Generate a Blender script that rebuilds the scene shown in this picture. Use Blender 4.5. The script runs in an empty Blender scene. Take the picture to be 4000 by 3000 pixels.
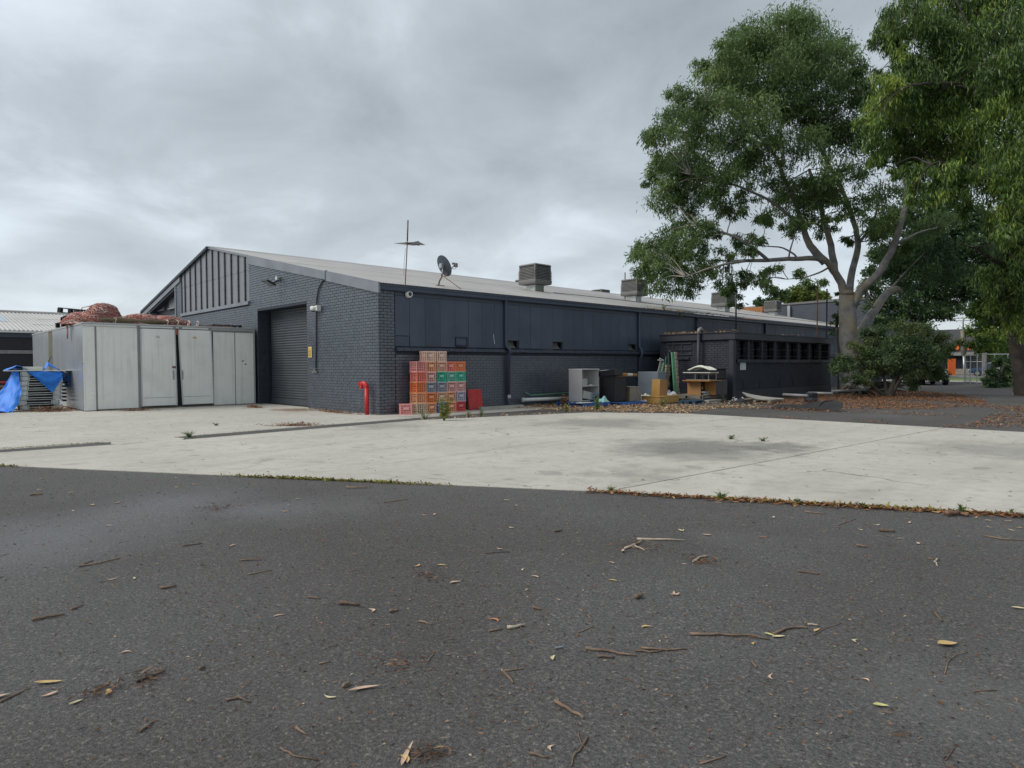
import bpy, math, random
import numpy as np
from mathutils import Matrix, Vector, Euler

random.seed(7); RNG = np.random.default_rng(11)
S = bpy.context.scene
COL = S.collection

# ------------------------------------------------------------------ camera
F_PX = 2560.0                                   # focal length in pixels of a 4000 px wide picture
RC = np.array([[0.691319, -0.0166481, 0.7223578],
               [0.7225287, 0.0235348, -0.6909402],
               [-0.0054977, 0.9995844, 0.0282988]])
CP = np.array([16.0346575, -10.1186192, 1.40])
cam_d = bpy.data.cameras.new('camera'); cam = bpy.data.objects.new('camera', cam_d); COL.objects.link(cam)
cam_d.sensor_fit = 'HORIZONTAL'; cam_d.sensor_width = 36.0; cam_d.lens = F_PX / 4000 * 36
cam_d.clip_start = 0.05; cam_d.clip_end = 3000
mw = Matrix.Identity(4)
for i in range(3):
    for j in range(3): mw[i][j] = RC[i, j]
    mw[i][3] = CP[i]
cam.matrix_world = mw
S.camera = cam
FWD = -RC[:, 2]

def _ray(u, v): return RC @ np.array([u - 2000., -(v - 1500.), -F_PX])
def gp(u, v, z=0.0):
    d = _ray(u, v); t = (z - CP[2]) / d[2]; return CP + t * d
def onx(u, v, x):
    d = _ray(u, v); t = (x - CP[0]) / d[0]; return CP + t * d
def ony(u, v, y):
    d = _ray(u, v); t = (y - CP[1]) / d[1]; return CP + t * d
def dep(u, v, depth):
    d = _ray(u, v); return CP + d * (depth / F_PX)

# ------------------------------------------------------------------ world, sun, exposure
SUN_DIR = Vector((-0.36, -0.66, 0.66)).normalized()    # towards the sun behind the cloud
W = bpy.data.worlds.new('World'); S.world = W; W.use_nodes = True
nt = W.node_tree; nt.nodes.clear()
def wn(t, **k):
    n = nt.nodes.new(t)
    for a, b in k.items(): setattr(n, a, b)
    return n
out = wn('ShaderNodeOutputWorld'); bg = wn('ShaderNodeBackground')
sky = wn('ShaderNodeTexSky', sky_type='NISHITA'); sky.sun_disc = False
sky.sun_elevation = math.asin(SUN_DIR.z); sky.sun_rotation = math.atan2(SUN_DIR.x, SUN_DIR.y)
tc = wn('ShaderNodeTexCoord'); sep = wn('ShaderNodeSeparateXYZ')
nt.links.new(tc.outputs['Generated'], sep.inputs[0])
def wm(op, a, b=None, c=None):
    n = wn('ShaderNodeMath', operation=op)
    for i, x in enumerate((a, b, c)):
        if x is None: continue
        if isinstance(x, (int, float)): n.inputs[i].default_value = x
        else: nt.links.new(x, n.inputs[i])
    return n.outputs[0]
zc = wm('ADD', wm('MAXIMUM', sep.outputs[2], 0.0), 0.30)
cx = wm('DIVIDE', sep.outputs[0], zc); cy = wm('DIVIDE', sep.outputs[1], zc)
cmb = wn('ShaderNodeCombineXYZ'); nt.links.new(cx, cmb.inputs[0]); nt.links.new(cy, cmb.inputs[1])
SKX = 11.2
def wnoise(scale, detail, rough, dist, off):
    mp = wn('ShaderNodeMapping'); mp.inputs['Location'].default_value = off
    nt.links.new(cmb.outputs[0], mp.inputs[0])
    n = wn('ShaderNodeTexNoise'); n.inputs['Scale'].default_value = scale; n.inputs['Detail'].default_value = detail
    n.inputs['Roughness'].default_value = rough; n.inputs['Distortion'].default_value = dist
    nt.links.new(mp.outputs[0], n.inputs['Vector']); return n.outputs['Fac']
big = wnoise(0.95, 2.0, 0.5, 0.5, (SKX, 1.7, 0)); mid = wnoise(2.3, 8.0, 0.56, 0.35, (0.4, 5.2, 0))
dens = wm('ADD', wm('MULTIPLY', big, 0.55), wm('MULTIPLY', mid, 0.45))
ramp = wn('ShaderNodeValToRGB'); nt.links.new(dens, ramp.inputs[0])
cr = ramp.color_ramp; cr.elements[0].position = 0.33; cr.elements[1].position = 0.64
cr.elements[0].color = (0.200, 0.224, 0.240, 1); cr.elements[1].color = (0.510, 0.560, 0.605, 1)
e = cr.elements.new(0.50); e.color = (0.318, 0.350, 0.376, 1)
# the cloud sheet thins out towards the horizon
hz = wm('POWER', wm('SUBTRACT', 1.0, wm('MINIMUM', wm('MAXIMUM', sep.outputs[2], 0.0), 1.0)), 9.0)
mx = wn('ShaderNodeMix', data_type='RGBA'); nt.links.new(wm('MULTIPLY', hz, 0.62), mx.inputs[0])
nt.links.new(ramp.outputs[0], mx.inputs[6]); mx.inputs[7].default_value = (0.47, 0.515, 0.555, 1)
scl = wn('ShaderNodeVectorMath', operation='SCALE'); nt.links.new(mx.outputs[2], scl.inputs[0]); scl.inputs[3].default_value = 9.0
sk2 = wn('ShaderNodeVectorMath', operation='SCALE'); nt.links.new(sky.outputs[0], sk2.inputs[0]); sk2.inputs[3].default_value = 0.10
ad = wn('ShaderNodeVectorMath', operation='ADD'); nt.links.new(scl.outputs[0], ad.inputs[0]); nt.links.new(sk2.outputs[0], ad.inputs[1])
nt.links.new(ad.outputs[0], bg.inputs['Color']); bg.inputs['Strength'].default_value = 0.10
nt.links.new(bg.outputs[0], out.inputs[0])

sl = bpy.data.lights.new('sun', 'SUN'); sun = bpy.data.objects.new('sun', sl); COL.objects.link(sun)
sl.energy = 1.5; sl.angle = math.radians(35); sl.color = (1.0, 0.95, 0.88)
sun.rotation_euler = SUN_DIR.to_track_quat('Z', 'Y').to_euler()
sun.location = SUN_DIR * 60
vs = S.view_settings; vs.view_transform = 'Standard'; vs.look = 'None'; vs.gamma = 1.0; vs.exposure = 0.78
vs.use_curve_mapping = False
S.cycles.max_bounces = 8; S.cycles.transparent_max_bounces = 8
S.cycles.use_denoising = True

# ------------------------------------------------------------------ mesh helpers
class MB:
    """collects faces; build() links them as ONE mesh object"""
    def __init__(s): s.v = []; s.f = []; s.m = []
    def add(s, vs_, fs, mi=0):
        o = len(s.v); s.v.extend([tuple(map(float, p)) for p in vs_])
        for f in fs: s.f.append(tuple(o + i for i in f)); s.m.append(mi)
        return s
    def box(s, lo, hi, mi=0, mat=None):
        x0, y0, z0 = lo; x1, y1, z1 = hi
        v = [(x0, y0, z0), (x1, y0, z0), (x1, y1, z0), (x0, y1, z0), (x0, y0, z1), (x1, y0, z1), (x1, y1, z1), (x0, y1, z1)]
        if mat is not None: v = [mat @ Vector(p) for p in v]
        return s.add(v, [(0, 3, 2, 1), (4, 5, 6, 7), (0, 1, 5, 4), (1, 2, 6, 5), (2, 3, 7, 6), (3, 0, 4, 7)], mi)
    def bbox(s, lo, hi, b=0.01, mi=0, mat=None):
        """box with chamfered edges"""
        x0, y0, z0 = lo; x1, y1, z1 = hi
        b = min(b, (x1-x0)*.45, (y1-y0)*.45, (z1-z0)*.45)
        V = []; idx = {}
        for sx in (0, 1):
            for sy in (0, 1):
                for sz in (0, 1):
                    X = (x0, x1)[sx]; Y = (y0, y1)[sy]; Z = (z0, z1)[sz]
                    dx = b if sx == 0 else -b; dy = b if sy == 0 else -b; dz = b if sz == 0 else -b
                    for ax, p in (('x', (X, Y+dy, Z+dz)), ('y', (X+dx, Y, Z+dz)), ('z', (X+dx, Y+dy, Z))):
                        idx[(sx, sy, sz, ax)] = len(V); V.append(p)
        Fs = []
        I = lambda a, b_, c, ax: idx[(a, b_, c, ax)]
        Fs.append([I(0,0,0,'x'), I(0,0,1,'x'), I(0,1,1,'x'), I(0,1,0,'x')]); Fs.append([I(1,0,0,'x'), I(1,1,0,'x'), I(1,1,1,'x'), I(1,0,1,'x')])
        Fs.append([I(0,0,0,'y'), I(1,0,0,'y'), I(1,0,1,'y'), I(0,0,1,'y')]); Fs.append([I(0,1,0,'y'), I(0,1,1,'y'), I(1,1,1,'y'), I(1,1,0,'y')])
        Fs.append([I(0,0,0,'z'), I(0,1,0,'z'), I(1,1,0,'z'), I(1,0,0,'z')]); Fs.append([I(0,0,1,'z'), I(1,0,1,'z'), I(1,1,1,'z'), I(0,1,1,'z')])
        for a in (0, 1):
            for c in (0, 1):
                Fs.append([I(0,a,c,'y'), I(1,a,c,'y'), I(1,a,c,'z'), I(0,a,c,'z')])
                Fs.append([I(a,0,c,'x'), I(a,1,c,'x'), I(a,1,c,'z'), I(a,0,c,'z')])
                Fs.append([I(a,c,0,'x'), I(a,c,1,'x'), I(a,c,1,'y'), I(a,c,0,'y')])
                for d in (0, 1): pass
        for a in (0, 1):
            for c in (0, 1):
                for d in (0, 1): Fs.append([I(a,c,d,'x'), I(a,c,d,'y'), I(a,c,d,'z')])
        ctr = Vector(((x0+x1)/2, (y0+y1)/2, (z0+z1)/2)); F2 = []
        for f in Fs:
            p = [Vector(V[i]) for i in f]; n = (p[1]-p[0]).cross(p[2]-p[0]); m = sum(p, Vector()) / len(p)
            F2.append(f if n.dot(m-ctr) > 0 else f[::-1])
        if mat is not None: V = [mat @ Vector(p) for p in V]
        return s.add(V, F2, mi)
    def prism(s, poly, lo, hi, axis='z', mi=0, mat=None):
        """polygon extruded along an axis; poly in the other two axes (x,y) / (x,z) / (y,z)"""
        n = len(poly)
        def P(p, h):
            if axis == 'z': return (p[0], p[1], h)
            if axis == 'y': return (p[0], h, p[1])
            return (h, p[0], p[1])
        v = [P(p, lo) for p in poly] + [P(p, hi) for p in poly]
        if mat is not None: v = [mat @ Vector(p) for p in v]
        f = [tuple(range(n))[::-1], tuple(range(n, 2*n))] + [(i, (i+1) % n, n+(i+1) % n, n+i) for i in range(n)]
        return s.add(v, f, mi)
    def tube(s, pts, rad, n=8, mi=0, caps=True):
        P = [Vector(p) for p in pts]
        if isinstance(rad, (int, float)): rad = [rad] * len(P)
        V = []; up = Vector((0, 0, 1)); prev = None
        for i, p in enumerate(P):
            t = (P[min(i+1, len(P)-1)] - P[max(i-1, 0)]).normalized()
            if prev is None:
                a = up if abs(t.z) < 0.9 else Vector((1, 0, 0)); x = t.cross(a).normalized()
            else:
                x = (prev - t * prev.dot(t)); x = x.normalized() if x.length > 1e-6 else t.orthogonal().normalized()
            prev = x; y = t.cross(x)
            for k in range(n):
                a = 2*math.pi*k/n; V.append(p + (x*math.cos(a) + y*math.sin(a)) * rad[i])
        f = []
        for i in range(len(P)-1):
            for k in range(n):
                k2 = (k+1) % n; f.append((i*n+k, i*n+k2, (i+1)*n+k2, (i+1)*n+k))
        if caps: f.append(tuple(range(n))[::-1]); f.append(tuple((len(P)-1)*n+k for k in range(n)))
        return s.add(V, f, mi)
    def grid(s, fn, nu, nv, mi=0):
        v = [fn(i/nu, j/nv) for j in range(nv+1) for i in range(nu+1)]
        f = [(j*(nu+1)+i, j*(nu+1)+i+1, (j+1)*(nu+1)+i+1, (j+1)*(nu+1)+i) for j in range(nv) for i in range(nu)]
        return s.add(v, f, mi)
    def lathe(s, prof, n=16, mi=0, mat=None):
        v = []; f = []
        for (r, z) in prof:
            for k in range(n): a = 2*math.pi*k/n; v.append((r*math.cos(a), r*math.sin(a), z))
        for i in range(len(prof)-1):
            for k in range(n): k2 = (k+1) % n; f.append((i*n+k, i*n+k2, (i+1)*n+k2, (i+1)*n+k))
        if mat is not None: v = [mat @ Vector(p) for p in v]
        return s.add(v, f, mi)
    def mesh(s, name, mats, smooth=False):
        me = bpy.data.meshes.new(name); me.from_pydata(s.v, [], s.f)
        if not isinstance(mats, (list, tuple)): mats = [mats]
        for m in mats: me.materials.append(m)
        if len(mats) > 1: me.polygons.foreach_set('material_index', s.m)
        if smooth: me.polygons.foreach_set('use_smooth', [True] * len(me.polygons))
        me.update(); return me
    def build(s, name, mats, parent=None, smooth=False, kind=None):
        return link(name, s.mesh(name, mats, smooth), parent, kind)

def link(name, me, parent=None, kind=None):
    o = bpy.data.objects.new(name, me); COL.objects.link(o)
    if parent is not None: o.parent = parent
    if kind: o['kind'] = kind
    return o
def tag(o, label, cat, group=None, kind=None):
    o['label'] = label; o['category'] = cat
    if group: o['group'] = group
    if kind: o['kind'] = kind
    return o
def thing(name, label, cat, loc=(0, 0, 0), rz=0.0, group=None):
    o = bpy.data.objects.new(name, None); COL.objects.link(o); o.empty_display_size = 0.2
    o.location = tuple(map(float, loc)); o.rotation_euler = (0, 0, rz)
    return tag(o, label, cat, group)
def copy_tree(o, parent=None):
    c = o.copy(); COL.objects.link(c); c.parent = parent
    for ch in list(o.children): copy_tree(ch, c)
    return c
def fast_mesh(name, verts, quads, mats, uv_rnd=None, mat_idx=None, smooth=False):
    """verts (n,3), quads (m,4) numpy"""
    me = bpy.data.meshes.new(name); nv = len(verts); nf = len(quads)
    me.vertices.add(nv); me.vertices.foreach_set('co', np.asarray(verts, dtype=np.float32).ravel())
    me.loops.add(nf*4); me.loops.foreach_set('vertex_index', np.asarray(quads, dtype=np.int32).ravel())
    me.polygons.add(nf); me.polygons.foreach_set('loop_start', np.arange(0, nf*4, 4, dtype=np.int32))
    me.polygons.foreach_set('loop_total', np.full(nf, 4, dtype=np.int32))
    for m in (mats if isinstance(mats, (list, tuple)) else [mats]): me.materials.append(m)
    if mat_idx is not None: me.polygons.foreach_set('material_index', np.asarray(mat_idx, dtype=np.int32))
    if smooth: me.polygons.foreach_set('use_smooth', np.ones(nf, dtype=bool))
    me.update(calc_edges=True)
    if uv_rnd is not None:
        a = me.attributes.new('rnd', 'FLOAT', 'FACE'); a.data.foreach_set('value', np.asarray(uv_rnd, dtype=np.float32))
    return me

# ------------------------------------------------------------------ materials
def mat(name, col, rough=0.6, var=0.12, scale=3.0, bump=0.0, bscale=40.0, metal=0.0, spec=0.4, streak=0.0, streak_col=None,
        dirt=0.0, dirt_col=(0.05, 0.045, 0.035), dirt_scale=1.5, rnd=None, objrnd=0.0, grain=0.0, gscale=60.0, gaxis=None, transl=0.0, fleck=None):
    m = bpy.data.materials.new(name); m.use_nodes = True; t = m.node_tree; N = t.nodes; L = t.links
    p = N['Principled BSDF']; p.inputs['Roughness'].default_value = rough; p.inputs['Metallic'].default_value = metal
    p.inputs['Specular IOR Level'].default_value = spec
    geo = N.new('ShaderNodeNewGeometry'); pos = geo.outputs['Position']
    def noise(sc, det=3.0, stretch=None, rgh=0.55):
        n = N.new('ShaderNodeTexNoise'); n.inputs['Scale'].default_value = sc; n.inputs['Detail'].default_value = det
        n.inputs['Roughness'].default_value = rgh
        if stretch:
            mp = N.new('ShaderNodeMapping'); mp.inputs['Scale'].default_value = stretch; L.new(pos, mp.inputs[0]); L.new(mp.outputs[0], n.inputs['Vector'])
        else: L.new(pos, n.inputs['Vector'])
        return n.outputs['Fac']
    def mathn(op, a, b):
        n = N.new('ShaderNodeMath'); n.operation = op
        for i, x in enumerate((a, b)):
            if isinstance(x, (int, float)): n.inputs[i].default_value = x
            else: L.new(x, n.inputs[i])
        return n.outputs[0]
    def rmp(x, a, b):
        n = N.new('ShaderNodeMapRange'); n.inputs['From Min'].default_value = a; n.inputs['From Max'].default_value = b
        L.new(x, n.inputs['Value']); return n.outputs[0]
    def mix(f, a, b, blend='MIX'):
        n = N.new('ShaderNodeMix'); n.data_type = 'RGBA'; n.blend_type = blend
        if isinstance(f, (int, float)): n.inputs[0].default_value = f
        else: L.new(f, n.inputs[0])
        for i, x in ((6, a), (7, b)):
            if isinstance(x, (tuple, list)): n.inputs[i].default_value = (*x[:3], 1)
            else: L.new(x, n.inputs[i])
        return n.outputs[2]
    c0 = tuple(max(0, x*(1-var)) for x in col); c1 = tuple(min(1, x*(1+var)) for x in col)
    c = mix(rmp(noise(scale), 0.3, 0.7), c0, c1)
    if grain: c = mix(mathn('MULTIPLY', rmp(noise(gscale, 2.0, gaxis), 0.35, 0.65), grain), c, tuple(x*0.45 for x in col))
    if objrnd:
        oi = N.new('ShaderNodeObjectInfo')
        v = mathn('ADD', mathn('MULTIPLY', oi.outputs['Random'], 2*objrnd), 1-objrnd)
        n = N.new('ShaderNodeVectorMath'); n.operation = 'SCALE'; L.new(c, n.inputs[0]); L.new(v, n.inputs[3]); c = n.outputs[0]
    if rnd:
        at = N.new('ShaderNodeAttribute'); at.attribute_name = 'rnd'
        cr_ = N.new('ShaderNodeValToRGB'); L.new(at.outputs['Fac'], cr_.inputs[0])
        els = cr_.color_ramp.elements
        els[0].position = 0; els[0].color = (*rnd[0], 1); els[1].position = 1; els[1].color = (*rnd[-1], 1)
        for i, cc in enumerate(rnd[1:-1]):
            ee = els.new((i+1)/(len(rnd)-1)); ee.color = (*cc, 1)
        c = mix(0.25, cr_.outputs[0], c, 'MULTIPLY') if False else cr_.outputs[0]
    if streak: c = mix(mathn('MULTIPLY', rmp(noise(1.0, 4.0, (9, 9, 0.5)), 0.52, 0.75), streak), c, streak_col or dirt_col)
    if dirt: c = mix(mathn('MULTIPLY', rmp(noise(dirt_scale, 5.0, None, 0.65), 0.5, 0.72), dirt), c, dirt_col)
    if fleck:
        vo = N.new('ShaderNodeTexVoronoi'); vo.inputs['Scale'].default_value = 3.0; vo.inputs['Randomness'].default_value = 1.0; L.new(pos, vo.inputs['Vector'])
        c = mix(mathn('MULTIPLY', rmp(vo.outputs['Distance'], 0.045, 0.03), rmp(noise(2.0), .50, .56)), c, fleck)
    L.new(c, p.inputs['Base Color'])
    if bump:
        b = N.new('ShaderNodeBump'); b.inputs['Strength'].default_value = bump; b.inputs['Distance'].default_value = 0.02
        L.new(noise(bscale, 4.0), b.inputs['Height']); L.new(b.outputs[0], p.inputs['Normal'])
    if transl:
        tr = N.new('ShaderNodeBsdfTranslucent'); L.new(c, tr.inputs[0]); ms = N.new('ShaderNodeMixShader'); ms.inputs[0].default_value = transl
        L.new(p.outputs[0], ms.inputs[1]); L.new(tr.outputs[0], ms.inputs[2]); L.new(ms.outputs[0], N['Material Output'].inputs[0])
    m['h'] = 1
    return m

def nodes_of(m): return m.node_tree.nodes, m.node_tree.links, m.node_tree.nodes['Principled BSDF']

M = {}
# walls
M['brick'] = mat('painted_brick', (0.058, 0.072, 0.094), 0.30, 0.14, 1.2, 0.25, 90, spec=1.0, objrnd=0.10, rnd=None, dirt=0.20, dirt_col=(0.115, 0.122, 0.13), dirt_scale=0.9, fleck=(0.34, 0.33, 0.31), streak=0.12, streak_col=(0.13, 0.13, 0.125))
M['brick2'] = mat('painted_brick_joined', (0.058, 0.072, 0.094), 0.30, 0.30, 5.0, 0.25, 90, spec=1.0, dirt=0.20, dirt_col=(0.115, 0.122, 0.13), dirt_scale=0.9, fleck=(0.34, 0.33, 0.31), streak=0.12, streak_col=(0.13, 0.13, 0.125))
M['mortar'] = mat('painted_mortar', (0.026, 0.034, 0.048), 0.7, 0.25, 6, 0.3, 60)
M['clad'] = mat('painted_sheet', (0.058, 0.073, 0.104), 0.48, 0.14, 1.4, 0.10, 25, streak=0.22, streak_col=(0.085, 0.095, 0.11), objrnd=0.10)
M['trim'] = mat('painted_trim', (0.052, 0.063, 0.088), 0.42, 0.12, 2.0, 0.08, 20, dirt=0.2, dirt_col=(0.09, 0.09, 0.09))
M['gutterm'] = mat('painted_gutter', (0.046, 0.058, 0.088), 0.35, 0.12, 2.0, 0.05, 20)
M['barge'] = mat('barge_flashing', (0.17, 0.19, 0.215), 0.40, 0.12, 1.2, 0.06, 15, dirt=0.35, dirt_col=(0.08, 0.085, 0.095))
M['infill'] = mat('gable_sheet', (0.175, 0.188, 0.20), 0.38, 0.08, 0.9, 0.05, 10, dirt=0.2, dirt_col=(0.10, 0.105, 0.11), objrnd=0.05)
M['batten'] = mat('batten_paint', (0.02, 0.022, 0.035), 0.5, 0.2, 3)
M['roller'] = mat('roller_door_paint', (0.062, 0.071, 0.080), 0.33, 0.12, 2.5, 0.0, spec=0.5, streak=0.35, streak_col=(0.028, 0.030, 0.034))
M['dark'] = mat('dark_interior', (0.012, 0.013, 0.017), 0.8, 0.2, 2)
M['annexb'] = mat('annex_brick_paint', (0.022, 0.026, 0.038), 0.6, 0.20, 1.5, 0.35, 90, objrnd=0.12, dirt=0.25, dirt_col=(0.048, 0.050, 0.054))  # darker than the warehouse brick: shade under the tree put into the colour
M['annexb2'] = mat('annex_brick_joined', (0.022, 0.026, 0.038), 0.6, 0.35, 5, 0.35, 90, dirt=0.25, dirt_col=(0.048, 0.050, 0.054))
M['annext'] = mat('annex_trim_paint', (0.026, 0.030, 0.040), 0.5, 0.15, 2.5, dirt=0.2, dirt_col=(0.05, 0.05, 0.045))
M['chute'] = mat('dusty_chute', (0.16, 0.16, 0.15), 0.8, 0.25, 5, dirt=0.5, dirt_col=(0.05, 0.05, 0.05))
# roofs
M['roof'] = mat('galvanised_roof', (0.40, 0.385, 0.36), 0.42, 0.10, 0.5, 0.0, metal=0.25, spec=0.5, dirt=0.25, dirt_col=(0.24, 0.23, 0.21), dirt_scale=0.6)
M['shedroof'] = mat('shed_roof_sheet', (0.44, 0.43, 0.41), 0.55, 0.12, 0.4, 0.0, metal=0.1, dirt=0.25, dirt_col=(0.24, 0.23, 0.21), dirt_scale=0.5)
M['skylight'] = mat('skylight_sheet', (0.36, 0.42, 0.47), 0.35, 0.05, 0.6)
M['white'] = mat('white_paint', (0.62, 0.63, 0.62), 0.5, 0.06, 2.0, dirt=0.2, dirt_col=(0.32, 0.31, 0.28))
# container
M['cont'] = mat('container_white', (0.76, 0.77, 0.73), 0.42, 0.06, 0.7, 0.04, 6, streak=0.22, streak_col=(0.27, 0.26, 0.23), dirt=0.12, dirt_col=(0.22, 0.21, 0.18), dirt_scale=2.5)
M['conts'] = mat('container_side', (0.46, 0.50, 0.54), 0.30, 0.07, 0.7, 0.12, 3, metal=0.55, streak=0.2, streak_col=(0.2, 0.2, 0.19))
M['contmoss'] = mat('mossy_panel', (0.125, 0.125, 0.095), 0.6, 0.1, 2, streak=1.0, streak_col=(0.05, 0.055, 0.022), dirt=0.9, dirt_col=(0.07, 0.072, 0.035), dirt_scale=1.2)
M['rail'] = mat('aluminium_rail', (0.46, 0.47, 0.47), 0.4, 0.1, 4, metal=0.4, dirt=0.35, dirt_col=(0.16, 0.14, 0.11), dirt_scale=4)
M['seam'] = mat('seam_strip', (0.22, 0.22, 0.22), 0.5, 0.15, 4)
M['steel'] = mat('galvanised_steel', (0.42, 0.45, 0.45), 0.38, 0.16, 9, metal=0.7, dirt=0.3, dirt_col=(0.22, 0.22, 0.20), dirt_scale=5)
M['rust'] = mat('rusty_steel', (0.16, 0.09, 0.06), 0.7, 0.35, 9)
M['blackm'] = mat('black_plastic', (0.016, 0.017, 0.022), 0.45, 0.2, 4)
M['blackl'] = mat('black_laminate', (0.010, 0.011, 0.014), 0.4, 0.15, 2)
M['glass'] = mat('dark_glass', (0.02, 0.025, 0.03), 0.08, 0.1, 2, spec=0.6)
M['net_o'] = mat('orange_net', (0.42, 0.12, 0.085), 0.75, 0.35, 14, 0.5, 60, dirt=0.35, dirt_col=(0.27, 0.16, 0.14), dirt_scale=3)
M['net_g'] = mat('faded_net', (0.32, 0.215, 0.20), 0.8, 0.35, 14, 0.5, 60)
M['netp'] = mat('pale_net_tie', (0.62, 0.47, 0.42), 0.8, 0.2, 9)
M['timber'] = mat('old_timber', (0.17, 0.125, 0.075), 0.8, 0.3, 3, 0.3, 40, grain=0.6, gscale=7, gaxis=(12, 1.2, 12))
M['greywood'] = mat('weathered_wood', (0.26, 0.235, 0.195), 0.85, 0.2, 3, 0.3, 40, grain=0.55, gscale=6, gaxis=(14, 14, 1.0))
M['palletw'] = mat('pallet_wood', (0.20, 0.18, 0.145), 0.85, 0.25, 4, 0.3, 40, grain=0.5, gscale=6, gaxis=(12, 2, 12))
M['tarp'] = mat('blue_tarpaulin', (0.022, 0.20, 0.70), 0.55, 0.18, 5, 0.25, 30)
M['palletb'] = mat('blue_plastic', (0.02, 0.085, 0.27), 0.45, 0.2, 5, dirt=0.2)
M['red'] = mat('red_paint', (0.48, 0.024, 0.022), 0.38, 0.12, 5)
M['redp'] = mat('red_plastic', (0.42, 0.03, 0.03), 0.5, 0.15, 8)
M['yellow'] = mat('yellow_sign', (0.66, 0.44, 0.10), 0.5, 0.05, 8)
M['ink'] = mat('black_print', (0.02, 0.02, 0.02), 0.6, 0.05, 3)
M['paper'] = mat('notice_board', (0.52, 0.57, 0.56), 0.5, 0.05, 8)
M['stick_y'] = mat('faded_map_sticker', (0.48, 0.44, 0.29), 0.6, 0.2, 30)
M['stick_o'] = mat('orange_map_sticker', (0.52, 0.27, 0.15), 0.6, 0.3, 30)
M['camw'] = mat('camera_white', (0.62, 0.63, 0.61), 0.35, 0.04, 5)
M['cooler'] = mat('cooler_plastic', (0.155, 0.155, 0.150), 0.55, 0.12, 2.5, dirt=0.3, dirt_col=(0.13, 0.125, 0.11))
M['coolerd'] = mat('cooler_gap', (0.035, 0.035, 0.035), 0.8, 0.1, 3)
M['dish'] = mat('dish_grey', (0.055, 0.070, 0.092), 0.5, 0.08, 4)
M['pipe'] = mat('grey_pipe', (0.20, 0.20, 0.20), 0.5, 0.2, 5)
M['pvc'] = mat('white_pvc', (0.58, 0.59, 0.56), 0.4, 0.08, 5, dirt=0.2, dirt_col=(0.3, 0.28, 0.24))
M['cupb'] = mat('grey_laminate', (0.36, 0.36, 0.365), 0.45, 0.03, 2, dirt=0.12, dirt_col=(0.2, 0.2, 0.19))
M['cupw'] = mat('pale_edge', (0.52, 0.52, 0.50), 0.5, 0.05, 3)
M['filing'] = mat('filing_grey', (0.20, 0.235, 0.265), 0.4, 0.06, 3)
M['greenb'] = mat('green_foam', (0.13, 0.33, 0.19), 0.8, 0.14, 5, 0.2, 50)
M['tanfoam'] = mat('tan_foam', (0.40, 0.335, 0.24), 0.85, 0.14, 5, 0.3, 20)
M['yelwood'] = mat('yellow_veneer', (0.42, 0.245, 0.075), 0.45, 0.08, 1.5, grain=0.18, gscale=5, gaxis=(8, 8, 1))
M['orwood'] = mat('orange_veneer', (0.36, 0.165, 0.048), 0.42, 0.08, 1.5, grain=0.25, gscale=5, gaxis=(8, 8, 1))
M['orwood2'] = mat('tan_veneer', (0.37, 0.20, 0.085), 0.42, 0.06, 1.5, grain=0.2, gscale=5, gaxis=(8, 8, 1))
M['cush'] = mat('white_cushion', (0.62, 0.63, 0.55), 0.7, 0.06, 4)
M['grey'] = mat('dark_grey_panel', (0.055, 0.056, 0.06), 0.5, 0.1, 3)
M['beige'] = mat('beige_metal', (0.40, 0.405, 0.35), 0.45, 0.06, 4)
M['silver'] = mat('silver_metal', (0.40, 0.42, 0.43), 0.35, 0.1, 6, metal=0.5)
M['aqua'] = mat('aqua_plastic', (0.32, 0.56, 0.52), 0.4, 0.1, 6)
M['cloth'] = mat('white_cloth', (0.56, 0.58, 0.60), 0.85, 0.1, 6, 0.3, 20)
M['mat_b'] = mat('black_mat', (0.016, 0.017, 0.019), 0.75, 0.25, 6, 0.3, 40)
M['curv'] = mat('curved_grey_board', (0.31, 0.30, 0.265), 0.6, 0.12, 3, dirt=0.3)
M['bark'] = mat('smooth_gum_bark', (0.225, 0.220, 0.212), 0.8, 0.35, 3.2, 0.7, 18, streak=0.45, streak_col=(0.12, 0.112, 0.105), dirt=0.85, dirt_col=(0.36, 0.275, 0.15), dirt_scale=1.25)
M['barkd'] = mat('dark_bark', (0.050, 0.043, 0.036), 0.9, 0.35, 4, 0.6, 22)
M['concstop'] = mat('concrete_stop', (0.30, 0.285, 0.25), 0.85, 0.15, 5, 0.4, 50, dirt=0.35, dirt_col=(0.14, 0.13, 0.11))
M['orange'] = mat('orange_panel', (0.82, 0.155, 0.02), 0.45, 0.05, 3)
M['shopw'] = mat('shop_wall', (0.075, 0.078, 0.09), 0.6, 0.1, 1)
M['grass'] = mat('verge_grass', (0.13, 0.20, 0.035), 0.9, 0.3, 3, 0.3, 30)
M['kerb'] = mat('kerb_concrete', (0.40, 0.39, 0.36), 0.85, 0.12, 2, 0.2, 40)
M['carp'] = mat('black_car_paint', (0.012, 0.013, 0.017), 0.15, 0.1, 1, spec=0.6)
M['rubber'] = mat('rubber', (0.014, 0.014, 0.014), 0.8, 0.1, 3)
M['obrick'] = mat('orange_brick', (0.42, 0.20, 0.09), 0.8, 0.3, 8)
LEAF_A = [(0.052, 0.0962, 0.0364), (0.104, 0.1716, 0.0598), (0.1755, 0.2665, 0.0858), (0.2925, 0.3835, 0.1365)]
LEAF_B = [(0.0275, 0.06, 0.0175), (0.065, 0.125, 0.0275), (0.15, 0.2375, 0.0425), (0.325, 0.4, 0.0688)]
LEAF_C = [(0.0324, 0.0621, 0.027), (0.0648, 0.1134, 0.0459), (0.1148, 0.1728, 0.0621), (0.1958, 0.2025, 0.081)]
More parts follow.
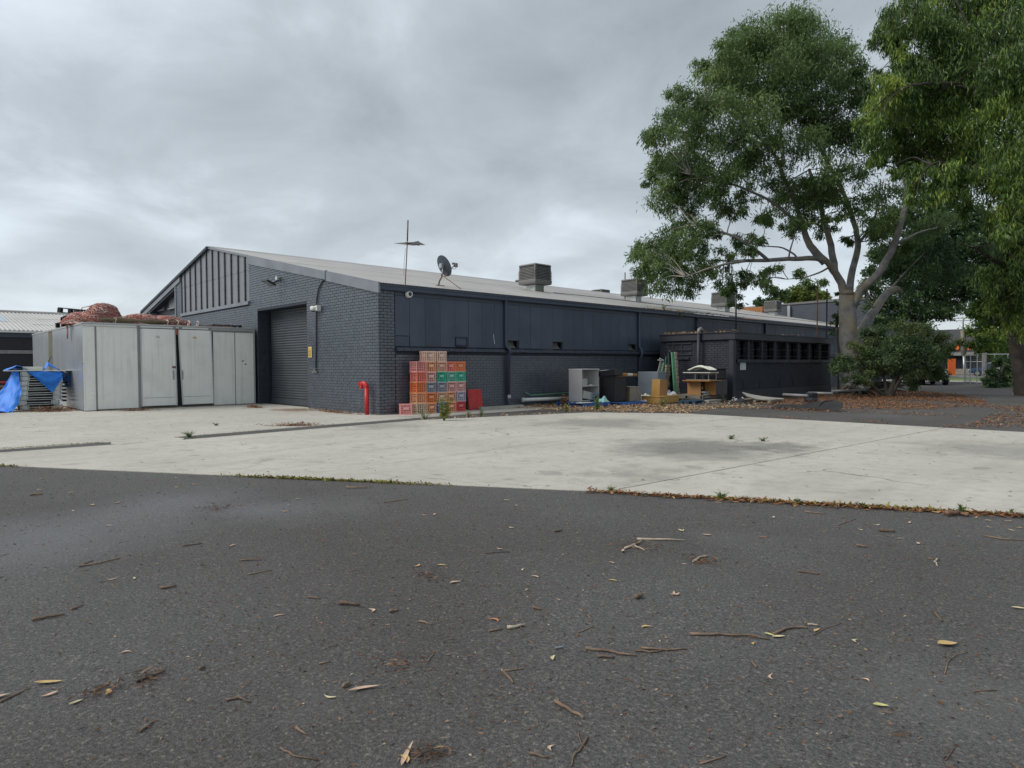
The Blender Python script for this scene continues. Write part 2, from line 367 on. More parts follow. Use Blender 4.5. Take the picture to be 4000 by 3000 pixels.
LEAF_D = [(0.0288, 0.06, 0.0264), (0.0552, 0.1056, 0.0408), (0.0936, 0.1584, 0.0552), (0.144, 0.21, 0.0672)]
LEAF_E = [(0.09, 0.13, 0.02), (0.12, 0.17, 0.03), (0.16, 0.21, 0.04)]
M['leafA'] = mat('gum_leaf', (0.04, 0.07, 0.03), 0.5, rnd=LEAF_A, transl=0.45)
M['leafB'] = mat('drooping_leaf', (0.08, 0.10, 0.02), 0.5, rnd=LEAF_B, transl=0.32)
M['leafC'] = mat('bush_leaf', (0.05, 0.06, 0.03), 0.55, rnd=LEAF_C, transl=0.35)
M['leafD'] = mat('dark_leaf', (0.03, 0.05, 0.02), 0.6, rnd=LEAF_D, transl=0.3)
M['leafE'] = mat('bright_leaf', (0.14, 0.18, 0.03), 0.6, rnd=LEAF_E, transl=0.25)
M['litter'] = mat('dry_leaf', (0.4, 0.25, 0.1), 0.75, rnd=[(0.11, 0.045, 0.02), (0.24, 0.10, 0.038), (0.36, 0.19, 0.08), (0.50, 0.36, 0.19), (0.58, 0.48, 0.31)])
M['litterd'] = mat('brown_litter', (0.2, 0.1, 0.04), 0.8, rnd=[(0.06, 0.026, 0.013), (0.16, 0.062, 0.026), (0.27, 0.115, 0.042), (0.42, 0.25, 0.12)])
M['weed'] = mat('weed_leaf', (0.1, 0.15, 0.03), 0.6, rnd=[(0.10, 0.13, 0.03), (0.18, 0.21, 0.05), (0.27, 0.27, 0.08), (0.36, 0.30, 0.13)], transl=0.2)
M['weedg'] = mat('green_weed_leaf', (0.06, 0.12, 0.03), 0.6, rnd=[(0.06, 0.115, 0.025), (0.10, 0.18, 0.035), (0.16, 0.25, 0.05)], transl=0.2)
M['moss'] = mat('edge_moss', (0.13, 0.14, 0.02), 0.9, rnd=[(0.08, 0.085, 0.014), (0.16, 0.16, 0.024), (0.24, 0.22, 0.035), (0.22, 0.12, 0.04)])
M['stick'] = mat('dry_stick', (0.15, 0.105, 0.075), 0.85, 0.35, 12, 0.4, 80, objrnd=0.35)
M['stickw'] = mat('pale_stick', (0.40, 0.34, 0.26), 0.8, 0.2, 14, 0.3, 80)
M['chip'] = mat('bark_chip', (0.2, 0.1, 0.05), 0.85, rnd=[(0.05, 0.028, 0.018), (0.12, 0.06, 0.032), (0.20, 0.11, 0.06), (0.34, 0.26, 0.17)])
for i, c in enumerate([(0.50, 0.345, 0.15), (0.52, 0.37, 0.27), (0.55, 0.47, 0.29), (0.44, 0.20, 0.10), (0.50, 0.48, 0.20)]):
    M['fl%d' % i] = mat('fallen_leaf_tone_%d' % i, c, 0.65, 0.15, 30)

# asphalt: fine aggregate, pale worn patches
def asphalt():
    m = bpy.data.materials.new('asphalt'); m.use_nodes = True; N, L, p = nodes_of(m)
    geo = N.new('ShaderNodeNewGeometry'); P = geo.outputs['Position']
    def noise(sc, det, r=0.6):
        n = N.new('ShaderNodeTexNoise'); n.inputs['Scale'].default_value = sc; n.inputs['Detail'].default_value = det; n.inputs['Roughness'].default_value = r
        L.new(P, n.inputs['Vector']); return n.outputs['Fac']
    def ramp_(x, stops):
        r = N.new('ShaderNodeValToRGB'); L.new(x, r.inputs[0]); els = r.color_ramp.elements
        els[0].position = stops[0][0]; els[0].color = (*stops[0][1], 1); els[1].position = stops[-1][0]; els[1].color = (*stops[-1][1], 1)
        for s_, c_ in stops[1:-1]: e_ = els.new(s_); e_.color = (*c_, 1)
        return r.outputs[0]
    def mix(f, a, b, bt='MIX'):
        n = N.new('ShaderNodeMix'); n.data_type = 'RGBA'; n.blend_type = bt
        for i, x in ((0, f), (6, a), (7, b)):
            if isinstance(x, (int, float)): n.inputs[i].default_value = x
            elif isinstance(x, tuple): n.inputs[i].default_value = (*x, 1)
            else: L.new(x, n.inputs[i])
        return n.outputs[2]
    fine = noise(170, 3.0, 0.7)
    coarse = noise(62, 4.0, 0.75); fm = N.new('ShaderNodeMath'); fm.operation = 'ADD'; L.new(fine, fm.inputs[0]); L.new(coarse, fm.inputs[1]); fh = N.new('ShaderNodeMath'); fh.operation = 'MULTIPLY'; L.new(fm.outputs[0], fh.inputs[0]); fh.inputs[1].default_value = 0.5
    c = ramp_(fh.outputs[0], [(0.36, (0.022, 0.022, 0.0215)), (0.48, (0.078, 0.0745, 0.0700)), (0.56, (0.120, 0.118, 0.114)), (0.66, (0.24, 0.234, 0.222))])
    vor = N.new('ShaderNodeTexVoronoi'); vor.inputs['Scale'].default_value = 75; L.new(P, vor.inputs['Vector'])
    cell = ramp_(vor.outputs['Color'], [(0.0, (0.55, 0.55, 0.56)), (0.75, (1.0, 1.0, 1.0)), (1.0, (2.2, 2.1, 1.95))])
    c = mix(0.75, c, cell, 'MULTIPLY')
    patch = ramp_(noise(0.35, 4, 0.55), [(0.35, (0.86, 0.84, 0.83)), (0.62, (1.12, 1.12, 1.13))])
    c = mix(1.0, c, patch, 'MULTIPLY')
    pale = ramp_(noise(0.55, 3, 0.5), [(0.60, (0, 0, 0)), (0.78, (0.35, 0.35, 0.35))])
    c = mix(pale, c, (0.15, 0.148, 0.142))
    # two worn pale patches
    for (u, v, r) in ((700, 1962, 1.0), (180, 2095, 1.3), (1050, 1990, .6)):
        g = gp(u, v); d = N.new('ShaderNodeVectorMath'); d.operation = 'DISTANCE'; L.new(P, d.inputs[0]); d.inputs[1].default_value = tuple(g)
        mr = N.new('ShaderNodeMapRange'); mr.inputs['From Min'].default_value = r; mr.inputs['From Max'].default_value = 0.15*r; mr.inputs['To Max'].default_value = 0.6; L.new(d.outputs['Value'], mr.inputs[0])
        mu = N.new('ShaderNodeMath'); mu.operation = 'MULTIPLY'; L.new(mr.outputs[0], mu.inputs[0]); L.new(fine, mu.inputs[1])
        c = mix(mu.outputs[0], c, (0.20, 0.215, 0.24))
    L.new(c, p.inputs['Base Color']); p.inputs['Roughness'].default_value = 0.82; p.inputs['Specular IOR Level'].default_value = 0.35
    b = N.new('ShaderNodeBump'); b.inputs['Strength'].default_value = 0.9; b.inputs['Distance'].default_value = 0.006; L.new(fine, b.inputs['Height']); L.new(b.outputs[0], p.inputs['Normal'])
    return m
M['asphalt'] = asphalt()

def concrete(name, base, agg):
    m = bpy.data.materials.new(name); m.use_nodes = True; N, L, p = nodes_of(m)
    geo = N.new('ShaderNodeNewGeometry'); P = geo.outputs['Position']
    def noise(sc, det, r=0.6, st=None):
        n = N.new('ShaderNodeTexNoise'); n.inputs['Scale'].default_value = sc; n.inputs['Detail'].default_value = det; n.inputs['Roughness'].default_value = r
        if st:
            mp = N.new('ShaderNodeMapping'); mp.inputs['Scale'].default_value = st; L.new(P, mp.inputs[0]); L.new(mp.outputs[0], n.inputs['Vector'])
        else: L.new(P, n.inputs['Vector'])
        return n.outputs['Fac']
    def rng(x, a, b, lo=0., hi=1.):
        n = N.new('ShaderNodeMapRange'); n.inputs['From Min'].default_value = a; n.inputs['From Max'].default_value = b
        n.inputs['To Min'].default_value = lo; n.inputs['To Max'].default_value = hi; L.new(x, n.inputs[0]); return n.outputs[0]
    def mul(a, b):
        n = N.new('ShaderNodeMath'); n.operation = 'MULTIPLY'
        for i, x in enumerate((a, b)):
            if isinstance(x, (int, float)): n.inputs[i].default_value = x
            else: L.new(x, n.inputs[i])
        return n.outputs[0]
    def mix(f, a, b):
        n = N.new('ShaderNodeMix'); n.data_type = 'RGBA'
        for i, x in ((0, f), (6, a), (7, b)):
            if isinstance(x, (int, float)): n.inputs[i].default_value = x
            elif isinstance(x, tuple): n.inputs[i].default_value = (*x, 1)
            else: L.new(x, n.inputs[i])
        return n.outputs[2]
    big = noise(0.45, 5, 0.6); fine = noise(75, 3, 0.7); mid = noise(5.0, 5, 0.65)
    c = mix(rng(big, 0.33, 0.67), tuple(x*0.86 for x in base), tuple(x*1.08 for x in base))
    c = mix(mul(rng(mid, 0.48, 0.70), 0.45), c, tuple(x*0.62 for x in base))
    c = mix(mul(rng(noise(1.0, 5, .6, (1.6, .22, 1)), .52, .72), .35), c, tuple(x*0.55 for x in base))
    c = mix(mul(rng(noise(22, 3, .7), .58, .70), .5), c, tuple(x*0.5 for x in base))
    dk = rng(noise(0.9, 6, 0.7), 0.56, 0.74)
    c = mix(mul(dk, mul(rng(fine, 0.42, 0.56), 0.62)), c, (0.10, 0.098, 0.09))
    c = mix(mul(rng(fine, 0.60, 0.74), 0.35), c, (0.16, 0.155, 0.14))
    wv = N.new('ShaderNodeMix'); wv.data_type = 'VECTOR'; wv.inputs[0].default_value = 0.10; L.new(P, wv.inputs[4])
    nz = N.new('ShaderNodeTexNoise'); nz.inputs['Scale'].default_value = 1.1; nz.inputs['Detail'].default_value = 5; L.new(P, nz.inputs['Vector'])
    sc_v = N.new('ShaderNodeVectorMath'); sc_v.operation = 'MULTIPLY_ADD'; L.new(nz.outputs['Color'], sc_v.inputs[0]); sc_v.inputs[1].default_value = (.9, .9, 0); L.new(P, sc_v.inputs[2])
    vo = N.new('ShaderNodeTexVoronoi'); vo.feature = 'DISTANCE_TO_EDGE'; vo.inputs['Scale'].default_value = 0.23; L.new(sc_v.outputs[0], vo.inputs['Vector'])
    c = mix(mul(rng(vo.outputs['Distance'], .0030, .0008), rng(noise(0.5, 2), .52, .60, 0, .6)), c, (0.075, 0.07, 0.062))
    c = mix(mul(rng(noise(1.9, 2, .4), .66, .72), .35), c, (0.13, 0.125, 0.115))
    for (u, v, r, f_) in agg:
        g = gp(u, v); d = N.new('ShaderNodeVectorMath'); d.operation = 'DISTANCE'; L.new(P, d.inputs[0]); d.inputs[1].default_value = tuple(g)
        ml = N.new('ShaderNodeMath'); ml.operation = 'ADD'; L.new(d.outputs['Value'], ml.inputs[0]); L.new(rng(noise(1.4, 4), 0, 1, -1.2, 1.2), ml.inputs[1])
        k = rng(ml.outputs[0], r, r*0.35)
        c = mix(mul(k, mul(rng(fine, 0.36, 0.52), f_)), c, (0.095, 0.095, 0.09))
    L.new(c, p.inputs['Base Color']); p.inputs['Roughness'].default_value = 0.85; p.inputs['Specular IOR Level'].default_value = 0.3
    b = N.new('ShaderNodeBump'); b.inputs['Strength'].default_value = 0.35; b.inputs['Distance'].default_value = 0.006; L.new(fine, b.inputs['Height']); L.new(b.outputs[0], p.inputs['Normal'])
    return m
M['conc'] = concrete('concrete', (0.465, 0.445, 0.392), [(2700, 1752, 1.7, 0.85), (3050, 1750, .8, 0.7), (2350, 1655, 1.8, 0.6), (1500, 1665, 1.3, 0.5), (3900, 1760, 1.5, 0.5), (2450, 1850, 0.7, 0.5)])
M['concold'] = concrete('old_concrete', (0.36, 0.345, 0.305), [(1900, 1625, 1.2, 0.5), (1400, 1640, 1.0, 0.7), (1130, 1640, .8, .4)])
# rust stain on the apron near the door

# ================================================================== GROUND
g = MB(); g.add([(-400, -400, 0), (400, -400, 0), (400, 400, 0), (-400, 400, 0)], [(0, 1, 2, 3)])
ground = tag(g.build('asphalt_ground', M['asphalt']), 'worn dark asphalt covering the whole yard', 'asphalt', kind='structure')

def clip(poly, p, n, off):
    """keep the side where (q-p).n >= off"""
    o = []
    for i in range(len(poly)):
        a, b = poly[i], poly[(i+1) % len(poly)]
        da = (a[0]-p[0])*n[0]+(a[1]-p[1])*n[1]-off; db = (b[0]-p[0])*n[0]+(b[1]-p[1])*n[1]-off
        if da >= 0: o.append(a)
        if da*db < 0: t = da/(da-db); o.append((a[0]+(b[0]-a[0])*t, a[1]+(b[1]-a[1])*t))
    return o
def split(polys, lines):
    for (a, b, half) in lines:
        d = (b[0]-a[0], b[1]-a[1]); l = math.hypot(*d); n = (-d[1]/l, d[0]/l); r = []
        for q in polys:
            for sg in (1, -1):
                c = clip(q, a, (n[0]*sg, n[1]*sg), half)
                if len(c) > 2: r.append(c)
        polys = r
    return polys
P1 = [(2.30, -10.12), (4.19, -8.96), (11.64, -4.37), (14.96, -2.63), (30, 4.9), (30, 6.37), (13.66, 6.32), (6.1, 6.29), (3.69, 4.8), (2.25, -0.1), (2.62, -6.0)]
A1 = [((11.61, -3.86), (12.27, 5.73), 0.013), ((4.43, -3.88), (11.65, -1.60), 0.008), ((8.10, -6.20), (7.94, 1.09), 0.008), ((5.10, 0.78), (8.77, 1.04), 0.006), ((17.9, -2), (18.5, 6), 0.006)]
P2 = [(1.82, -10.42), (2.00, -7.1), (1.97, -6.0), (1.62, 0.14), (1.75, 5.6), (-0.3, 5.6), (-0.3, 0.3), (-26, 0.3), (-26, -27.55)]
A2 = [((-7.66, -5.39), (-0.26, -4.99), 0.007), ((-1.26, -8.41), (0.26, -2.31), 0.003), ((0, -0.02), (5, -0.02), 0.004), ((-8.3, -3), (-8.3, 3), 0.003)]
apron = thing('concrete_apron', 'pale concrete yard slabs between the asphalt and the warehouse', 'concrete slabs'); apron['kind'] = 'structure'
def slab(poly, m):
    b = MB(); n = len(poly); e_ = 0.006
    c = (sum(p[0] for p in poly)/n, sum(p[1] for p in poly)/n)
    top = []
    for p in poly:
        d = math.hypot(c[0]-p[0], c[1]-p[1]); top.append((p[0]+(c[0]-p[0])*e_/d, p[1]+(c[1]-p[1])*e_/d, 0.012))
    v = [(p[0], p[1], -0.08) for p in poly] + [(p[0], p[1], 0.008) for p in poly] + top
    f = []
    for i in range(n):
        j = (i+1) % n; f += [(i, j, n+j, n+i), (n+i, n+j, 2*n+j, 2*n+i)]
    f.append(tuple(range(2*n, 3*n))); b.add(v, f)
    return b.build('concrete_slab', m, apron)
for q in split([P1], A1): slab(q, M['conc'])
for q in split([P2], A2):
    cyy = sum(p[1] for p in q)/len(q); cxx = sum(p[0] for p in q)/len(q)
    slab(q, M['concold'] if (cxx > -0.5 and cyy > 0.5) else M['conc'])
slab([(2.01, -7.09), (2.30, -7.16), (2.60, -7.05), (2.61, -6.02), (2.30, -5.90), (1.985, -6.02)], M['conc'])
# rust stain lying on the apron beside the roller door: a thin film
def blob_sheet(name, pts, z, m, label, cat):
    n = 40; b = MB(); v = []
    for k in range(n):
        t = k/n*len(pts); i = int(t); f_ = t-i; a, c = pts[i % len(pts)], pts[(i+1) % len(pts)]
        v.append((a[0]+(c[0]-a[0])*f_+random.uniform(-.05, .05), a[1]+(c[1]-a[1])*f_+random.uniform(-.05, .05), z))
    b.add(v, [tuple(range(n))]); o = b.build(name, m); return tag(o, label, cat, kind='stuff')
def stain_mat():
    m = bpy.data.materials.new('rust_stain'); m.use_nodes = True; N, L, p = nodes_of(m)
    geo = N.new('ShaderNodeNewGeometry'); n = N.new('ShaderNodeTexNoise'); n.inputs['Scale'].default_value = 2.2; n.inputs['Detail'].default_value = 5
    L.new(geo.outputs['Position'], n.inputs['Vector'])
    d = N.new('ShaderNodeVectorMath'); d.operation = 'DISTANCE'; L.new(geo.outputs['Position'], d.inputs[0]); d.inputs[1].default_value = (-3.9, -0.62, 0.014)
    mr = N.new('ShaderNodeMapRange'); mr.inputs['From Min'].default_value = 1.3; mr.inputs['From Max'].default_value = 0.1; L.new(d.outputs['Value'], mr.inputs[0])
    mu = N.new('ShaderNodeMath'); mu.operation = 'MULTIPLY'; L.new(mr.outputs[0], mu.inputs[0]); L.new(n.outputs['Fac'], mu.inputs[1])
    p.inputs['Base Color'].default_value = (0.23, 0.115, 0.03, 1); p.inputs['Roughness'].default_value = 0.85
    L.new(mu.outputs[0], p.inputs['Alpha']); return m
blob_sheet('rust_stain', [(-3.3, -0.08), (-4.4, -0.08), (-5.2, -0.6), (-4.9, -1.2), (-3.9, -1.3), (-2.9, -0.8)], 0.0165, stain_mat(), 'brown rust stain on the concrete beside the roller door', 'stain')
M['cont_b'] = mat('dark_concrete_footing', (0.11, 0.105, 0.095), 0.9, 0.2, 4, 0.3, 40)

# ================================================================== WAREHOUSE
XR, ZR, ZE = -13.25, 6.50, 3.745; KR = (ZR-ZE)/(-XR)
def zr(x): return ZE + KR*(-x) if x > XR else ZR - KR*(XR-x)
YL = 43.0
wh = thing('brick_warehouse', 'long dark blue-grey painted brick warehouse with a low gable and roller door', 'warehouse')
# --- core behind the brick skin
b = MB()
def col_(x0, x1, z0, z1=None, y0=0.012, y1=0.50):
    top0 = zr(x0)-0.05 if z1 is None else z1; top1 = zr(x1)-0.05 if z1 is None else z1
    b.prism([(x0, z0), (x1, z0), (x1, top1), (x0, top0)], y0, y1, 'y')
DX0, DX1, DZ = -8.30, -4.34, 3.485
WX0, WX1, WZ = -16.84, -9.06, 3.91
NX0, NX1, NZ = -22.0, -17.74, 1.9
col_(-26.5, NX0, 0); col_(NX0, NX1, 0, NZ); col_(NX1, WX0, 0); col_(WX0, WX1, 0, WZ); col_(WX1, DX0, 0); col_(DX0, DX1, DZ); col_(DX1, -0.012, 0)
b.prism([(WX0, WZ), (WX1, WZ), (WX1, zr(WX1)-.06), (XR, ZR-.06), (WX0, zr(WX0)-.06)], 0.20, 0.26, 'y')       # behind the gable sheets
b.box((-0.40, 0.012, 0), (-0.012, 0.548, 3.60))                                                         # corner pier
b.box((-0.30, 0.552, 0), (-0.012, YL, 1.83)); b.box((-0.42, 0.552, 1.832), (-0.32, YL, 3.70))           # long wall below and above the ledge
b.box((-26.5, YL-.3, 0), (-0.02, YL, 3.6)); b.box((-26.5, .52, 0), (-26.2, YL-.31, 3.6))
b.prism([(NX0, 0.5), (NX1, 0.5), (NX1, zr(NX1)-.1), (NX0, zr(NX0)-.1)], 0.34, 0.40, 'y')
b.build('wall', M['mortar'], wh)
# --- bricks
BL, BH, JT = 0.230, 0.0765, 0.0105
def brick_geo(b, face, u0, u1, z0, z1, org, dp, mi=0):
    """face 'y': u along x, face towards -y at y=org; face 'x': u along y, towards +x at x=org"""
    c = 0.004; bk = 0.014
    if face == 'y':
        P = lambda u, z, d: (u, org-d, z)
    else:
        P = lambda u, z, d: (org+d, u, z)
    v = [P(u0, z0, -bk), P(u1, z0, -bk), P(u1, z1, -bk), P(u0, z1, -bk), P(u0, z0, dp-c), P(u1, z0, dp-c), P(u1, z1, dp-c), P(u0, z1, dp-c),
         P(u0+c, z0+c, dp), P(u1-c, z0+c, dp), P(u1-c, z1-c, dp), P(u0+c, z1-c, dp)]
    f = [(8, 9, 10, 11)]
    for i in range(4):
        j = (i+1) % 4; f += [(i, j, 4+j, 4+i), (4+i, 4+j, 8+j, 8+i)]
    b.add(v, f, mi)
def lay(face, u0, u1, z0, z1, ztop=None, skip=(), off=0.0):
    """courses of a stretcher bond between u0 and u1; returns (u0,u1,z0,z1)"""
    r = []; k0 = int(math.ceil(z0/(BH+JT)-1e-6)); k = k0
    while True:
        a = k*(BH+JT); c = a+BH
        if c > z1+0.002: break
        u = u0 - (((k % 2)*0.5+off) % 1.0)*(BL+JT)
        while u < u1-0.001:
            p, q = max(u, u0), min(u+BL, u1); u += BL+JT
            if q-p < 0.03: continue
            if any(p < s[1]-1e-3 and q > s[0]+1e-3 and a < s[3]-1e-3 and c > s[2]+1e-3 for s in skip):
                # cut at the opening
                done = []
                for s in skip:
                    if p < s[1] and q > s[0] and a < s[3]-1e-3 and c > s[2]+1e-3:
                        if p < s[0]-0.03: done.append((p, s[0]-.002))
                        if q > s[1]+0.03: done.append((s[1]+.002, q))
                        break
                for (pp, qq) in done:
                    if ztop is None or c < min(ztop(pp), ztop(qq)): r.append((pp, qq, a, c))
                continue
            if ztop is not None and c > min(ztop(p), ztop(q)): continue
            r.append((p, q, a, c))
        k += 1
    return r
skipG = [(DX0, DX1, -1, DZ), (WX0, WX1, WZ-.10, 9), (NX0-.02, NX1+.02, NZ, 9), (-26, -8.5, -1, 2.0)]
G = lay('y', -25.2, -0.006, 0.0, 6.5, lambda x: zr(x)-0.10, skipG)
PIER = lay('x', 0.004, 0.545, 0.0, 3.58, None, (), 0.25)
LW = lay('x', 0.56, 14.6, 0.0, 1.80, None, (), 0.4)
LW2 = lay('x', 22.75, 36.0, 0.0, 1.80)
RNDc = random.Random(3)
cand = []
for face, L_ in (('y', G), ('x', PIER), ('x', LW)):
    for (p, q, a, c) in L_:
        m_ = (p+q)/2; ctr = np.array([m_, 0, (a+c)/2]) if face == 'y' else np.array([0, m_, (a+c)/2])
        d = CP-ctr; l = np.linalg.norm(d); cs = (-d[1] if face == 'y' else d[0])/l
        hid = face == 'x' and 0.62 < m_ < 3.2 and a < 1.7
        full = abs(q-p-BL) < 1e-3
        cand.append((cs/l**2 if (full and not hid) else -1, face, p, q, a, c))
cand.sort(key=lambda t: -t[0])
one = MB(); brick_geo(one, 'y', -BL/2, BL/2, -BH/2, BH/2, 0, 0.0); one = one.mesh('brick', M['brick'])
bm_ = MB()
for i, (s_, face, p, q, a, c) in enumerate(cand):
    d = RNDc.uniform(-0.0015, 0.002)
    if i < 300 and s_ > 0:
        o = link('brick', one, wh); m_ = (p+q)/2
        if face == 'y': o.location = (m_, -d, (a+c)/2)
        else: o.location = (d, m_, (a+c)/2); o.rotation_euler = (0, 0, math.pi/2)
        o.rotation_euler[0] = 0
    else: brick_geo(bm_, face, p, q, a, c, 0.0, d)
for (p, q, a, c) in LW2: brick_geo(bm_, 'x', p, q, a, c, 0.0, 0.0)
bm_.build('brickwork', M['brick2'], wh, kind='stuff')
# --- ledge of sloping sill bricks along the long wall
ob = MB(); n_l = 0.225
ob.prism([(-0.02, 0.0), (0.115, -0.045), (0.115, -0.125), (-0.02, -0.125)], 0.003, n_l, 'y')
lb = ob.mesh('ledge_brick', M['trim'])
y = 0.56
while y < 36.0:
    if not (14.5 < y < 22.6) and not (4.80 < y < 5.0):
        o = link('ledge_brick', lb, wh); o.location = (RNDc.uniform(0, .004), y, 1.965+RNDc.uniform(-.004, .004)); o.rotation_euler = (0, RNDc.uniform(-.012, .012), 0)
    y += 0.236
# --- cladding sheets above the ledge
y = 0.555; k = 0
vents = [(5.02, 5.50), (7.22, 7.75), (11.74, 12.30)]
z0c, z1c = 1.975, 3.44
while y < YL-0.3:
    w = 0.50 if k == 0 else 0.562
    zb = z0c; vent = any(abs((y+w/2)-(a+c)/2) < 0.25 for a, c in vents)
    if vent: zb = 2.255
    if k == 0: zb = 2.285
    p = MB(); dpt = RNDc.uniform(-0.005, 0.004)
    p.bbox((-0.012+dpt, y+0.003, zb), (0.016+dpt, y+w-0.004, z1c), 0.004); p.build('cladding_sheet', M['clad'], wh)
    if k == 0:
        p = MB(); p.bbox((-0.02, y+0.004, z0c), (0.004, y+w-0.010, 2.272), 0.003); p.build('cladding_sheet', M['clad'], wh)
    y += w; k += 1
p = MB(); p.box((-0.05, 0.552, 3.447), (0.010, YL, 3.60)); p.box((-0.31, 0.552, 1.84), (-0.02, YL, 1.90)); p.build('eaves_board', M['trim'], wh)
p = MB(); p.box((-0.31, 0.56, 1.9), (-0.06, 5.0, 3.44)); p.box((-0.31, 5.53, 1.9), (-0.06, 7.20, 3.44)); p.box((-0.31, 7.78, 1.9), (-0.06, 11.70, 3.44)); p.box((-0.31, 12.33, 1.9), (-0.06, YL-.4, 3.44)); p.build('sheet_backing', M['dark'], wh)
for (a, c) in vents:
    p = MB(); n = 6
    for i in range(n):
        t0, t1 = i/n, (i+1)/n
        X0, Z0 = 0.02-0.24*math.sin(t0*1.4), 1.985+0.28*(1-math.cos(t0*1.4)); X1, Z1 = 0.02-0.24*math.sin(t1*1.4), 1.985+0.28*(1-math.cos(t1*1.4))
        p.add([(X0, a+.02, Z0), (X0, c-.02, Z0), (X1, c-.02, Z1), (X1, a+.02, Z1)], [(0, 1, 2, 3)])
    o = p.build('vent_chute', M['chute'], wh, smooth=True)
    p = MB(); p.box((-0.03, a-.004, 1.98), (0.02, a+.018, 2.25)); p.box((-0.03, c-.018, 1.98), (0.02, c+.004, 2.25)); p.box((-0.03, a-.004, 2.235), (0.022, c+.004, 2.256)); p.build('vent_frame', M['trim'], wh)
h = MB(); a, c, z0, z1 = 2.76, 3.25, 1.99, 2.30
h.box((0.017, a, z1-.03), (0.04, c, z1)); h.box((0.017, a, z0), (0.04, a+.025, z1-.031)); h.box((0.017, c-.025, z0), (0.04, c, z1-.031)); h.box((0.017, a+.06, z0), (0.06, c-.03, z0+.06))
h.build('wall_hatch', M['batten'], wh)
# torn sheet edge: a pale scrape
h = MB(); h.add([(0.0175, 4.36, 2.40), (0.0175, 4.375, 2.44), (0.0175, 4.40, 2.30), (0.0175, 4.43, 2.12), (0.0175, 4.41, 2.12), (0.0175, 4.385, 2.28)], [(0, 1, 2, 3, 4, 5)]); h.build('scrape', M['white'], wh)
# --- gutter along the eaves
p = MB(); prof = [(0.012, 3.72), (0.012, 3.565), (0.03, 3.55), (0.11, 3.55), (0.135, 3.575), (0.135, 3.66), (0.15, 3.675), (0.15, 3.715), (0.135, 3.725), (0.125, 3.715)]
p.prism(prof, -0.02, YL, 'y'); p.build('gutter', M['gutterm'], wh)
# --- corrugated roof
def corrugated(x0, z0, x1, z1, y0, y1, wave=0.076, amp=0.010, seg=6, rows=3):
    n = int((y1-y0)/wave*seg); b = MB(); L_ = math.hypot(x1-x0, z1-z0); nx, nz = -(z1-z0)/L_, (x1-x0)/L_
    if nz < 0: nx, nz = -nx, -nz
    def fn(s, t):
        y_ = y0+(y1-y0)*s; h_ = amp*math.sin(2*math.pi*y_/wave); X = x0+(x1-x0)*t; Z = z0+(z1-z0)*t
        return (X+nx*h_, y_, Z+nz*h_)
    b.grid(fn, n, rows); return b
rf = MB(); rf = corrugated(0.13, 3.752, -6.7, zr(-6.7)+.018, -0.03, YL, 0.076, 0.010, 5, 2).build('roof_sheet', M['roof'], wh, smooth=True)
corrugated(-6.6, zr(-6.6)+.030, XR, ZR+.030, -0.03, YL, 0.076, 0.010, 5, 2).build('roof_sheet', M['roof'], wh, smooth=True)
corrugated(XR, ZR+.030, -26.9, zr(-26.9)+.02, -0.03, YL, 0.152, 0.010, 4, 2).build('roof_sheet', M['roof'], wh, smooth=True)
rc = MB(); rc.prism([(XR+.28, ZR-.015), (XR+.05, ZR+.045), (XR, ZR+.075), (XR-.05, ZR+.045), (XR-.28, ZR-.015), (XR-.05, ZR+.03), (XR+.05, ZR+.03)], -0.10, YL, 'y'); rc.build('ridge_cap', M['roof'], wh)
# --- barge flashing on the gable
def barge(x0, x1, d0, d1, name, m, y0=-0.055, y1=-0.004, up=0.035):
    p = MB(); p.prism([(x0, zr(x0)-d0), (x1, zr(x1)-d1), (x1, zr(x1)+up), (x0, zr(x0)+up)], y0, y1, 'y'); return p.build(name, m, wh)
barge(-2.9, 0.14, 0.26, 0.26, 'barge_flashing', M['barge'], -0.075, -0.012, 0.05); barge(-9.1, -2.91, 0.30, 0.23, 'barge_flashing', M['barge'])
barge(XR, -9.11, 0.045, 0.045, 'barge_flashing', M['barge'], -0.05, -0.004, 0.04)
barge(-17.9, XR-.001, 0.07, 0.07, 'barge_flashing', M['batten'], -0.10, -0.004, 0.05)
barge(-23.4, -17.0, 0.33, 0.30, 'barge_flashing', M['barge'], -0.05, -0.006, -0.075); barge(-23.4, -17.91, 0.07, 0.07, 'barge_flashing', M['batten'], -0.10, -0.004, 0.05)
barge(-26.9, -23.41, 0.30, 0.30, 'barge_flashing', M['barge'], -0.06, -0.005, 0.03)
p = MB(); p.box((-2.93, -0.082, zr(-2.9)-.27), (-2.87, -0.011, zr(-2.9)+.06)); p.build('barge_joint', M['trim'], wh)
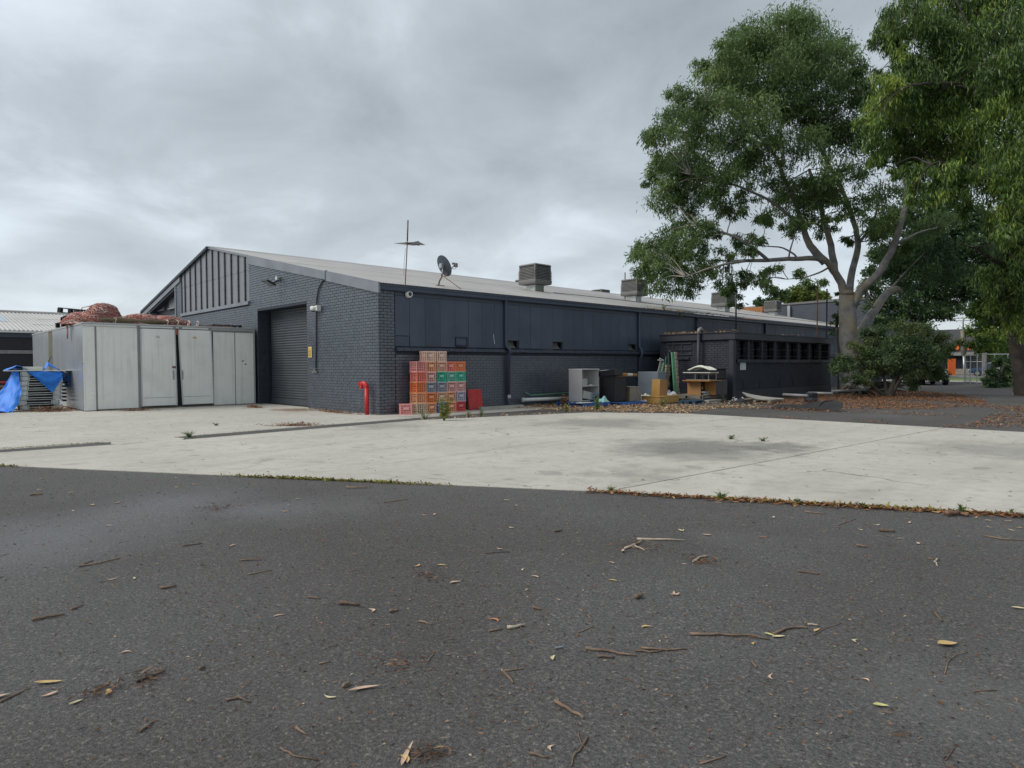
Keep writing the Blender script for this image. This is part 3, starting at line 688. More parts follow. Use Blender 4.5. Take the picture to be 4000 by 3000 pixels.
# --- gable sheets between dark battens
bx = [ony(u, v, 0)[0] for u, v in ((724, 1221), (744.5, 1218), (765, 1214), (787, 1210), (809, 1206), (832, 1202), (856, 1197), (880, 1193), (905, 1188), (932, 1184), (958.5, 1179))]
edges = [WX0] + bx + [WX1]
for i in range(len(edges)-1):
    x0, x1 = edges[i]+.012, edges[i+1]-.012
    pts = [(x0, WZ), (x1, WZ), (x1, zr(x1)-.05)]
    if x0 < XR < x1: pts.append((XR, ZR-.05))
    pts.append((x0, zr(x0)-.05))
    for (lo, hi) in ((0, 1), (1, 2)):
        zs = WZ+1.18+0.0*x0
        pp = clip(pts, (0, zs), (0, -1 if lo == 0 else 1), 0.004)
        if len(pp) < 3: continue
        p = MB(); p.prism(pp, 0.02, 0.05, 'y'); p.build('gable_sheet', M['infill'], wh)
for x in bx:
    p = MB(); p.box((x-.045, -0.02, WZ+.002), (x+.045, 0.06, zr(x)-.05-(.02 if abs(x-XR) > .1 else 0)))
    for z in np.arange(WZ+.1, zr(x)-.2, 0.55): p.box((x-.06, -0.026, z), (x+.06, -0.0205, z+.03))
    p.build('batten', M['batten'], wh)
p = MB(); p.box((WX0-.05, -0.08, WZ-.13), (WX1+.07, 0.10, WZ-.004)); p.build('sill_board', M['barge'], wh)
p = MB(); p.box((WX0-.10, -0.012, WZ), (WX0, 0.08, zr(WX0)-.10)); p.build('batten', M['batten'], wh)
# --- recessed bay at the left of the gable with barred high windows
def slat_window(x0, x1, z0, n, ztop):
    fr = MB(); fr.box((x0-.03, 0.24, z0-.06), (x1+.03, 0.335, z0)); fr = fr.build('bay_window', M['pipe'], wh)
    for i in range(n):
        x = x0+(x1-x0)*(i+.5)/n; s_ = MB(); s_.box((x-.065, 0.29, z0+.002), (x+.065, 0.325, ztop(x))); s_.build('slat', M['infill'], fr)
q1, q2 = ony(603, 1216, .3), ony(642, 1209, .3)
slat_window(q1[0], q2[0], q1[2], 8, lambda x: zr(x)-.40); q3, q4 = ony(660, 1205, .3), ony(686, 1200, .3)
slat_window(q3[0], q4[0], q3[2], 6, lambda x: zr(x)-.40)
q5 = ony(655, 1250, .3); slat_window(q5[0], q4[0], q3[2]-1.6, 6, lambda x: q3[2]-.35)
p = MB(); p.box((NX1-.06, -0.03, NZ), (NX1+.06, 0.33, zr(NX1)-.30)); p.box((NX0-.06, -.03, NZ), (NX0+.03, .33, zr(NX0)-.30)); p.build('bay_jamb', M['barge'], wh)
p = MB(); p.prism([(NX0+.04, zr(NX0)-.42), (NX1-.07, zr(NX1)-.42), (NX1-.07, zr(NX1)-.33), (NX0+.04, zr(NX0)-.33)], .0, .33, 'y'); p.build('bay_soffit', M['batten'], wh)
# --- roller door
rd = thing('roller_door', '', '', group=None)
for k_ in ('label', 'category'): del rd[k_]
rd.parent = wh
n = 10; pr = []
for i in range(n+1):
    t = i/n; pr.append((0.0905*t, 0.020*math.sin(math.pi*min(t/0.8, 1.0))**0.8 if t < 0.8 else -0.006))
s_ = MB(); v = []; f = []
for (z, d) in pr: v += [(DX0+.01, 0.49-d, z), (DX1-.01, 0.49-d, z)]
for i in range(n): f.append((2*i, 2*i+1, 2*i+3, 2*i+2))
s_.add(v, f); sm = s_.mesh('door_slat', M['roller'], True)
for k in range(36):
    o = link('door_slat', sm, rd); o.location = (0, 0, 0.25+0.0905*k)
p = MB(); p.bbox((DX0+.01, 0.455, 0.015), (DX1-.01, 0.50, 0.245), 0.01); p.build('bottom_rail', M['roller'], rd)
p = MB(); p.box((DX0, .502, 0.0), (DX1, .52, DZ)); p.build('door_backing', M['dark'], rd)
p = MB(); p.box((DX0+.002, 0.40, 0.0), (DX0+.07, .452, DZ-.01)); p.box((DX1-.07, 0.40, 0.0), (DX1-.002, .452, DZ-.01)); p.build('door_guide', M['batten'], rd)
# lintel soffit
# --- downpipes on the long wall
def downpipe(pts, r, m, parent, name='downpipe', straps=()):
    b = MB(); b.tube(pts, r, 12); o = b.build(name, m, parent, smooth=True)
    for z in straps:
        pass
    return o
downpipe([(0.075, 4.88, 3.56), (0.075, 4.88, 2.12), (0.10, 4.89, 2.03), (0.205, 4.93, 1.93), (0.215, 4.94, 1.84), (0.105, 4.95, 1.70), (0.095, 4.95, 0.42)], 0.062, M['gutterm'], wh)
downpipe([(0.095, 4.95, 0.425), (0.095, 4.95, 0.22), (0.12, 4.98, 0.10), (0.22, 5.03, 0.07)], 0.058, M['gutterm'], wh)
p = MB(); p.bbox((0.13, 4.88, 0.30), (0.165, 5.02, 0.42), .01); p.build('pipe_collar', M['rail'], wh)
downpipe([(0.075, 12.44, 3.56), (0.075, 12.44, 2.15), (0.20, 12.44, 2.0), (0.21, 12.44, 1.8), (0.095, 12.44, 1.6), (0.095, 12.44, 0.05)], 0.062, M['gutterm'], wh)
downpipe([(0.075, 17.0, 3.56), (0.075, 17.0, 2.66)], 0.062, M['gutterm'], wh); downpipe([(0.075, 23.9, 3.56), (0.075, 23.9, 0.1)], 0.062, M['gutterm'], wh)
# cable and small junction on the gable
def cable(pts, r, m, name, parent): b = MB(); b.tube(pts, r, 6); return b.build(name, m, parent, smooth=True)
arc = [(-2.82, -0.03, 4.14), (-2.98, -0.03, 4.16), (-3.2, -0.03, 4.10), (-3.42, -0.03, 3.92), (-3.55, -0.03, 3.65), (-3.62, -0.03, 3.3), (-3.64, -0.03, 2.6), (-3.67, -0.03, 1.9), (-3.70, -0.03, 1.35)]
cable(arc, 0.022, M['batten'], 'cable', wh); p = MB(); p.box((-3.95, -0.05, 1.20), (-3.62, -.004, 1.26)); p.box((-3.80, -.06, 1.262), (-3.72, -.004, 1.33)); p.build('pipe_stub', M['chute'], wh)

# ------------------------------------------------------------------ fittings on the warehouse (things of their own)
fl = thing('floodlight', 'black floodlight with a pale sensor box above the roller door', 'floodlight', (-6.4, -0.02, 4.35))
p = MB(); p.box((-0.04, -0.10, 0.10), (0.10, -0.02, 0.22)); p.build('sensor_box', M['cupw'], fl)
mt = Matrix.Translation((-0.02, -0.34, -0.02)) @ Euler((math.radians(-22), 0, math.radians(8))).to_matrix().to_4x4()
p = MB(); p.bbox((-0.19, -0.19, -0.035), (0.19, 0.19, 0.03), .015, 0, mt); p.build('housing', M['blackm'], fl)
p = MB(); p.box((-0.15, -0.16, -0.042), (0.15, 0.14, -0.036), 0, mt); p.build('lens', M['silver'], fl)
p = MB(); p.tube([(0.03, 0, 0.08), (0.03, -0.06, 0.05), (0.03, -0.20, 0.0)], 0.025, 8)
p.tube([(-0.10, -.02, 0.0), (-0.12, -.04, 0.10), (-0.05, -.06, 0.14)], 0.012, 6); p.tube([(0.10, -.05, 0.14), (0.22, -.04, 0.15), (0.23, -.02, 0.06)], 0.012, 6); p.build('bracket', M['blackm'], fl, smooth=True)
sc_ = thing('security_camera', 'white turret security camera on the gable beside the roller door', 'security camera', (-3.45, -0.02, 3.25))
p = MB(); p.lathe([(0.0, .085), (0.06, .083), (0.09, .05), (0.095, 0), (0.085, -.05), (0.05, -.075), (0, -.08)], 16, 0, Matrix.Translation((-0.10, -0.15, 0)) @ Matrix.Scale(1.35, 4, (1, 0, 0))); p.build('body', M['camw'], sc_, smooth=True)
p = MB(); p.lathe([(0.0, -.11), (0.05, -.10), (0.06, -.06)], 12, 0, Matrix.Translation((-0.08, -0.16, 0))); p.build('lens', M['glass'], sc_, smooth=True)
p = MB(); p.bbox((0.08, -0.16, -0.08), (0.15, -0.003, 0.10), .01); p.tube([(0.0, -.15, .05), (.10, -.10, .06)], .03, 8); p.build('bracket', M['camw'], sc_)
sd = thing('security_camera', 'round white dome camera high on the sheeting near the corner', 'security camera', (0.035, 1.0, 3.50))
p = MB(); RX = Matrix.Rotation(math.radians(90), 4, 'Y'); p.lathe([(0.0, 0), (0.115, 0), (0.118, .05), (0.10, .09), (0.06, .10), (0.06, .07), (0, .07)], 20, 0, RX); p.build('housing', M['camw'], sd, smooth=False)
p = MB(); p.lathe([(0.058, .07), (0.05, .11), (0.03, .135), (0, .145)], 16, 0, RX); p.build('lens', M['glass'], sd, smooth=True)
# warning sign
ws = thing('warning_sign', 'small yellow sign with a black triangle beside the roller door', 'sign', (-4.115, -0.012, 1.70))
p = MB(); p.bbox((-0.115, -0.006, 0), (0.115, 0.003, 0.35), .003); p.build('sign_plate', M['yellow'], ws)
p = MB(); tri = [(-0.085, .165), (0.085, .165), (0.0, .315)]; ti = [(-0.062, .178), (0.062, .178), (0.0, .288)]
for i in range(3):
    j = (i+1) % 3; p.add([(tri[i][0], -.0075, tri[i][1]), (tri[j][0], -.0075, tri[j][1]), (ti[j][0], -.0075, ti[j][1]), (ti[i][0], -.0075, ti[i][1])], [(0, 1, 2, 3)])
p.add([(-0.028, -.0075, .19), (0.028, -.0075, .19), (0.02, -.0075, .225), (-0.02, -.0075, .225)], [(0, 1, 2, 3)]); p.build('warning_triangle', M['ink'], ws)
p = MB()
for z, xs in ((0.105, [(-.075, -.03), (-.022, -.005), (.01, .03), (.035, .07)]), (0.05, [(-.07, -.045), (-.038, -.01), (-.004, .022), (.028, .06)])):
    for a, c in xs: p.add([(a, -.0075, z), (c, -.0075, z), (c, -.0075, z+.03), (a, -.0075, z+.03)], [(0, 1, 2, 3)])
p.build('sign_lettering', M['ink'], ws)
# hydrant
hy = thing('fire_hydrant', 'red standpipe hydrant with an elbow top at the warehouse corner', 'hydrant', (-0.40, -0.16, 0.0))
p = MB(); p.tube([(0, 0, 0.0), (0, 0, 0.80)], 0.062, 16); p.build('standpipe', M['red'], hy, smooth=True)
p = MB(); pts = [(0, 0, .80)] + [(-.11+.11*math.cos(a), -.02*(a/1.57), .80+.11*math.sin(a)) for a in np.linspace(0.25, 1.57, 6)] + [(-.19, -.03, .912)]
p.tube(pts, [0.064]*7 + [0.06], 14); p.tube([(0, 0, .785), (0, 0, .80)], .07, 16); p.build('elbow', M['red'], hy, smooth=True)
p = MB(); p.lathe([(0, -.07), (.068, -.07), (.07, -.03), (.05, -.02), (.05, .05), (0, .06)], 12, 0, Matrix.Translation((-.23, -.04, .895)) @ Matrix.Rotation(math.radians(80), 4, 'Y')); p.tube([(-.22, -.04, .88), (-.20, -.05, .78)], .045, 10); p.tube([(-.20, -.05, .785), (-.20, -.05, .755)], .055, 10)
p.tube([(-.30, -.04, .93), (-.30, -.04, .87)], .012, 6); p.tube([(-.24, -.11, .91), (-.24, .03, .91)], .012, 6); p.build('hose_valve', M['red'], hy, smooth=False)
# antenna
an = thing('tv_antenna', 'tall thin mast with a spiky television antenna at the eaves', 'antenna', (0.09, 1.08, 3.62))
ztop = 5.62-3.62
p = MB(); p.tube([(-.02, -.20, -.1), (-.02, -.20, 0.2), (-.005, -.12, ztop-.52)], .016, 8); p.tube([(-.005, -.125, ztop-.58), (0.0, -.10, ztop+.02)], .021, 8)
p.tube([(0.0, -.20, -.02), (-.06, -.55, .08)], .008, 5); p.tube([(0.0, -.20, -.02), (-.06, .10, .08)], .008, 5); p.build('mast', M['rust'], an, smooth=True)
p = MB(); zb = 1.36; bd = Vector((-.50, .86, 0.09)).normalized(); sd_ = Vector((.80, .60, .0)).normalized()
o0 = Vector((.02, -.20, zb)); p.tube([o0, o0+bd*0.95], .016, 6)
p.tube([o0+bd*.15+Vector((0, 0, -.02)), o0+bd*.9+Vector((0, 0, .10))], .025, 6); p.build('boom', M['blackm'], an)
p = MB()
for i in range(8):
    c_ = o0+bd*(0.02+i*.12); hl = .40-.026*i
    for sg in (1, -1): p.tube([c_, c_+sd_*sg*hl+bd*(.10 if sg < 0 else .03)*(1-i*.1)], .009, 5)
p.build('elements', M['pipe'], an)
cable([(-.03, -.17, 1.2), (-.075, -.20, .8), (-.05, -.22, .4)], .006, M['pipe'], 'antenna_lead', an)
# satellite dish
ds = thing('satellite_dish', 'dark grey satellite dish on a bent pole on the roof edge', 'satellite dish', (-1.13, 3.0, zr(-1.13)+.02))
dn = Vector((0.10, 0.89, 0.42)).normalized()       # the dish looks away to the right
q_ = dn.to_track_quat('Z', 'Y').to_matrix().to_4x4(); ctr = Vector((0.10, 0.16, 0.66))
p = MB(); prof = [(r, 0.30*(r*r)-0.02) for r in np.linspace(0, .355, 8)]; prof2 = [(r, h-.012) for r, h in prof[::-1]]
p.lathe(prof+[(.362, prof[-1][1]+.004), (.362, prof[-1][1]-.012)]+prof2, 28, 0, Matrix.Translation(ctr) @ q_); p.build('reflector', M['dish'], ds, smooth=True)
p = MB(); bkc = ctr-dn*.07; p.tube([(0, 0, 0.0), (0.03, 0.02, 0.16), (0.055, 0.10, 0.30), (0.055, 0.11, .62)], .026, 8); p.box((-.14, -.16, -.005), (.12, .16, .02)); p.tube([(0.055, .11, .36), (0.9, .22, .02-.18)], .013, 6); p.build('pole', M['rust'], ds, smooth=False)
p = MB(); p.bbox(tuple(bkc-Vector((.09, .09, .05))), tuple(bkc+Vector((.06, .04, .10))), .02); p.tube([bkc+Vector((.02, .02, .06)), ctr-dn*.03+Vector((.05, -.1, -.26))], .018, 6); p.build('mount', M['silver'], ds)
armE = ctr+dn*.42+Vector((0.05, 0.0, -.10)); p = MB(); p.tube([ctr-dn*.0+Vector((.04, 0, -.345)), armE], .017, 6); p.build('feed_arm', M['pipe'], ds, smooth=True)
p = MB(); p.bbox(tuple(armE-Vector((.04, .02, .09))), tuple(armE+Vector((.05, .10, .05))), .015); p.tube([armE+Vector((0, 0, .03)), armE+Vector((-.06, -.07, .03))], .035, 10); p.tube([armE+Vector((0, .05, -.09)), armE+Vector((-.02, .03, -.15)), armE+Vector((-.10, -.10, -.13))], .008, 5); p.build('receiver', M['pipe'], ds)
# evaporative coolers on the roof
def make_cooler():
    t = thing('roof_cooler', '', 'roof cooler')
    p = MB(); H0 = 0.22
    p.lathe([(0.40, -0.12), (0.40, H0)], 4, 0, Matrix.Rotation(math.radians(45), 4, 'Z')); p.build('duct', M['steel'], t)
    p = MB(); R2 = math.sqrt(2)
    p.lathe([(0.40*R2, H0), (0.52*R2, H0+.02), (0.545*R2, H0+.10), (0.545*R2, H0+.20), (0.53*R2, H0+.23), (0.0, H0+.23)], 4, 0, Matrix.Rotation(math.radians(45), 4, 'Z')); p.lathe([(0, H0), (.40*R2, H0)], 4, 0, Matrix.Rotation(math.radians(45), 4, 'Z')); p.build('tank', M['cooler'], t)
    p = MB(); p.box((-.46, -.46, H0+.22), (.46, .46, H0+.88)); p.build('filter_core', M['coolerd'], t)
    for i in range(9):
        z = H0+.255+i*.068; w = 0.545-0.008*max(0, i-4)**1.5
        p = MB(); p.lathe([(w*R2-.06, z), (w*R2, z-.006), (w*R2, z+.026), (w*R2-.03, z+.038), (w*R2-.06, z+.034)], 4, 0, Matrix.Rotation(math.radians(45), 4, 'Z')); p.build('louvre', M['cooler'], t)
    for sx in (1, -1):
        for sy in (1, -1): p = MB(); p.box((min(sx*.44, sx*.515), min(sy*.44, sy*.515), H0+.22), (max(sx*.44, sx*.515), max(sy*.44, sy*.515), H0+.87)); p.build('corner_post', M['cooler'], t)
    p = MB(); p.lathe([(.53*R2, H0+.86), (.52*R2, H0+.90), (.46*R2, H0+.935), (.2*R2, H0+.96), (0, H0+.965)], 4, 0, Matrix.Rotation(math.radians(45), 4, 'Z')); p.build('lid', M['cooler'], t)
    return t
ck = make_cooler()
clab = ['large louvred roof cooler nearest the satellite dish', 'louvred roof cooler partly behind the gum tree leaves with a pipe above it',
        'louvred roof cooler above the back corner of the low annex', 'small louvred roof cooler farthest along the roof before the tree trunk',
        'roof cooler peeping over the ridge left of the leaves', 'roof cooler peeping over the ridge among the leaf tips']
cpos = [(-5.0, 11.5), (-5.75, 20.2), (-4.6, 28.0), (-6.9, 40.0), (-15.6, 21.5), (-15.8, 29.8)]
for i, (x, y) in enumerate(cpos):
    o = ck if i == 0 else copy_tree(ck)
    o.location = (x, y, zr(x)+.05); o.rotation_euler = (0, 0, math.radians((0, 2, -2, 1, 0, 0)[i])); o['label'] = clab[i]; o['group'] = 'evaporative coolers on the warehouse roof'
    if i == 3: o.scale = (0.92, 0.92, 0.92)
vp = tag(MB().tube([(-6.9, 20.9, zr(-6.9)-.1), (-6.9, 20.9, zr(-6.9)+1.55)], .04, 8).build('vent_pipe', M['pipe'], smooth=True), 'thin grey pipe standing on the roof behind the second cooler', 'pipe')
for (ys, lab) in (((12.3, 20.6), 'thin cable along the roof from the first cooler'), ((20.6, 42.0), 'thin cable along the roof past the far coolers')):
    pts = [(-4.6-.35*math.sin((y-ys[0])*.5)-(y-ys[0])*.03*0+.02*(y-12)*4, y, 0) for y in np.linspace(ys[0], ys[1], 14)]
    pts = [(x, y, zr(x)+.055) for x, y, _ in pts]
    tag(MB().tube(pts, .014, 5).build('roof_cable', M['blackm']), lab, 'cable')

# ================================================================== LOW ANNEX
AX, AY, AYR = 3.87, 13.10, 22.70
ax = thing('brick_annex', 'low flat-roofed black painted brick annex with louvred windows against the warehouse', 'annex', (0, 0, 0))
b = MB(); b.box((0.64, AY+.012, 0), (AX-.16, AY+.25, 2.34)); b.box((AX-.25, AY+.26, 0), (AX-.012, AYR-.26, 1.58)); b.box((0.64, AYR-.25, 0), (AX-.012, AYR-.012, 2.34)); b.box((.64, AY+.26, 2.30), (AX-.02, AYR-.26, 2.36))
b.box((AX-.60, AY+.3, 0), (AX-.40, AYR-.3, 2.29)); b.build('wall', mat('annex_mortar', (0.015, 0.018, 0.026), .7, .2, 4), ax)
FW = (1.06, 1.98, 1.74, 2.40)
AF = lay('y', 0.66, AX-.14, 0.42, 2.35, None, [FW], 0.3); AS = lay('x', AY+.16, AYR-.02, 0.42, 1.58)
ca = []
for face, L_ in (('y', AF), ('x', AS)):
    for (p, q, a, c) in L_:
        m_ = (p+q)/2; ctr = np.array([m_, AY, (a+c)/2]) if face == 'y' else np.array([AX, m_, (a+c)/2])
        d = CP-ctr; l = np.linalg.norm(d); cs = (-d[1] if face == 'y' else d[0])/l
        ca.append((cs/l**2 if abs(q-p-BL) < 1e-3 else -1, face, p, q, a, c))
ca.sort(key=lambda t: -t[0]); onea = MB(); brick_geo(onea, 'y', -BL/2, BL/2, -BH/2, BH/2, 0, 0.0); onea = onea.mesh('brick', M['annexb']); bm_ = MB()
for i, (s_, face, p, q, a, c) in enumerate(ca):
    d = RNDc.uniform(-.002, .0025)
    if i < 300 and s_ > 0:
        o = link('brick', onea, ax); m_ = (p+q)/2
        if face == 'y': o.location = (m_, AY-d, (a+c)/2)
        else: o.location = (AX+d, m_, (a+c)/2); o.rotation_euler = (0, 0, math.pi/2)
    else: brick_geo(bm_, face, p, q, a, c, AY if face == 'y' else AX, d)
bm_.build('brickwork', M['annexb2'], ax, kind='stuff')
p = MB(); p.box((0.66, AY-.02, 0), (AX-.15, AY+.01, 0.41)); p.box((AX-.01, AY+.16, 0), (AX+.025, AYR, 0.395)); p.build('plinth', M['annext'], ax)
p = MB(); p.box((0.70, AY-.10, 2.35), (AX+.03, AY-.005, 2.60)); p.box((0.68, AY-.14, 2.602), (AX+.06, AY+.05, 2.635)); p.build('fascia', M['annext'], ax)
p = MB(); p.box((AX+.032, AY-.10, 2.35), (AX+.13, AYR+.10, 2.575)); p.box((AX+.062, AY-.14, 2.577), (AX+.16, AYR+.14, 2.61)); p.build('fascia', M['annext'], ax)
p = MB(); p.box((0.64, AY-.09, 2.56), (AX+.05, AYR+.08, 2.598)); p.build('roof', M['annext'], ax)
p = MB(); p.bbox((AX-.15, AY-.06, 0), (AX+.06, AY+.145, 2.348), .02); p.build('corner_post', M['annext'], ax)
# front window with flat bars
w_ = MB(); w_.box((FW[0]-.02, AY+.10, FW[2]-.02), (FW[1]+.02, AY+.115, 2.345)); w_ = w_.build('window', M['glass'], ax)
for x in (1.28, 1.67): p = MB(); p.box((x-.03, AY-.018, 1.70), (x+.03, AY-.004, 2.34)); p.build('window_bar', M['annext'], w_)
for z in (2.245, 1.995, 1.80): p = MB(); p.box((0.98, AY-.034, z-.03), (2.12, AY-.019, z+.03)); p.build('window_bar', M['annext'], w_)
p = MB(); p.box((0.95, AY-.07, 1.60), (2.02, AY-.002, 1.69)); p.build('window_sill', M['annext'], ax)
# row of windows with brick piers on the side
nb = 8; yy0 = AY+.20; pitch = (AYR-.1-yy0)/nb
for i in range(nb):
    y0 = yy0+i*pitch; y1 = y0+pitch
    p = MB(); p.box((AX-.06, y1-.20, 1.585), (AX+.012, y1-.02, 2.345)); p.build('window_pier', M['annexb'], ax)
    w_ = MB(); w_.box((AX-.30, y0+.02, 1.60), (AX-.285, y1-.22, 2.32)); w_ = w_.build('window', M['dark'], ax)
    for z in (1.66, 1.80, 1.95, 2.12, 2.24):
        p = MB(); p.box((AX-.28, y0+.12, z), (AX-.20, y1-.45, z+.075)); p.build('louvre', M['annexb'], w_)
    p = MB(); p.box((AX-.25, y0+.42, 1.60), (AX-.18, y0+.47, 2.33)); p.build('window_bar', M['annext'], w_)
    p = MB(); p.prism([(AX-.2, 1.60), (AX+.09, 1.575), (AX+.09, 1.46), (AX+.012, 1.46), (AX+.012, 1.584), (AX-.2, 1.584)], y0-.01, y1-.03-(.02 if i % 2 else 0), 'y'); p.build('window_sill', M['annext'], ax)
p = MB()
for z in (1.98, 2.06 if False else 1.72): p.tube([(AX+.02, yy0, z), (AX+.02, AYR-.4, z-.01)], .010, 5)
for y in np.arange(yy0+.1, yy0+5.0, .62): p.tube([(AX+.022, y, 1.60), (AX+.022, y, 2.33)], .009, 5)
p.build('security_bars', M['annext'], ax)
downpipe([(2.54, AY-.20, 2.62), (2.52, AY-.20, 0.10)], .062, M['annext'], ax); p = MB(); p.tube([(2.54, AY+.10, 2.72), (2.54, AY-.06, 2.80), (2.54, AY-.17, 2.76), (2.54, AY-.205, 2.60)], .07, 10); p.build('downpipe_bend', M['pipe'], ax, smooth=True)
downpipe([(1.16, AY-.16, 1.90), (1.16, AY-.16, 0.05)], .05, M['annext'], ax)
for y in (13.9, 15.3, 17.1, 18.4, 20.3): p = MB(); p.box((AX+.012, y, .42), (AX+.03, y+.03, .75)); p.build('wall_strap', M['annext'], ax)
nb_ = thing('wall_notice', 'white notice with sideways letters on the black annex wall', 'sign', (AX+.012, 13.87, 1.18))
p = MB(); p.box((0, -.23, 0), (.01, .23, .30)); p.build('sign_plate', M['paper'], nb_)
def text(body, size, loc, rot, m, parent, name='lettering', ext=0.0, bold=0.0):
    c = bpy.data.curves.new(name, 'FONT'); c.body = body; c.size = size; c.extrude = ext; c.offset = bold; c.align_x = 'CENTER'; c.materials.append(m)
    c.resolution_u = 3
    tmp = bpy.data.objects.new(name, c); me = bpy.data.meshes.new_from_object(tmp); bpy.data.objects.remove(tmp); me.name = name
    o = bpy.data.objects.new(name, me); COL.objects.link(o); o.location = loc; o.rotation_euler = rot; o.parent = parent; return o
RXF = (math.pi/2, 0, math.pi/2)       # upright lettering that faces +x
for ch, z in (('Y', .19), ('T', .115), ('E', .045)): text(ch, .10, (.0125, -.13, z), RXF, M['ink'], nb_)
# poles beside the annex
for i, (u, v, vt, r, lab) in enumerate(((3190, 1528, 1108, .032, 'thin dark steel post rising in front of the annex, nearer of two'), (3227, 1533, 1130, .036, 'thin dark steel post beside the gum trunk and the annex end'), (2826, 1300, 1203, .036, 'short dark steel post rising behind the annex roof'))):
    if i < 2: g0 = gp(u, v); h_ = dep(u-8, vt, float(np.dot(g0-CP, FWD)))[2]
    else: g0 = np.array([2.9, 15.2, 2.61]); h_ = 4.35
    o = MB().tube([(0, 0, 0), (0, 0, h_-g0[2])], r, 8).build('steel_post', M['rust' if i == 0 else 'blackm'], smooth=True); o.location = tuple(g0); tag(o, lab, 'post', 'thin steel posts by the annex')

# ================================================================== CONTAINER (old insulated truck body)
CX0, CX1, CY0, CY1, CZ = -18.0, -8.35, -5.58, -0.10, 2.86
ct = thing('truck_body_container', 'white insulated truck body used as a storage container with sliding doors', 'storage container', (0, 0, 0))
b = MB(); b.box((CX0+.03, CY0+.03, 0.10), (CX1-.035, CY1, CZ-.06)); b.build('core', M['dark'], ct)
# front panels (towards +x)
def fpanel(y0, y1, z0, z1, m, name, dx=0.0, bev=.006): p = MB(); p.bbox((CX1-.03+dx, y0, z0), (CX1+dx, y1, z1), bev); return p.build(name, m, ct)
fpanel(CY0+.012, -5.235, 0.03, 2.74, M['cont'], 'wall_panel'); fpanel(-5.215, -4.0, 0.06, 2.74, M['cont'], 'wall_panel'); fpanel(-1.60, -0.845, 0.04, 2.74, M['cont'], 'wall_panel'); fpanel(-0.825, CY1, 0.04, 2.74, M['cont'], 'wall_panel')
p = MB(); p.box((CX1-.004, -5.25, .05), (CX1+.012, -5.20, 2.74)); p.build('seam_strip', M['seam'], ct); p = MB(); p.box((CX1-.004, -.845, .05), (CX1+.008, -.825, 2.74)); p.build('seam_strip', M['seam'], ct)
p = MB(); p.box((CX1-.02, CY1-.06, .03), (CX1+.012, CY1+.002, CZ-.03)); p.build('corner_strip', M['rail'], ct)
# dents near the lower left corner
p = MB()
for (ya, yb, z, h_) in ((-5.50, -5.05, .66, .03), (-5.46, -5.10, .52, .05), (-5.50, -5.26, .34, .08), (-5.42, -5.27, .20, .06)):
    p.add([(CX1+.001, ya, z), (CX1+.001, yb, z+h_*.4), (CX1+.014, (ya+yb)/2, z+h_*.9), (CX1+.001, ya+.03, z+h_*1.6), (CX1+.001, yb-.05, z+h_*1.7)], [(0, 1, 2), (0, 2, 3), (3, 2, 4), (1, 4, 2)])
p.build('dent', M['cont'], ct)
# door opening frame and doors
p = MB(); p.box((CX1-.02, -4.03, .03), (CX1+.02, -3.955, 2.80)); p.build('door_frame', M['seam'], ct)
def door(y0, y1, lean, label, hy_, stick, sy):
    d = MB()
    z0, z1 = 0.09, 2.70
    pts = [(y0+lean[0], z0), (y1+lean[1], z0), (y1, z1), (y0, z1)]
    d.prism(pts, CX1+.022, CX1+.055, 'x'); d = d.build('sliding_door', M['cont'], ct); d['label'] = label
    f = MB(); e_ = .035
    def edge(a, c, w): f.add([(CX1+.058, a[0], a[1]), (CX1+.058, c[0], c[1]), (CX1+.058, c[0]+w[0], c[1]+w[1]), (CX1+.058, a[0]+w[0], a[1]+w[1])], [(0, 1, 2, 3)])
    f.prism([(pts[0][0], z0), (pts[0][0]+e_, z0), (pts[3][0]+e_, z1), (pts[3][0], z1)], CX1+.056, CX1+.064, 'x'); f.prism([(pts[1][0]-e_, z0), (pts[1][0], z0), (pts[2][0], z1), (pts[2][0]-e_, z1)], CX1+.056, CX1+.064, 'x'); f.build('edge_strip', M['rail'], d)
    k = MB(); k.box((CX1+.056, min(pts[0][0], y0)+.05, .37), (CX1+.0595, y1-.06, .382)); k.box((CX1+.056, y0+.05+lean[0], z0), (CX1+.060, y1-.05+lean[0], z0+.02)); k.build('kick_seam', M['seam'], d)
    h_ = MB(); h_.box((CX1+.056, hy_-.03, .97), (CX1+.060, hy_+.03, 1.30)); h_.tube([(CX1+.06, hy_, 1.02), (CX1+.10, hy_, 1.05), (CX1+.10, hy_, 1.22), (CX1+.06, hy_, 1.25)], .010, 6); h_.build('handle', M['silver'], d)
    A_ = [(-.5, .05), (-.42, .2), (-.25, .28), (-.15, .36), (-.02, .42), (.08, .36), (.12, .26), (.22, .3), (.27, .42), (.33, .2), (.46, .02), (.5, -.14), (.42, -.34), (.3, -.42), (.18, -.34), (.1, -.22), (-.02, -.16), (-.2, -.18), (-.32, -.26), (-.44, -.24), (-.46, -.08)]
    s_ = MB(); s_.add([(CX1+.0585, sy+a*.135*.9, 2.43+c*.135*.85) for a, c in A_], [tuple(range(len(A_)))]); s_.build('map_sticker', stick, d)
    s_ = MB(); s_.add([(CX1+.0595, sy+.0+a*.07*.8, 2.435+c*.06) for a, c in A_], [tuple(range(len(A_)))]); s_.build('map_sticker', M['paper'], d)
door(-3.95, -2.865, (0.0, 0.03), 'left sliding door with a faded beige map sticker', -2.945, M['stick_y'], -3.42)
door(-2.78, -1.665, (0.10, 0.05), 'right sliding door hanging crooked, with an orange map sticker', -2.66, M['stick_o'], -2.24)
p = MB(); p.bbox((CX1+.066, -2.99, 1.37), (CX1+.09, -2.88, 1.44), .006); p.build('latch', M['rust'], ct)
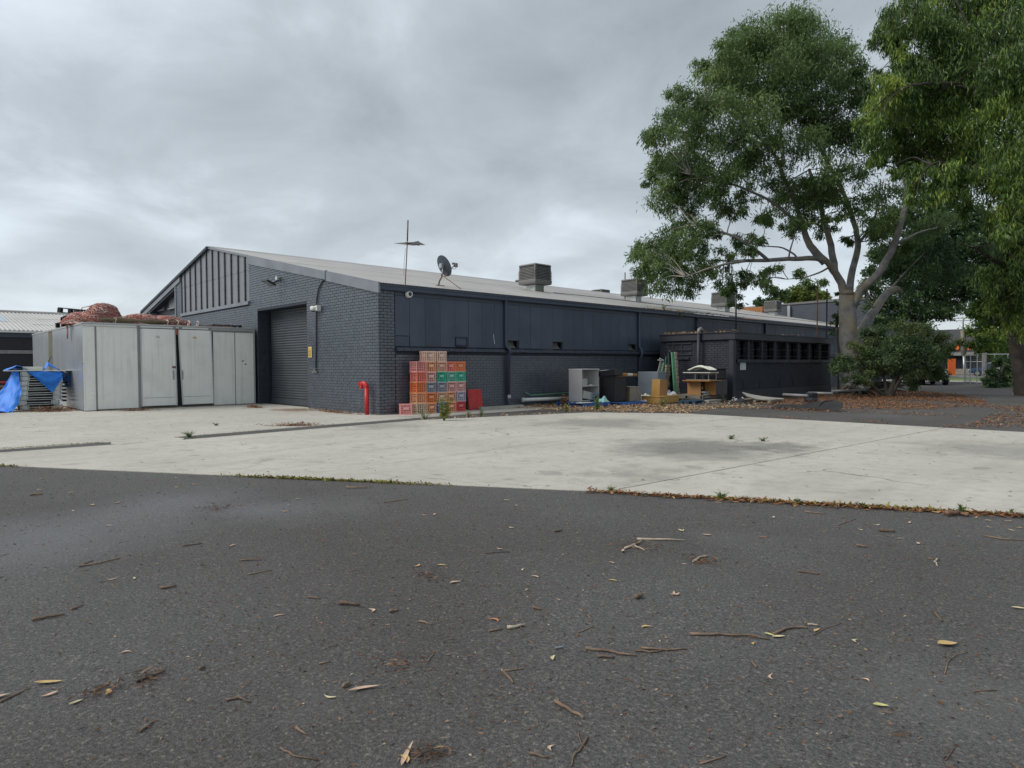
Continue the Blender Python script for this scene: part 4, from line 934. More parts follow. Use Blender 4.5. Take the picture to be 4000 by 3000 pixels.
# top rail with rollers
p = MB(); p.bbox((CX1-.05, CY0-.01, 2.80), (CX1+.05, CY1+.01, 2.845), .006); p.box((CX1-.02, CY0, 2.722), (CX1+.022, CY1-.003, 2.798)); p.build('top_rail', M['rail'], ct)
p = MB(); p.box((CX1+.024, CY0+.02, 2.735), (CX1+.034, -1.70, 2.79)); p.build('door_track', M['white'], ct)
p = MB(); p.box((CX1-.028, -1.69, 2.66), (CX1+.018, CY1-.06, 2.72)); p.build('seam_strip', M['seam'], ct)
for y in (-4.0, -2.89, -2.70, -1.72):
    p = MB(); p.tube([(CX1+.035, y, 2.755), (CX1+.075, y, 2.755)], .05, 10); p.build('roller', M['seam'], ct)
p = MB(); p.tube([(CX1+.06, -2.83, 2.74), (CX1+.07, -2.82, 2.60), (CX1+.066, -2.815, 2.52)], .02, 6); p.build('orange_rope', M['net_o'], ct)
for y, z in ((-.60, 1.62), (-.50, 1.50)): p = MB(); p.add([(CX1+.003, y, z), (CX1+.003, y+.08, z+.03), (CX1+.003, y+.07, z-.03), (CX1+.003, y+.02, z-.02)], [(0, 1, 2, 3)]); p.build('hole', M['dark'], ct)
# end panels (towards -y)
xs = [CX0, -17.2, -16.35, -15.2, -14.3, -13.45, -12.05, -10.75, -9.42, CX1-.004]
for i in range(len(xs)-1):
    p = MB(); p.bbox((xs[i]+.004, CY0+RNDc.uniform(-.006, .0), .05), (xs[i+1]-.004, CY0+.028, 2.78), .006)
    p.build('end_panel', M['contmoss'] if i == 4 else M['conts'], ct)
p = MB(); p.box((CX0-.01, CY0-.02, 2.782), (CX1-.052, CY0+.06, 2.835)); p.build('top_rail', M['rail'], ct)
p = MB(); p.box((CX0, CY0+.07, 2.79), (CX1-.06, CY1, 2.835)); p.build('roof', M['rail'], ct)
p = MB(); n = 14; v = []
for i in range(n+1): z = .05+1.5*i/n; wv = (.05+.04*random.random()) if i < n else .0; v += [(CX1+.004-wv, CY0-.004, z), (CX1+.0035, CY0+.016+wv*.35, z)]
p.add(v, [(2*i, 2*i+1, 2*i+3, 2*i+2) for i in range(n)]); p.build('torn_corner', M['rust'], ct)
p = MB(); p.box((CX1-.05, CY0+.4, 0.0), (CX1-.01, CY1, .06)); p.box((CX0+.2, CY0+.05, 0), (CX1-.06, CY0+.12, .06)); p.build('bearer', M['palletw'], ct)

# ---- things lying on the container roof
ZC = 2.846
def heap(name, label, cat, ctr, rx, ry, rz, rot, seed, m_main, n_str=170, strm=None, flat=0.0):
    """a bundled heap of netting: a lumpy body wrapped in many strands"""
    t = thing(name, label, cat, ctr, rot, 'bundles of orange netting on the container'); r = random.Random(seed)
    ph = [r.uniform(0, 6.28) for _ in range(8)]
    def surf(a, e_, k=1.0):
        q = 1+.14*math.sin(3*a+ph[0])+.09*math.sin(5*a+2*e_+ph[1])+.08*math.sin(7*e_+ph[2]+2*a)
        return (rx*q*math.cos(a)*math.cos(e_)*k, ry*q*math.sin(a)*math.cos(e_)*k, max(0.0, rz*(1+.10*math.sin(3*a+ph[3])*math.cos(e_))*math.sin(e_)*k))
    b = MB(); nu, nv = 40, 14
    b.grid(lambda s, t_: surf(2*math.pi*s, (math.pi/2)*t_, .96), nu, nv); b.build('bundle', m_main, t, smooth=True)
    for which, mm in ((0, M['net_o']), (1, M['net_g']), (2, M['netp'])):
        b = MB()
        for i in range(int(n_str*1.7*(.42, .44, .14)[which])):
            a = r.uniform(0, 6.28); e_ = r.uniform(.02, 1.35); da = r.choice((-1, 1))*r.uniform(.05, .16); de = r.uniform(-.09, .09); pts = []; w = r.uniform(.007, .015)
            for k in range(7):
                x, y, z = surf(a, e_, 1.0+.03*math.sin(k*1.9+i)); pts.append((x, y, z+.012)); a += da; e_ = min(1.5, max(.0, e_+de+.05*math.sin(k+i)))
            b.tube(pts, w, 4, caps=False)
        b.build('net_strands', mm, t, smooth=True)
    return t
heap('net_bundle', 'faded orange netting bundle hanging over the left end of the container roof', 'netting', (-9.85, -5.32, ZC), .72, .40, .40, math.radians(12), 1, M['net_g'], 260)
heap('net_bundle', 'tallest heap of orange netting on the container roof', 'netting', (-9.5, -4.75, ZC), .56, .46, .70, math.radians(85), 2, M['net_g'], 300)
heap('net_bundle', 'low long orange netting bundle over the timber on the container roof', 'netting', (-8.95, -3.75, ZC), .42, .75, .36, 0, 3, M['net_o'], 240)
heap('net_bundle', 'orange netting bundle tapering off along the container roof', 'netting', (-8.95, -2.95, ZC), .40, .75, .34, 0, 4, M['net_o'], 220)
t = thing('net_tail', 'faded netting tail dangling over the container end', 'netting', (-10.1, -5.66, 2.42), 0, 'bundles of orange netting on the container')
b = MB()
for i in range(12): x = random.uniform(-.10, .10); b.tube([(x*.8, .10, .62), (x, -.02, .42), (x*.7, -.02, .2), (x*.3, -.02, random.uniform(-.06, .05))], .022, 5)
b.build('net_strands', M['net_g'], t, smooth=True)
# log and timber pieces in front of the netting
t = thing('timber_beam', 'rough old timber beam lying along the container roof edge', 'timber beam', (-8.52, -3.9, ZC), 0)
b = MB(); b.grid(lambda s, a: ((.075+.01*math.sin(9*s+a*3))*math.cos(6.283*a), -.75+1.9*s, .10+(.10+.02*math.sin(13*s))*math.sin(6.283*a)*(1-.45*s)), 12, 8); b.build('beam', M['timber'], t)
b = MB(); b.tube([(.02, -1.22, .11), (.03, -.72, .10)], .055, 8); b.build('branch_stub', M['timber'], t)
for i, y in enumerate((-4.62, -3.05, -2.72, -2.35, -2.05)):
    o = MB()
    o.tube([(.10*math.cos(a)*.9, .02*math.sin(3*a), .085+.10*math.sin(a)) for a in np.linspace(0, 6.283, 12)], .018, 5)
    o = o.build('net_tie', M['netp'], smooth=True); o.location = (-8.53, y, ZC); tag(o, ('pale net tie at the thick end of the beam', 'pale net tie at the middle of the beam', 'pale net tie just past the beam middle', 'pale net tie toward the thin beam end', 'last pale net tie at the thin beam end')[i], 'net tie', 'pale net ties round the timber beam')
t = MB().bbox((-.05, -.6, 0), (.05, .6, .05), .01).build('timber_board', M['rust']); t.location = (-8.55, -1.45, ZC); tag(t, 'thin brown board on the container roof above the right door', 'board')
# black plastic crates and blue crate
def plastic_pallet(name, label, loc, rz, m, L_=1.1, Wd=.9, H=.16, grp=None, ry=0.0):
    t = thing(name, label, 'plastic pallet', loc, rz, grp); t.rotation_euler[1] = ry
    b = MB()
    for i in range(8): y = -Wd/2+Wd*(i+.5)/8; b.box((-L_/2, y-.045, H-.03), (L_/2, y+.045, H))
    b.build('deck', m, t); b = MB()
    for x in (-L_/2+.06, 0, L_/2-.06):
        b = MB(); b.box((x-.06, -Wd/2, 0), (x+.06, Wd/2, .03)); [b.box((x-.06, y-.06, .0295), (x+.06, y+.06, H-.0295)) for y in (-Wd/2+.06, 0, Wd/2-.06)]; b.build('runner', m, t)
    return t
plastic_pallet('plastic_pallet', 'black plastic pallet at the bottom of the pile on the container', (-11.6, -5.35, ZC), 0.05, M['blackm'], 1.7, .5, .17, 'black plastic pallets on the container')
plastic_pallet('plastic_pallet', 'second black plastic pallet beside the orange netting', (-11.3, -5.3, ZC+.175), -.06, M['blackm'], 1.3, .6, .17, 'black plastic pallets on the container')
plastic_pallet('plastic_pallet', 'tilted black plastic pallet on top of the netting pile', (-11.0, -4.95, ZC+.40), .75, M['blackm'], 1.3, 1.1, .18, 'black plastic pallets on the container', .10)
plastic_pallet('plastic_pallet', 'black plastic pallet on the container near the warehouse door', (-9.6, -.85, ZC), 0.0, M['blackm'], 1.2, 1.1, .13)
t = MB().tube([(0, 0, 0), (.05, .1, .30), (.3, .5, .42)], .016, 6).build('rope', M['netp'], smooth=True); t.location = (-10.9, -5.2, ZC+.35); tag(t, 'pale rope over the netting at the left of the container', 'rope')

# ================================================================== SHED FAR LEFT
SX = -26.0
e0 = onx(0, 1293, SX); rt = onx(0, 1218, SX-8.5)
sh = thing('corrugated_shed', 'dark walled shed with a pale corrugated roof behind the container', 'shed', (0, 0, 0))
ze = e0[2]; zrr = rt[2]; y0, y1 = -22.0, -0.3
b = MB(); b.box((SX-6, y0, 0), (SX-.2, y1, ze-.10)); b.build('wall', M['blackm'], sh)
p = MB(); rail = onx(0, 1374, SX)[2]; p.box((SX-.20, y0, rail-.09), (SX-.12, y1, rail+.09)); p.build('wall_rail', M['pipe'], sh)
p = MB(); p.box((SX-.10, y0, ze-.06), (SX+.06, y1, ze+.05)); p.build('gutter', M['white'], sh)
p = MB(); p.box((SX-.19, y0, ze-.30), (SX-.11, y1, ze-.07)); p.build('fascia', M['trim'], sh)
b = MB(); n = int((y1-y0)/.19*4)
b.grid(lambda s, t_: (SX+.05-8.55*t_, y0+(y1-y0)*s, ze+.06+(zrr-ze-.06)*t_+.022*math.sin(2*math.pi*(y0+(y1-y0)*s)/.19)), n, 2); b.build('roof_sheet', M['shedroof'], sh)
b = MB(); b.grid(lambda s, t_: (SX-8.5-8*t_, y0+(y1-y0)*s, zrr-(zrr-ze)*t_), 4, 2); b.build('roof_sheet', M['shedroof'], sh)
def shedsheet(ya, yb, t0, t1, m, name, up=.012):
    b = MB(); n = max(4, int((yb-ya)/.19*4)); b.grid(lambda s, t_: (SX+.05-8.55*(t0+(t1-t0)*t_), ya+(yb-ya)*s, up+ze+.06+(zrr-ze-.06)*(t0+(t1-t0)*t_)+.022*math.sin(2*math.pi*(ya+(yb-ya)*s)/.19)), n, 1); b.build(name, m, sh)
shedsheet(-9.5, -5.1, .42, .72, M['skylight'], 'skylight_sheet'); shedsheet(-4.2, -1.0, .30, .55, M['shedroof'], 'roof_sheet'); shedsheet(-3.6, -1, .62, .8, M['shedroof'], 'roof_sheet')
p = MB(); p.tube([(SX-8.5, y0, zrr+.03), (SX-8.5, y1, zrr+.03)], .10, 8); p.build('ridge_cap', M['shedroof'], sh)

# ================================================================== STEEL FRAMES UNDER THE TARPAULIN
FX, FYA, FYB = -10.15, -7.02, -5.88
st = []
protoF = thing('steel_truss', '', 'steel truss', group='galvanised steel trusses stacked by the container')
for sy in (0, 1):
    y = FYA if sy == 0 else FYB-.24
    p = MB(); p.bbox((0.0, y, .008), (0.012, y+.24, .155), .004); pl = p.build('end_plate', M['steel'], protoF)
    p = MB()
    for yy in (y+.035, y+.205):
        for z in (.035, .08, .125): p.tube([(.0125, yy, z), (.0145, yy, z)], .013, 8)
    p.build('bolt_hole', M['dark'], pl)
p = MB(); p.box((-.05, FYA+.242, .075), (-.02, FYB-.242, .095)); p.box((-.05, FYA+.242, .01), (-.035, FYB-.242, .03)); p.build('cross_bar', M['steel'], protoF)
p = MB()
for x in (-.35, -.7, -1.05): p.box((x, FYA+.06, .012), (x+.05, FYB-.06, .150))  # tall black cross members added as fill to darken the gaps between bars
p.box((-1.2, FYA+.06, .05), (-.002, FYA+.10, .12)); p.box((-1.2, FYB-.10, .05), (-.002, FYB-.06, .12)); p.build('side_rail', M['blackm'], protoF)
names = ['lowest', 'second lowest', 'third from the ground', 'fourth from the ground', 'fifth from the ground', 'sixth from the ground', 'seventh from the ground', 'topmost']
for k in range(8):
    o = protoF if k == 0 else copy_tree(protoF)
    o.location = (FX+random.uniform(-.02, .02), [.02, -.05, .0, .0, .02, .03, .05, .05][k], .03+.158*k); o['label'] = names[k]+' galvanised steel truss in the stack under the blue tarpaulin'
    if k == 7:
        for ch in list(o.children):
            if ch.name.startswith('end_plate') and min(v.co.y for v in ch.data.vertices) > -6.5:
                for g_ in list(ch.children): bpy.data.objects.remove(g_)
                bpy.data.objects.remove(ch)
b = MB()
for i in range(5): b.box((FX-.5-.2*i, FYA, .0), (FX-.42-.2*i, FYB, .028))
tag(b.build('timber_bearers', M['palletw']), 'timber bearers under the stack of steel frames', 'timber bearers')
t = MB()
for k in range(6): t.tube([(FX-.15, FYB+.06, .3+.12*k), (FX-.2, FYB+.16, .3+.12*k), (FX-.5, FYB+.20, .3+.12*k), (FX-.9, FYB+.16, .3+.12*k)], .03, 6)
tag(t.build('black_hose_coil', M['blackm'], smooth=True), 'black ribbed hose coiled at the right of the stacked frames', 'hose')
ZT = .03+.158*8+.01
o = MB().bbox((FX-1.05, FYA-.28, ZT), (FX+.10, FYB+.32, ZT+.022), .004).build('white_board', M['camw']); tag(o, 'white sheet of board lying on the stacked frames', 'board')
o = MB().bbox((FX-.55, -6.88, ZT+.024), (FX-.12, -6.35, ZT+.14), .01).build('white_box', M['cush']); tag(o, 'small white box on the board beside the tarpaulin', 'box')
o = MB().tube([(FX-.3, -6.30, ZT+.03), (FX-.28, -6.10, ZT+.48)], .014, 6).build('black_rod', M['blackm']); tag(o, 'thin black rod sticking up from the blue tarpaulin', 'rod')
# tarpaulin: three hanging folds of one sheet
tp = thing('blue_tarpaulin', 'crumpled bright blue tarpaulin draped over the stacked steel frames', 'tarpaulin', (0, 0, 0))
rt_ = random.Random(5); phs = [rt_.uniform(0, 6.28) for _ in range(12)]
def wr(a, c, k=1.0): return k*(.022*math.sin(7*a+phs[0]+3*c)+.014*math.sin(11*c+phs[1]+5*a)+.007*math.sin(19*a+8*c+phs[2])+.004*math.sin(27*c-13*a+phs[3]))
b = MB()
def front_fold(s, t_):          # triangular flap over the front
    y = -6.80+.93*s+.03*t_; top = ZT-.01; drop = (.05+.64*max(0, s/.68)) if s < .68 else (.05+.64*max(0, 1-(s-.68)/.32*.75))
    return (FX+.05+.05*math.sin(3.1*t_)+wr(s, t_), y, top-drop*t_+.02*math.sin(6*s))
b.grid(front_fold, 36, 24)
def right_fold(s, t_): return (FX-.05-.9*s+wr(s, t_), FYB+.06+.16*math.sin(1.5*t_)+wr(t_, s)+.03, ZT-.01-.10*t_-(.45 if s > .12 else .2)*t_*(.5+.5*math.sin(1.6*t_)))
b.grid(right_fold, 20, 14); b.build('front_flap', M['tarp'], tp, smooth=True)
b = MB()
def left_fold(s, t_):
    z = (ZT-.01)*(1-t_); sp = .10+.72*t_**1.5
    return (FX+.16+.35*t_*t_-(.9)*s*(1-.3*t_)+wr(s, t_, 1.6), -6.96-.10-(sp)*(.35+.65*s)*.95+wr(t_, s, 1.8)+(.14*(1-s)), max(.012, z+wr(s*2, t_, .8)))
b.grid(left_fold, 36, 40)
b.grid(lambda s, t_: (FX-.02-.75*t_+wr(s, t_), -7.3+.55*s+wr(t_, s), ZT+.03+.13*math.sin(3.14*s)*math.sin(1.2+1.6*t_)+wr(s, t_, .6)), 18, 16); b.build('left_drape', M['tarp'], tp, smooth=True)
b = MB(); b.grid(lambda s, t_: (FX-.05-.5*t_+wr(s, t_, .6), -6.34+.46*s+.03*t_, ZT+.02+(.30*max(0, 1-abs(s-.25)/(.25 if s < .25 else .75)))*(.25+.75*math.sin(.5+2.2*t_))+wr(t_, s, .4)), 18, 14); b.build('top_peak', M['tarp'], tp, smooth=True)
b = MB(); b.grid(lambda s, t_: (FX+.55-.75*t_+wr(s, t_, 2), -8.5+1.25*s+wr(t_, s, 2), .012+abs(.12*math.sin(3.14*t_)*math.sin(3.14*s*.9+.3)+wr(s, t_, 2.2))), 26, 18); b.build('ground_bunch', M['tarp'], tp, smooth=True)
# pallet pieces and red bar at the left edge
o = MB().tube([(-11.6, -9.6, .93), (-11.2, -7.2, .93)], .03, 8).build('red_bar', M['redp']); tag(o, 'red steel bar behind the tarpaulin at the left edge', 'bar')
t = thing('timber_stack', 'old brown timber beams stacked behind the blue tarpaulin', 'timber', (-11.7, -8.4, 0))
for k, (z, h_) in enumerate(((.03, .16), (.22, .16), (.42, .14), (.60, .20))):
    p = MB(); p.bbox((-.5, -1.3, z), (.35-.06*k, 1.25, z+h_), .02); p.build('beam', M['timber'] if k % 2 else M['blackm'], t)

# ================================================================== MILK CRATES
CW, CH = 0.352, 0.302
def crate_mesh():
    b = MB(); h = CW/2; t = .012
    zs = [0.0, .072, .144, .216]                       # rail heights
    def wall(k):
        R_ = Matrix.Rotation(k*math.pi/2, 4, 'Z')
        fl = [(.0, .020, h), (.070, .083, h-.010), (.135, .148, h-.012), (.200, .213, h-.010), (.272, CH-.002, h)]
        for z0, z1, o in fl: b.box((-o, -o, z0), (o, -o+t, z1), 0, R_)
        for i in range(5):
            x = -h+.02+(2*h-.04)*i/4; w = .0095 if 0 < i < 4 else .017
            n = 4
            for j in range(n):
                za, zb_ = fl[j][1], fl[j+1][0]; oa = fl[j][2]-.002; ob_ = fl[j+1][2]-.002
                b.add([R_ @ Vector(p) for p in ((x-w, -oa, za), (x+w, -oa, za), (x+w, -ob_, zb_), (x-w, -ob_, zb_), (x-w, -oa+t, za), (x+w, -oa+t, za), (x+w, -ob_+t, zb_), (x-w, -ob_+t, zb_))],
                      [(0, 1, 2, 3), (5, 4, 7, 6), (1, 5, 6, 2), (4, 0, 3, 7)])
    for k in range(4): wall(k)
    b.box((-h+.014, -h+.014, .004), (h-.014, h-.014, .012))  # floor closed solid instead of lattice, added to keep the inside dark
    return b
cmesh = crate_mesh().mesh('crate_lattice', mat('crate_plastic', (.5, .3, .2), .5))
pm = MB(); pm.bbox((-.080, -CW/2+.003, .146), (.080, -CW/2+.016, .202), .003); pmesh = pm.mesh('label_panel', mat('crate_panel', (.5, .3, .2), .5))
hm = MB(); hm.box((-.06, -CW/2+.02, .222), (.06, -CW/2+.024, .258)); 
def crate_mat(n, c): return mat('crate_'+n, c, 0.48, 0.10, 8, dirt=0.18, dirt_col=tuple(x*.55 for x in c), dirt_scale=5)
CC = {'pink': (.82, .36, .33), 'salmon': (.86, .26, .19), 'orange': (.88, .26, .09), 'light orange': (.86, .41, .23), 'peach': (.84, .50, .36), 'pale peach': (.84, .58, .46), 'cream': (.70, .56, .42),
      'grey': (.36, .38, .43), 'lilac grey': (.50, .48, .56), 'green': (.08, .54, .36), 'pale green': (.22, .58, .46), 'blue': (.05, .17, .52), 'red': (.74, .10, .09), 'dusty pink': (.82, .44, .40)}
CM = {k: crate_mat(k.replace(' ', '_'), v) for k, v in CC.items()}
CP2 = {k: crate_mat(k.replace(' ', '_')+'_panel', tuple(min(.8, x*.72+.14) for x in v)) for k, v in CC.items()}
first = [None]
def crate(loc, rz, colr, label, faces=(1,), flip=False):
    if first[0] is None:
        t = thing('milk_crate', '', 'milk crate'); link('lattice_body', cmesh, t)
        for k in (0, 1): p = link('label_panel', pmesh, t); p.rotation_euler = (0, 0, k*math.pi/2)      # panels face -y and +x
        first[0] = t
    else: t = copy_tree(first[0])
    t.location = loc; t.rotation_euler = (0, 0, rz) if not flip else (math.pi, 0, rz+math.pi/2)
    if flip: t.location = (loc[0], loc[1], loc[2]+CH)
    t['label'] = label; t['group'] = 'plastic milk crates stacked against the warehouse wall'
    for ch in t.children:
        s_ = ch.material_slots[0]; s_.link = 'OBJECT'; s_.material = (CM if ch.name.startswith('lattice') else CP2)[colr]
    return t
cols = [(.91, ['cream', 'light orange', 'orange', 'salmon', 'pink']), (1.265, ['light orange', 'orange', 'grey', 'dusty pink', 'light orange', 'pale peach']),
        (1.65, ['blue', 'peach', 'grey', 'green', 'peach', 'pale peach']), (2.015, ['light orange', 'light orange', 'dusty pink', 'pale green', 'salmon']), (2.38, ['red', 'lilac grey', 'dusty pink', 'green', 'orange'])]
cn = ['first', 'second', 'third', 'fourth', 'fifth']; rn = ['bottom', 'second', 'third', 'fourth', 'fifth', 'topmost']
for ci, (y0, cs) in enumerate(cols):
    for ri, c in enumerate(cs):
        z = .014+ri*(CH+.0015)
        flip = (ci == 0)
        crate((.372+random.uniform(-.008, .008), y0+.176+random.uniform(-.004, .004), z), random.uniform(-.025, .025), c, '%s milk crate, %s of the %s stack from the hydrant' % (c, rn[ri] if not (ri == len(cs)-1 and ri < 5) else 'top', cn[ci]), flip=flip)
crate((.345, .655, .014), math.radians(-28), 'pink', 'pink milk crate standing alone and askew at the left foot of the stacks')
# red panel, wheel stop, pipes along the wall
o = MB(); o.bbox((-.02, 0, 0), (.02, .58, .64), .015); o = o.build('red_plastic_sheet', M['redp'])
o.location = (.36, 3.02, .02); o.rotation_euler = (0, math.radians(-9), 0); tag(o, 'red plastic sheet leaning on the wall beside the crates', 'sheet')
o = MB().prism([(-.10, 0), (.10, 0), (.07, .11), (-.07, .11)], 0, 1.75, 'y').build('wheel_stop', M['concstop']); o.location = (.58, 3.28, .0); o.rotation_euler = (0, 0, math.radians(-3)); tag(o, 'weathered concrete wheel stop on the ground beside the downpipe', 'wheel stop')
o = MB().tube([(.30, 5.45, .235), (.30, 7.9, .20)], .062, 12).tube([(.30, 5.42, .235), (.30, 5.50, .234)], .072, 12).build('drain_pipe', M['pvc'], smooth=True); tag(o, 'white plastic drain pipe lying along the wall', 'pipe')
o = MB().tube([(.08, 5.78, .47), (.08, 6.05, .36), (.09, 6.4, .365), (.09, 8.1, .40)], .018, 6).build('green_hose', M['greenb'], smooth=True); tag(o, 'thin green hose running above the white drain pipe', 'hose')

# ================================================================== JUNK BY THE WALL
def proj(p):
    c = RC.T @ (np.array(p, float)-CP); return 2000+F_PX*c[0]/-c[2], 1500-F_PX*c[1]/-c[2]
def bis(fn, tgt, a, b):
    fa = fn(a)-tgt
    for _ in range(50):
        m_ = (a+b)/2; fm = fn(m_)-tgt
        if fa*fm <= 0: b = m_
        else: a = m_; fa = fm
    return (a+b)/2
def fit(uL, uC, uR, vt, Y, z0):
    """corner x, depth along -x, length along +y and height of an axis-aligned box whose front corner stands at y=Y"""
    x = bis(lambda q: proj((q, Y, z0))[0], uC, -4, 12)
    dx = x-bis(lambda q: proj((q, Y, z0))[0], uL, x-4, x); dy = bis(lambda q: proj((x, q, z0))[0], uR, Y, Y+5)-Y
    h_ = bis(lambda q: -proj((x, Y, q))[1], -vt, z0-.5, z0+4)-z0
    return x, dx, dy, h_
def pallet(name, label, loc, rz, m, L_=1.15, Wd=1.15, H=.13, grp=None):
    t = thing(name, label, 'pallet', loc, rz, grp)
    for i in range(7):
        y = -Wd/2+Wd*(i+.5)/7; b = MB(); b.bbox((-L_/2+random.uniform(-.015, .01), y-.05, H-.022), (L_/2+random.uniform(-.01, .015), y+.05, H), .004); b.build('plank', m, t)
    for x in (-L_/2+.05, 0, L_/2-.05): b = MB(); b.bbox((x-.05, -Wd/2, .022), (x+.05, Wd/2, H-.0225), .004); b.build('bearer', m, t)
    for y in (-Wd/2+.06, 0, Wd/2-.06): b = MB(); b.box((-L_/2, y-.05, .0), (L_/2, y+.05, .0215)); b.build('plank', m, t)
    return t
PG = 'pallets under the dumped furniture'
pallet('pallet', 'bright blue pallet under the open grey cupboard', (1.55, 7.05, .0), math.radians(-6), M['palletb'], 1.35, 1.25, .14, PG)
pallet('pallet', 'blue pallet under the black cabinet and weathered box', (2.05, 8.55, .0), 0, M['palletb'], 1.30, 1.35, .11, PG)
# open cupboard
x, dx, dy, h_ = fit(2222, 2273, 2340, 1441, 7.0, .145)
cb = thing('open_cupboard', 'open pale grey cupboard with two shelves standing on the blue pallet', 'cupboard', (x, 7.0, .145))
b = MB(); b.bbox((-dx, 0, 0), (0, .03, h_-.031), .003); b.build('side_panel', M['cupb'], cb); b = MB(); b.bbox((-dx, dy-.03, 0), (0, dy, h_-.031), .003); b.build('side_panel', M['cupw'], cb)
b = MB(); b.bbox((-dx-.01, -.01, h_-.03), (.01, dy+.01, h_), .003); b.build('top', M['cupw'], cb); b = MB(); b.bbox((-dx, .031, h_*.46), (-.01, dy-.031, h_*.46+.03), .003); b.build('shelf', M['cupw'], cb)
b = MB(); b.bbox((-dx, .031, .02), (-.005, dy-.031, .05), .003); b.build('shelf', M['cupw'], cb); b = MB(); b.box((-dx, .031+dy*.24, .051), (-dx+.012, dy-.031, h_-.032)); b.build('back_panel', M['cupb'], cb)
cx_, cy_ = x, 7.0
t = thing('computer_case', 'small pale metal computer case standing on the upper cupboard shelf', 'computer', (x-.22, 7.07, .145+h_*.46+.031)); b = MB(); b.bbox((-.14, 0, 0), (.14, .32, .24), .008); b.build('body', M['beige'], t); b = MB(); b.box((-.13, .321, .01), (.15, .338, .235)); b.build('face_plate', M['silver'], t)
t = thing('paper_scraps', 'crumpled pale scraps on the upper cupboard shelf', 'scraps', (x-.16, 7.66, .145+h_*.46+.031)); b = MB(); b.grid(lambda s, q: (.14*(s-.5), .22*(q-.5), .05*abs(math.sin(7*s+3*q))*math.sin(3.14*s)*math.sin(3.14*q)), 8, 8); b.build('scraps', M['cush'], t)
t = thing('computer_tower', 'beige computer tower lying tilted on the bottom cupboard shelf', 'computer', (x+.04, 7.05, .27)); mt = Matrix.Rotation(math.radians(-10), 4, 'X')
b = MB(); b.bbox((-.42, .0, 0), (-.02, .36, .26), .008, 0, mt); b.build('body', M['beige'], t); b = MB(); b.bbox((-.42, .361, 0), (.0, .40, .26), .004, 0, mt); b.build('back_plate', M['silver'], t); b = MB(); b.bbox((-.42, .401, -.01), (.02, .78, .26), .008, 0, mt); b.build('face_plate', M['filing'], t)
b = MB(); b.box((.0205, .56, .03), (.026, .74, .16), 0, mt); b.box((.0205, .44, .19), (.025, .52, .21), 0, mt); b.box((.0205, .44, .05), (.024, .50, .09), 0, mt); b.build('drive_bay', M['grey'], t)
t = thing('aqua_bag', 'crumpled aqua plastic bag on the end of the blue pallet', 'bag', (2.1, 7.5, .145)); b = MB(); b.grid(lambda s, q: (.24*(s-.5)*2*.6, .30*(q-.5)*2*.6, (.17+.05*math.sin(9*s+4*q))*math.sin(3.14*s)**.6*math.sin(3.14*q)**.6), 14, 14); b.build('bag', M['aqua'], t, smooth=False)
t = thing('white_board_scrap', 'pale board scrap lying on the front of the blue pallet', 'board', (2.05, 6.6, .142)); b = MB(); b.bbox((-.15, -.3, 0), (.12, .25, .025), .004); b.build('board', M['cupw'], t)
# black cabinet with drawer
x, dx, dy, h_ = fit(2343, 2397, 2444, 1473, 7.95, .115)
cb = thing('black_cabinet', 'tall plain black cabinet beside the open grey cupboard', 'cabinet', (x, 7.95, .115)); b = MB(); b.bbox((-dx, .022, 0), (-.003, dy, h_), .004); b.build('body', M['blackl'], cb); b = MB(); b.bbox((-.002, .03, .05), (.018, dy-.005, h_-.01), .003); b.build('door', M['blackm'], cb); b = MB(); b.bbox((-dx, 0, .0), (0, .0215, h_), .003); b.build('side_panel', M['blackl'], cb)
zt = .115+h_; xk = x
t = thing('drawer_box', 'long black drawer lying tilted on top of the black cabinet', 'drawer', (x-.62, 7.90, zt+.006)); t.rotation_euler = (0, math.radians(-5), 0)
b = MB(); b.box((0, 0, 0), (.72, .45, .02)); b.box((0, 0, .0205), (.72, .025, .20)); b.box((0, .425, .0205), (.72, .45, .20)); b.box((0, .0255, .0205), (.025, .4245, .20)); b.box((.695, .0255, .0205), (.72, .4245, .20)); b.build('tray', M['blackl'], t); b = MB(); b.box((.03, .03, .16), (.40, .42, .215)); b.build('papers', M['cupw'], t)
t = thing('wooden_block', 'reddish brown wooden pieces stacked on the black cabinet', 'wooden pieces', (x-.05, 8.55, zt+.004)); b = MB(); b.bbox((-.12, -.45, 0), (.10, .75, .03), .005); b.build('board', M['rust'], t); b = MB(); b.bbox((-.06, -.12, .031), (.08, .18, .13), .01); b.bbox((-.06, .50, .031), (.08, .74, .10), .01); b.build('block', M['orwood'], t); b = MB(); b.bbox((-.05, .19, .031), (.07, .49, .11), .01); b.build('white_piece', M['cush'], t)
# weathered box
x, dx, dy, h_ = fit(2447, 2460, 2504, 1511, 8.75, .115)
t = thing('weathered_box', 'weathered grey wooden box standing on the blue pallet', 'box', (x, 8.75, .115)); b = MB(); b.bbox((-.42, 0, 0), (0, dy, h_), .006); b.build('body', M['greywood'], t); b = MB(); b.bbox((-.42, -.012, 0), (-.002, -.001, h_), .003); b.build('side_panel', M['timber'], t)
# filing cabinet
x, dx, dy, h_ = fit(2491, 2570, 2604, 1452, 11.0, .0)
t = thing('filing_cabinet', 'blue-grey metal filing cabinet with its back to the yard', 'filing cabinet', (x, 11.0, 0)); b = MB(); b.bbox((-dx, .008, 0), (-.008, dy, h_), .01); b.build('body', M['filing'], t)
for z0, z1 in ((.05, h_*.58), (h_*.585, h_-.05)): b = MB(); b.bbox((-dx+.04, -.004, z0), (-.03, .007, z1), .003); b.build('back_panel', M['filing'], t)
b = MB(); b.bbox((-.0075, .02, .02), (.004, dy-.02, h_-.03), .003); b.build('side_panel', M['filing'], t)
xf = x
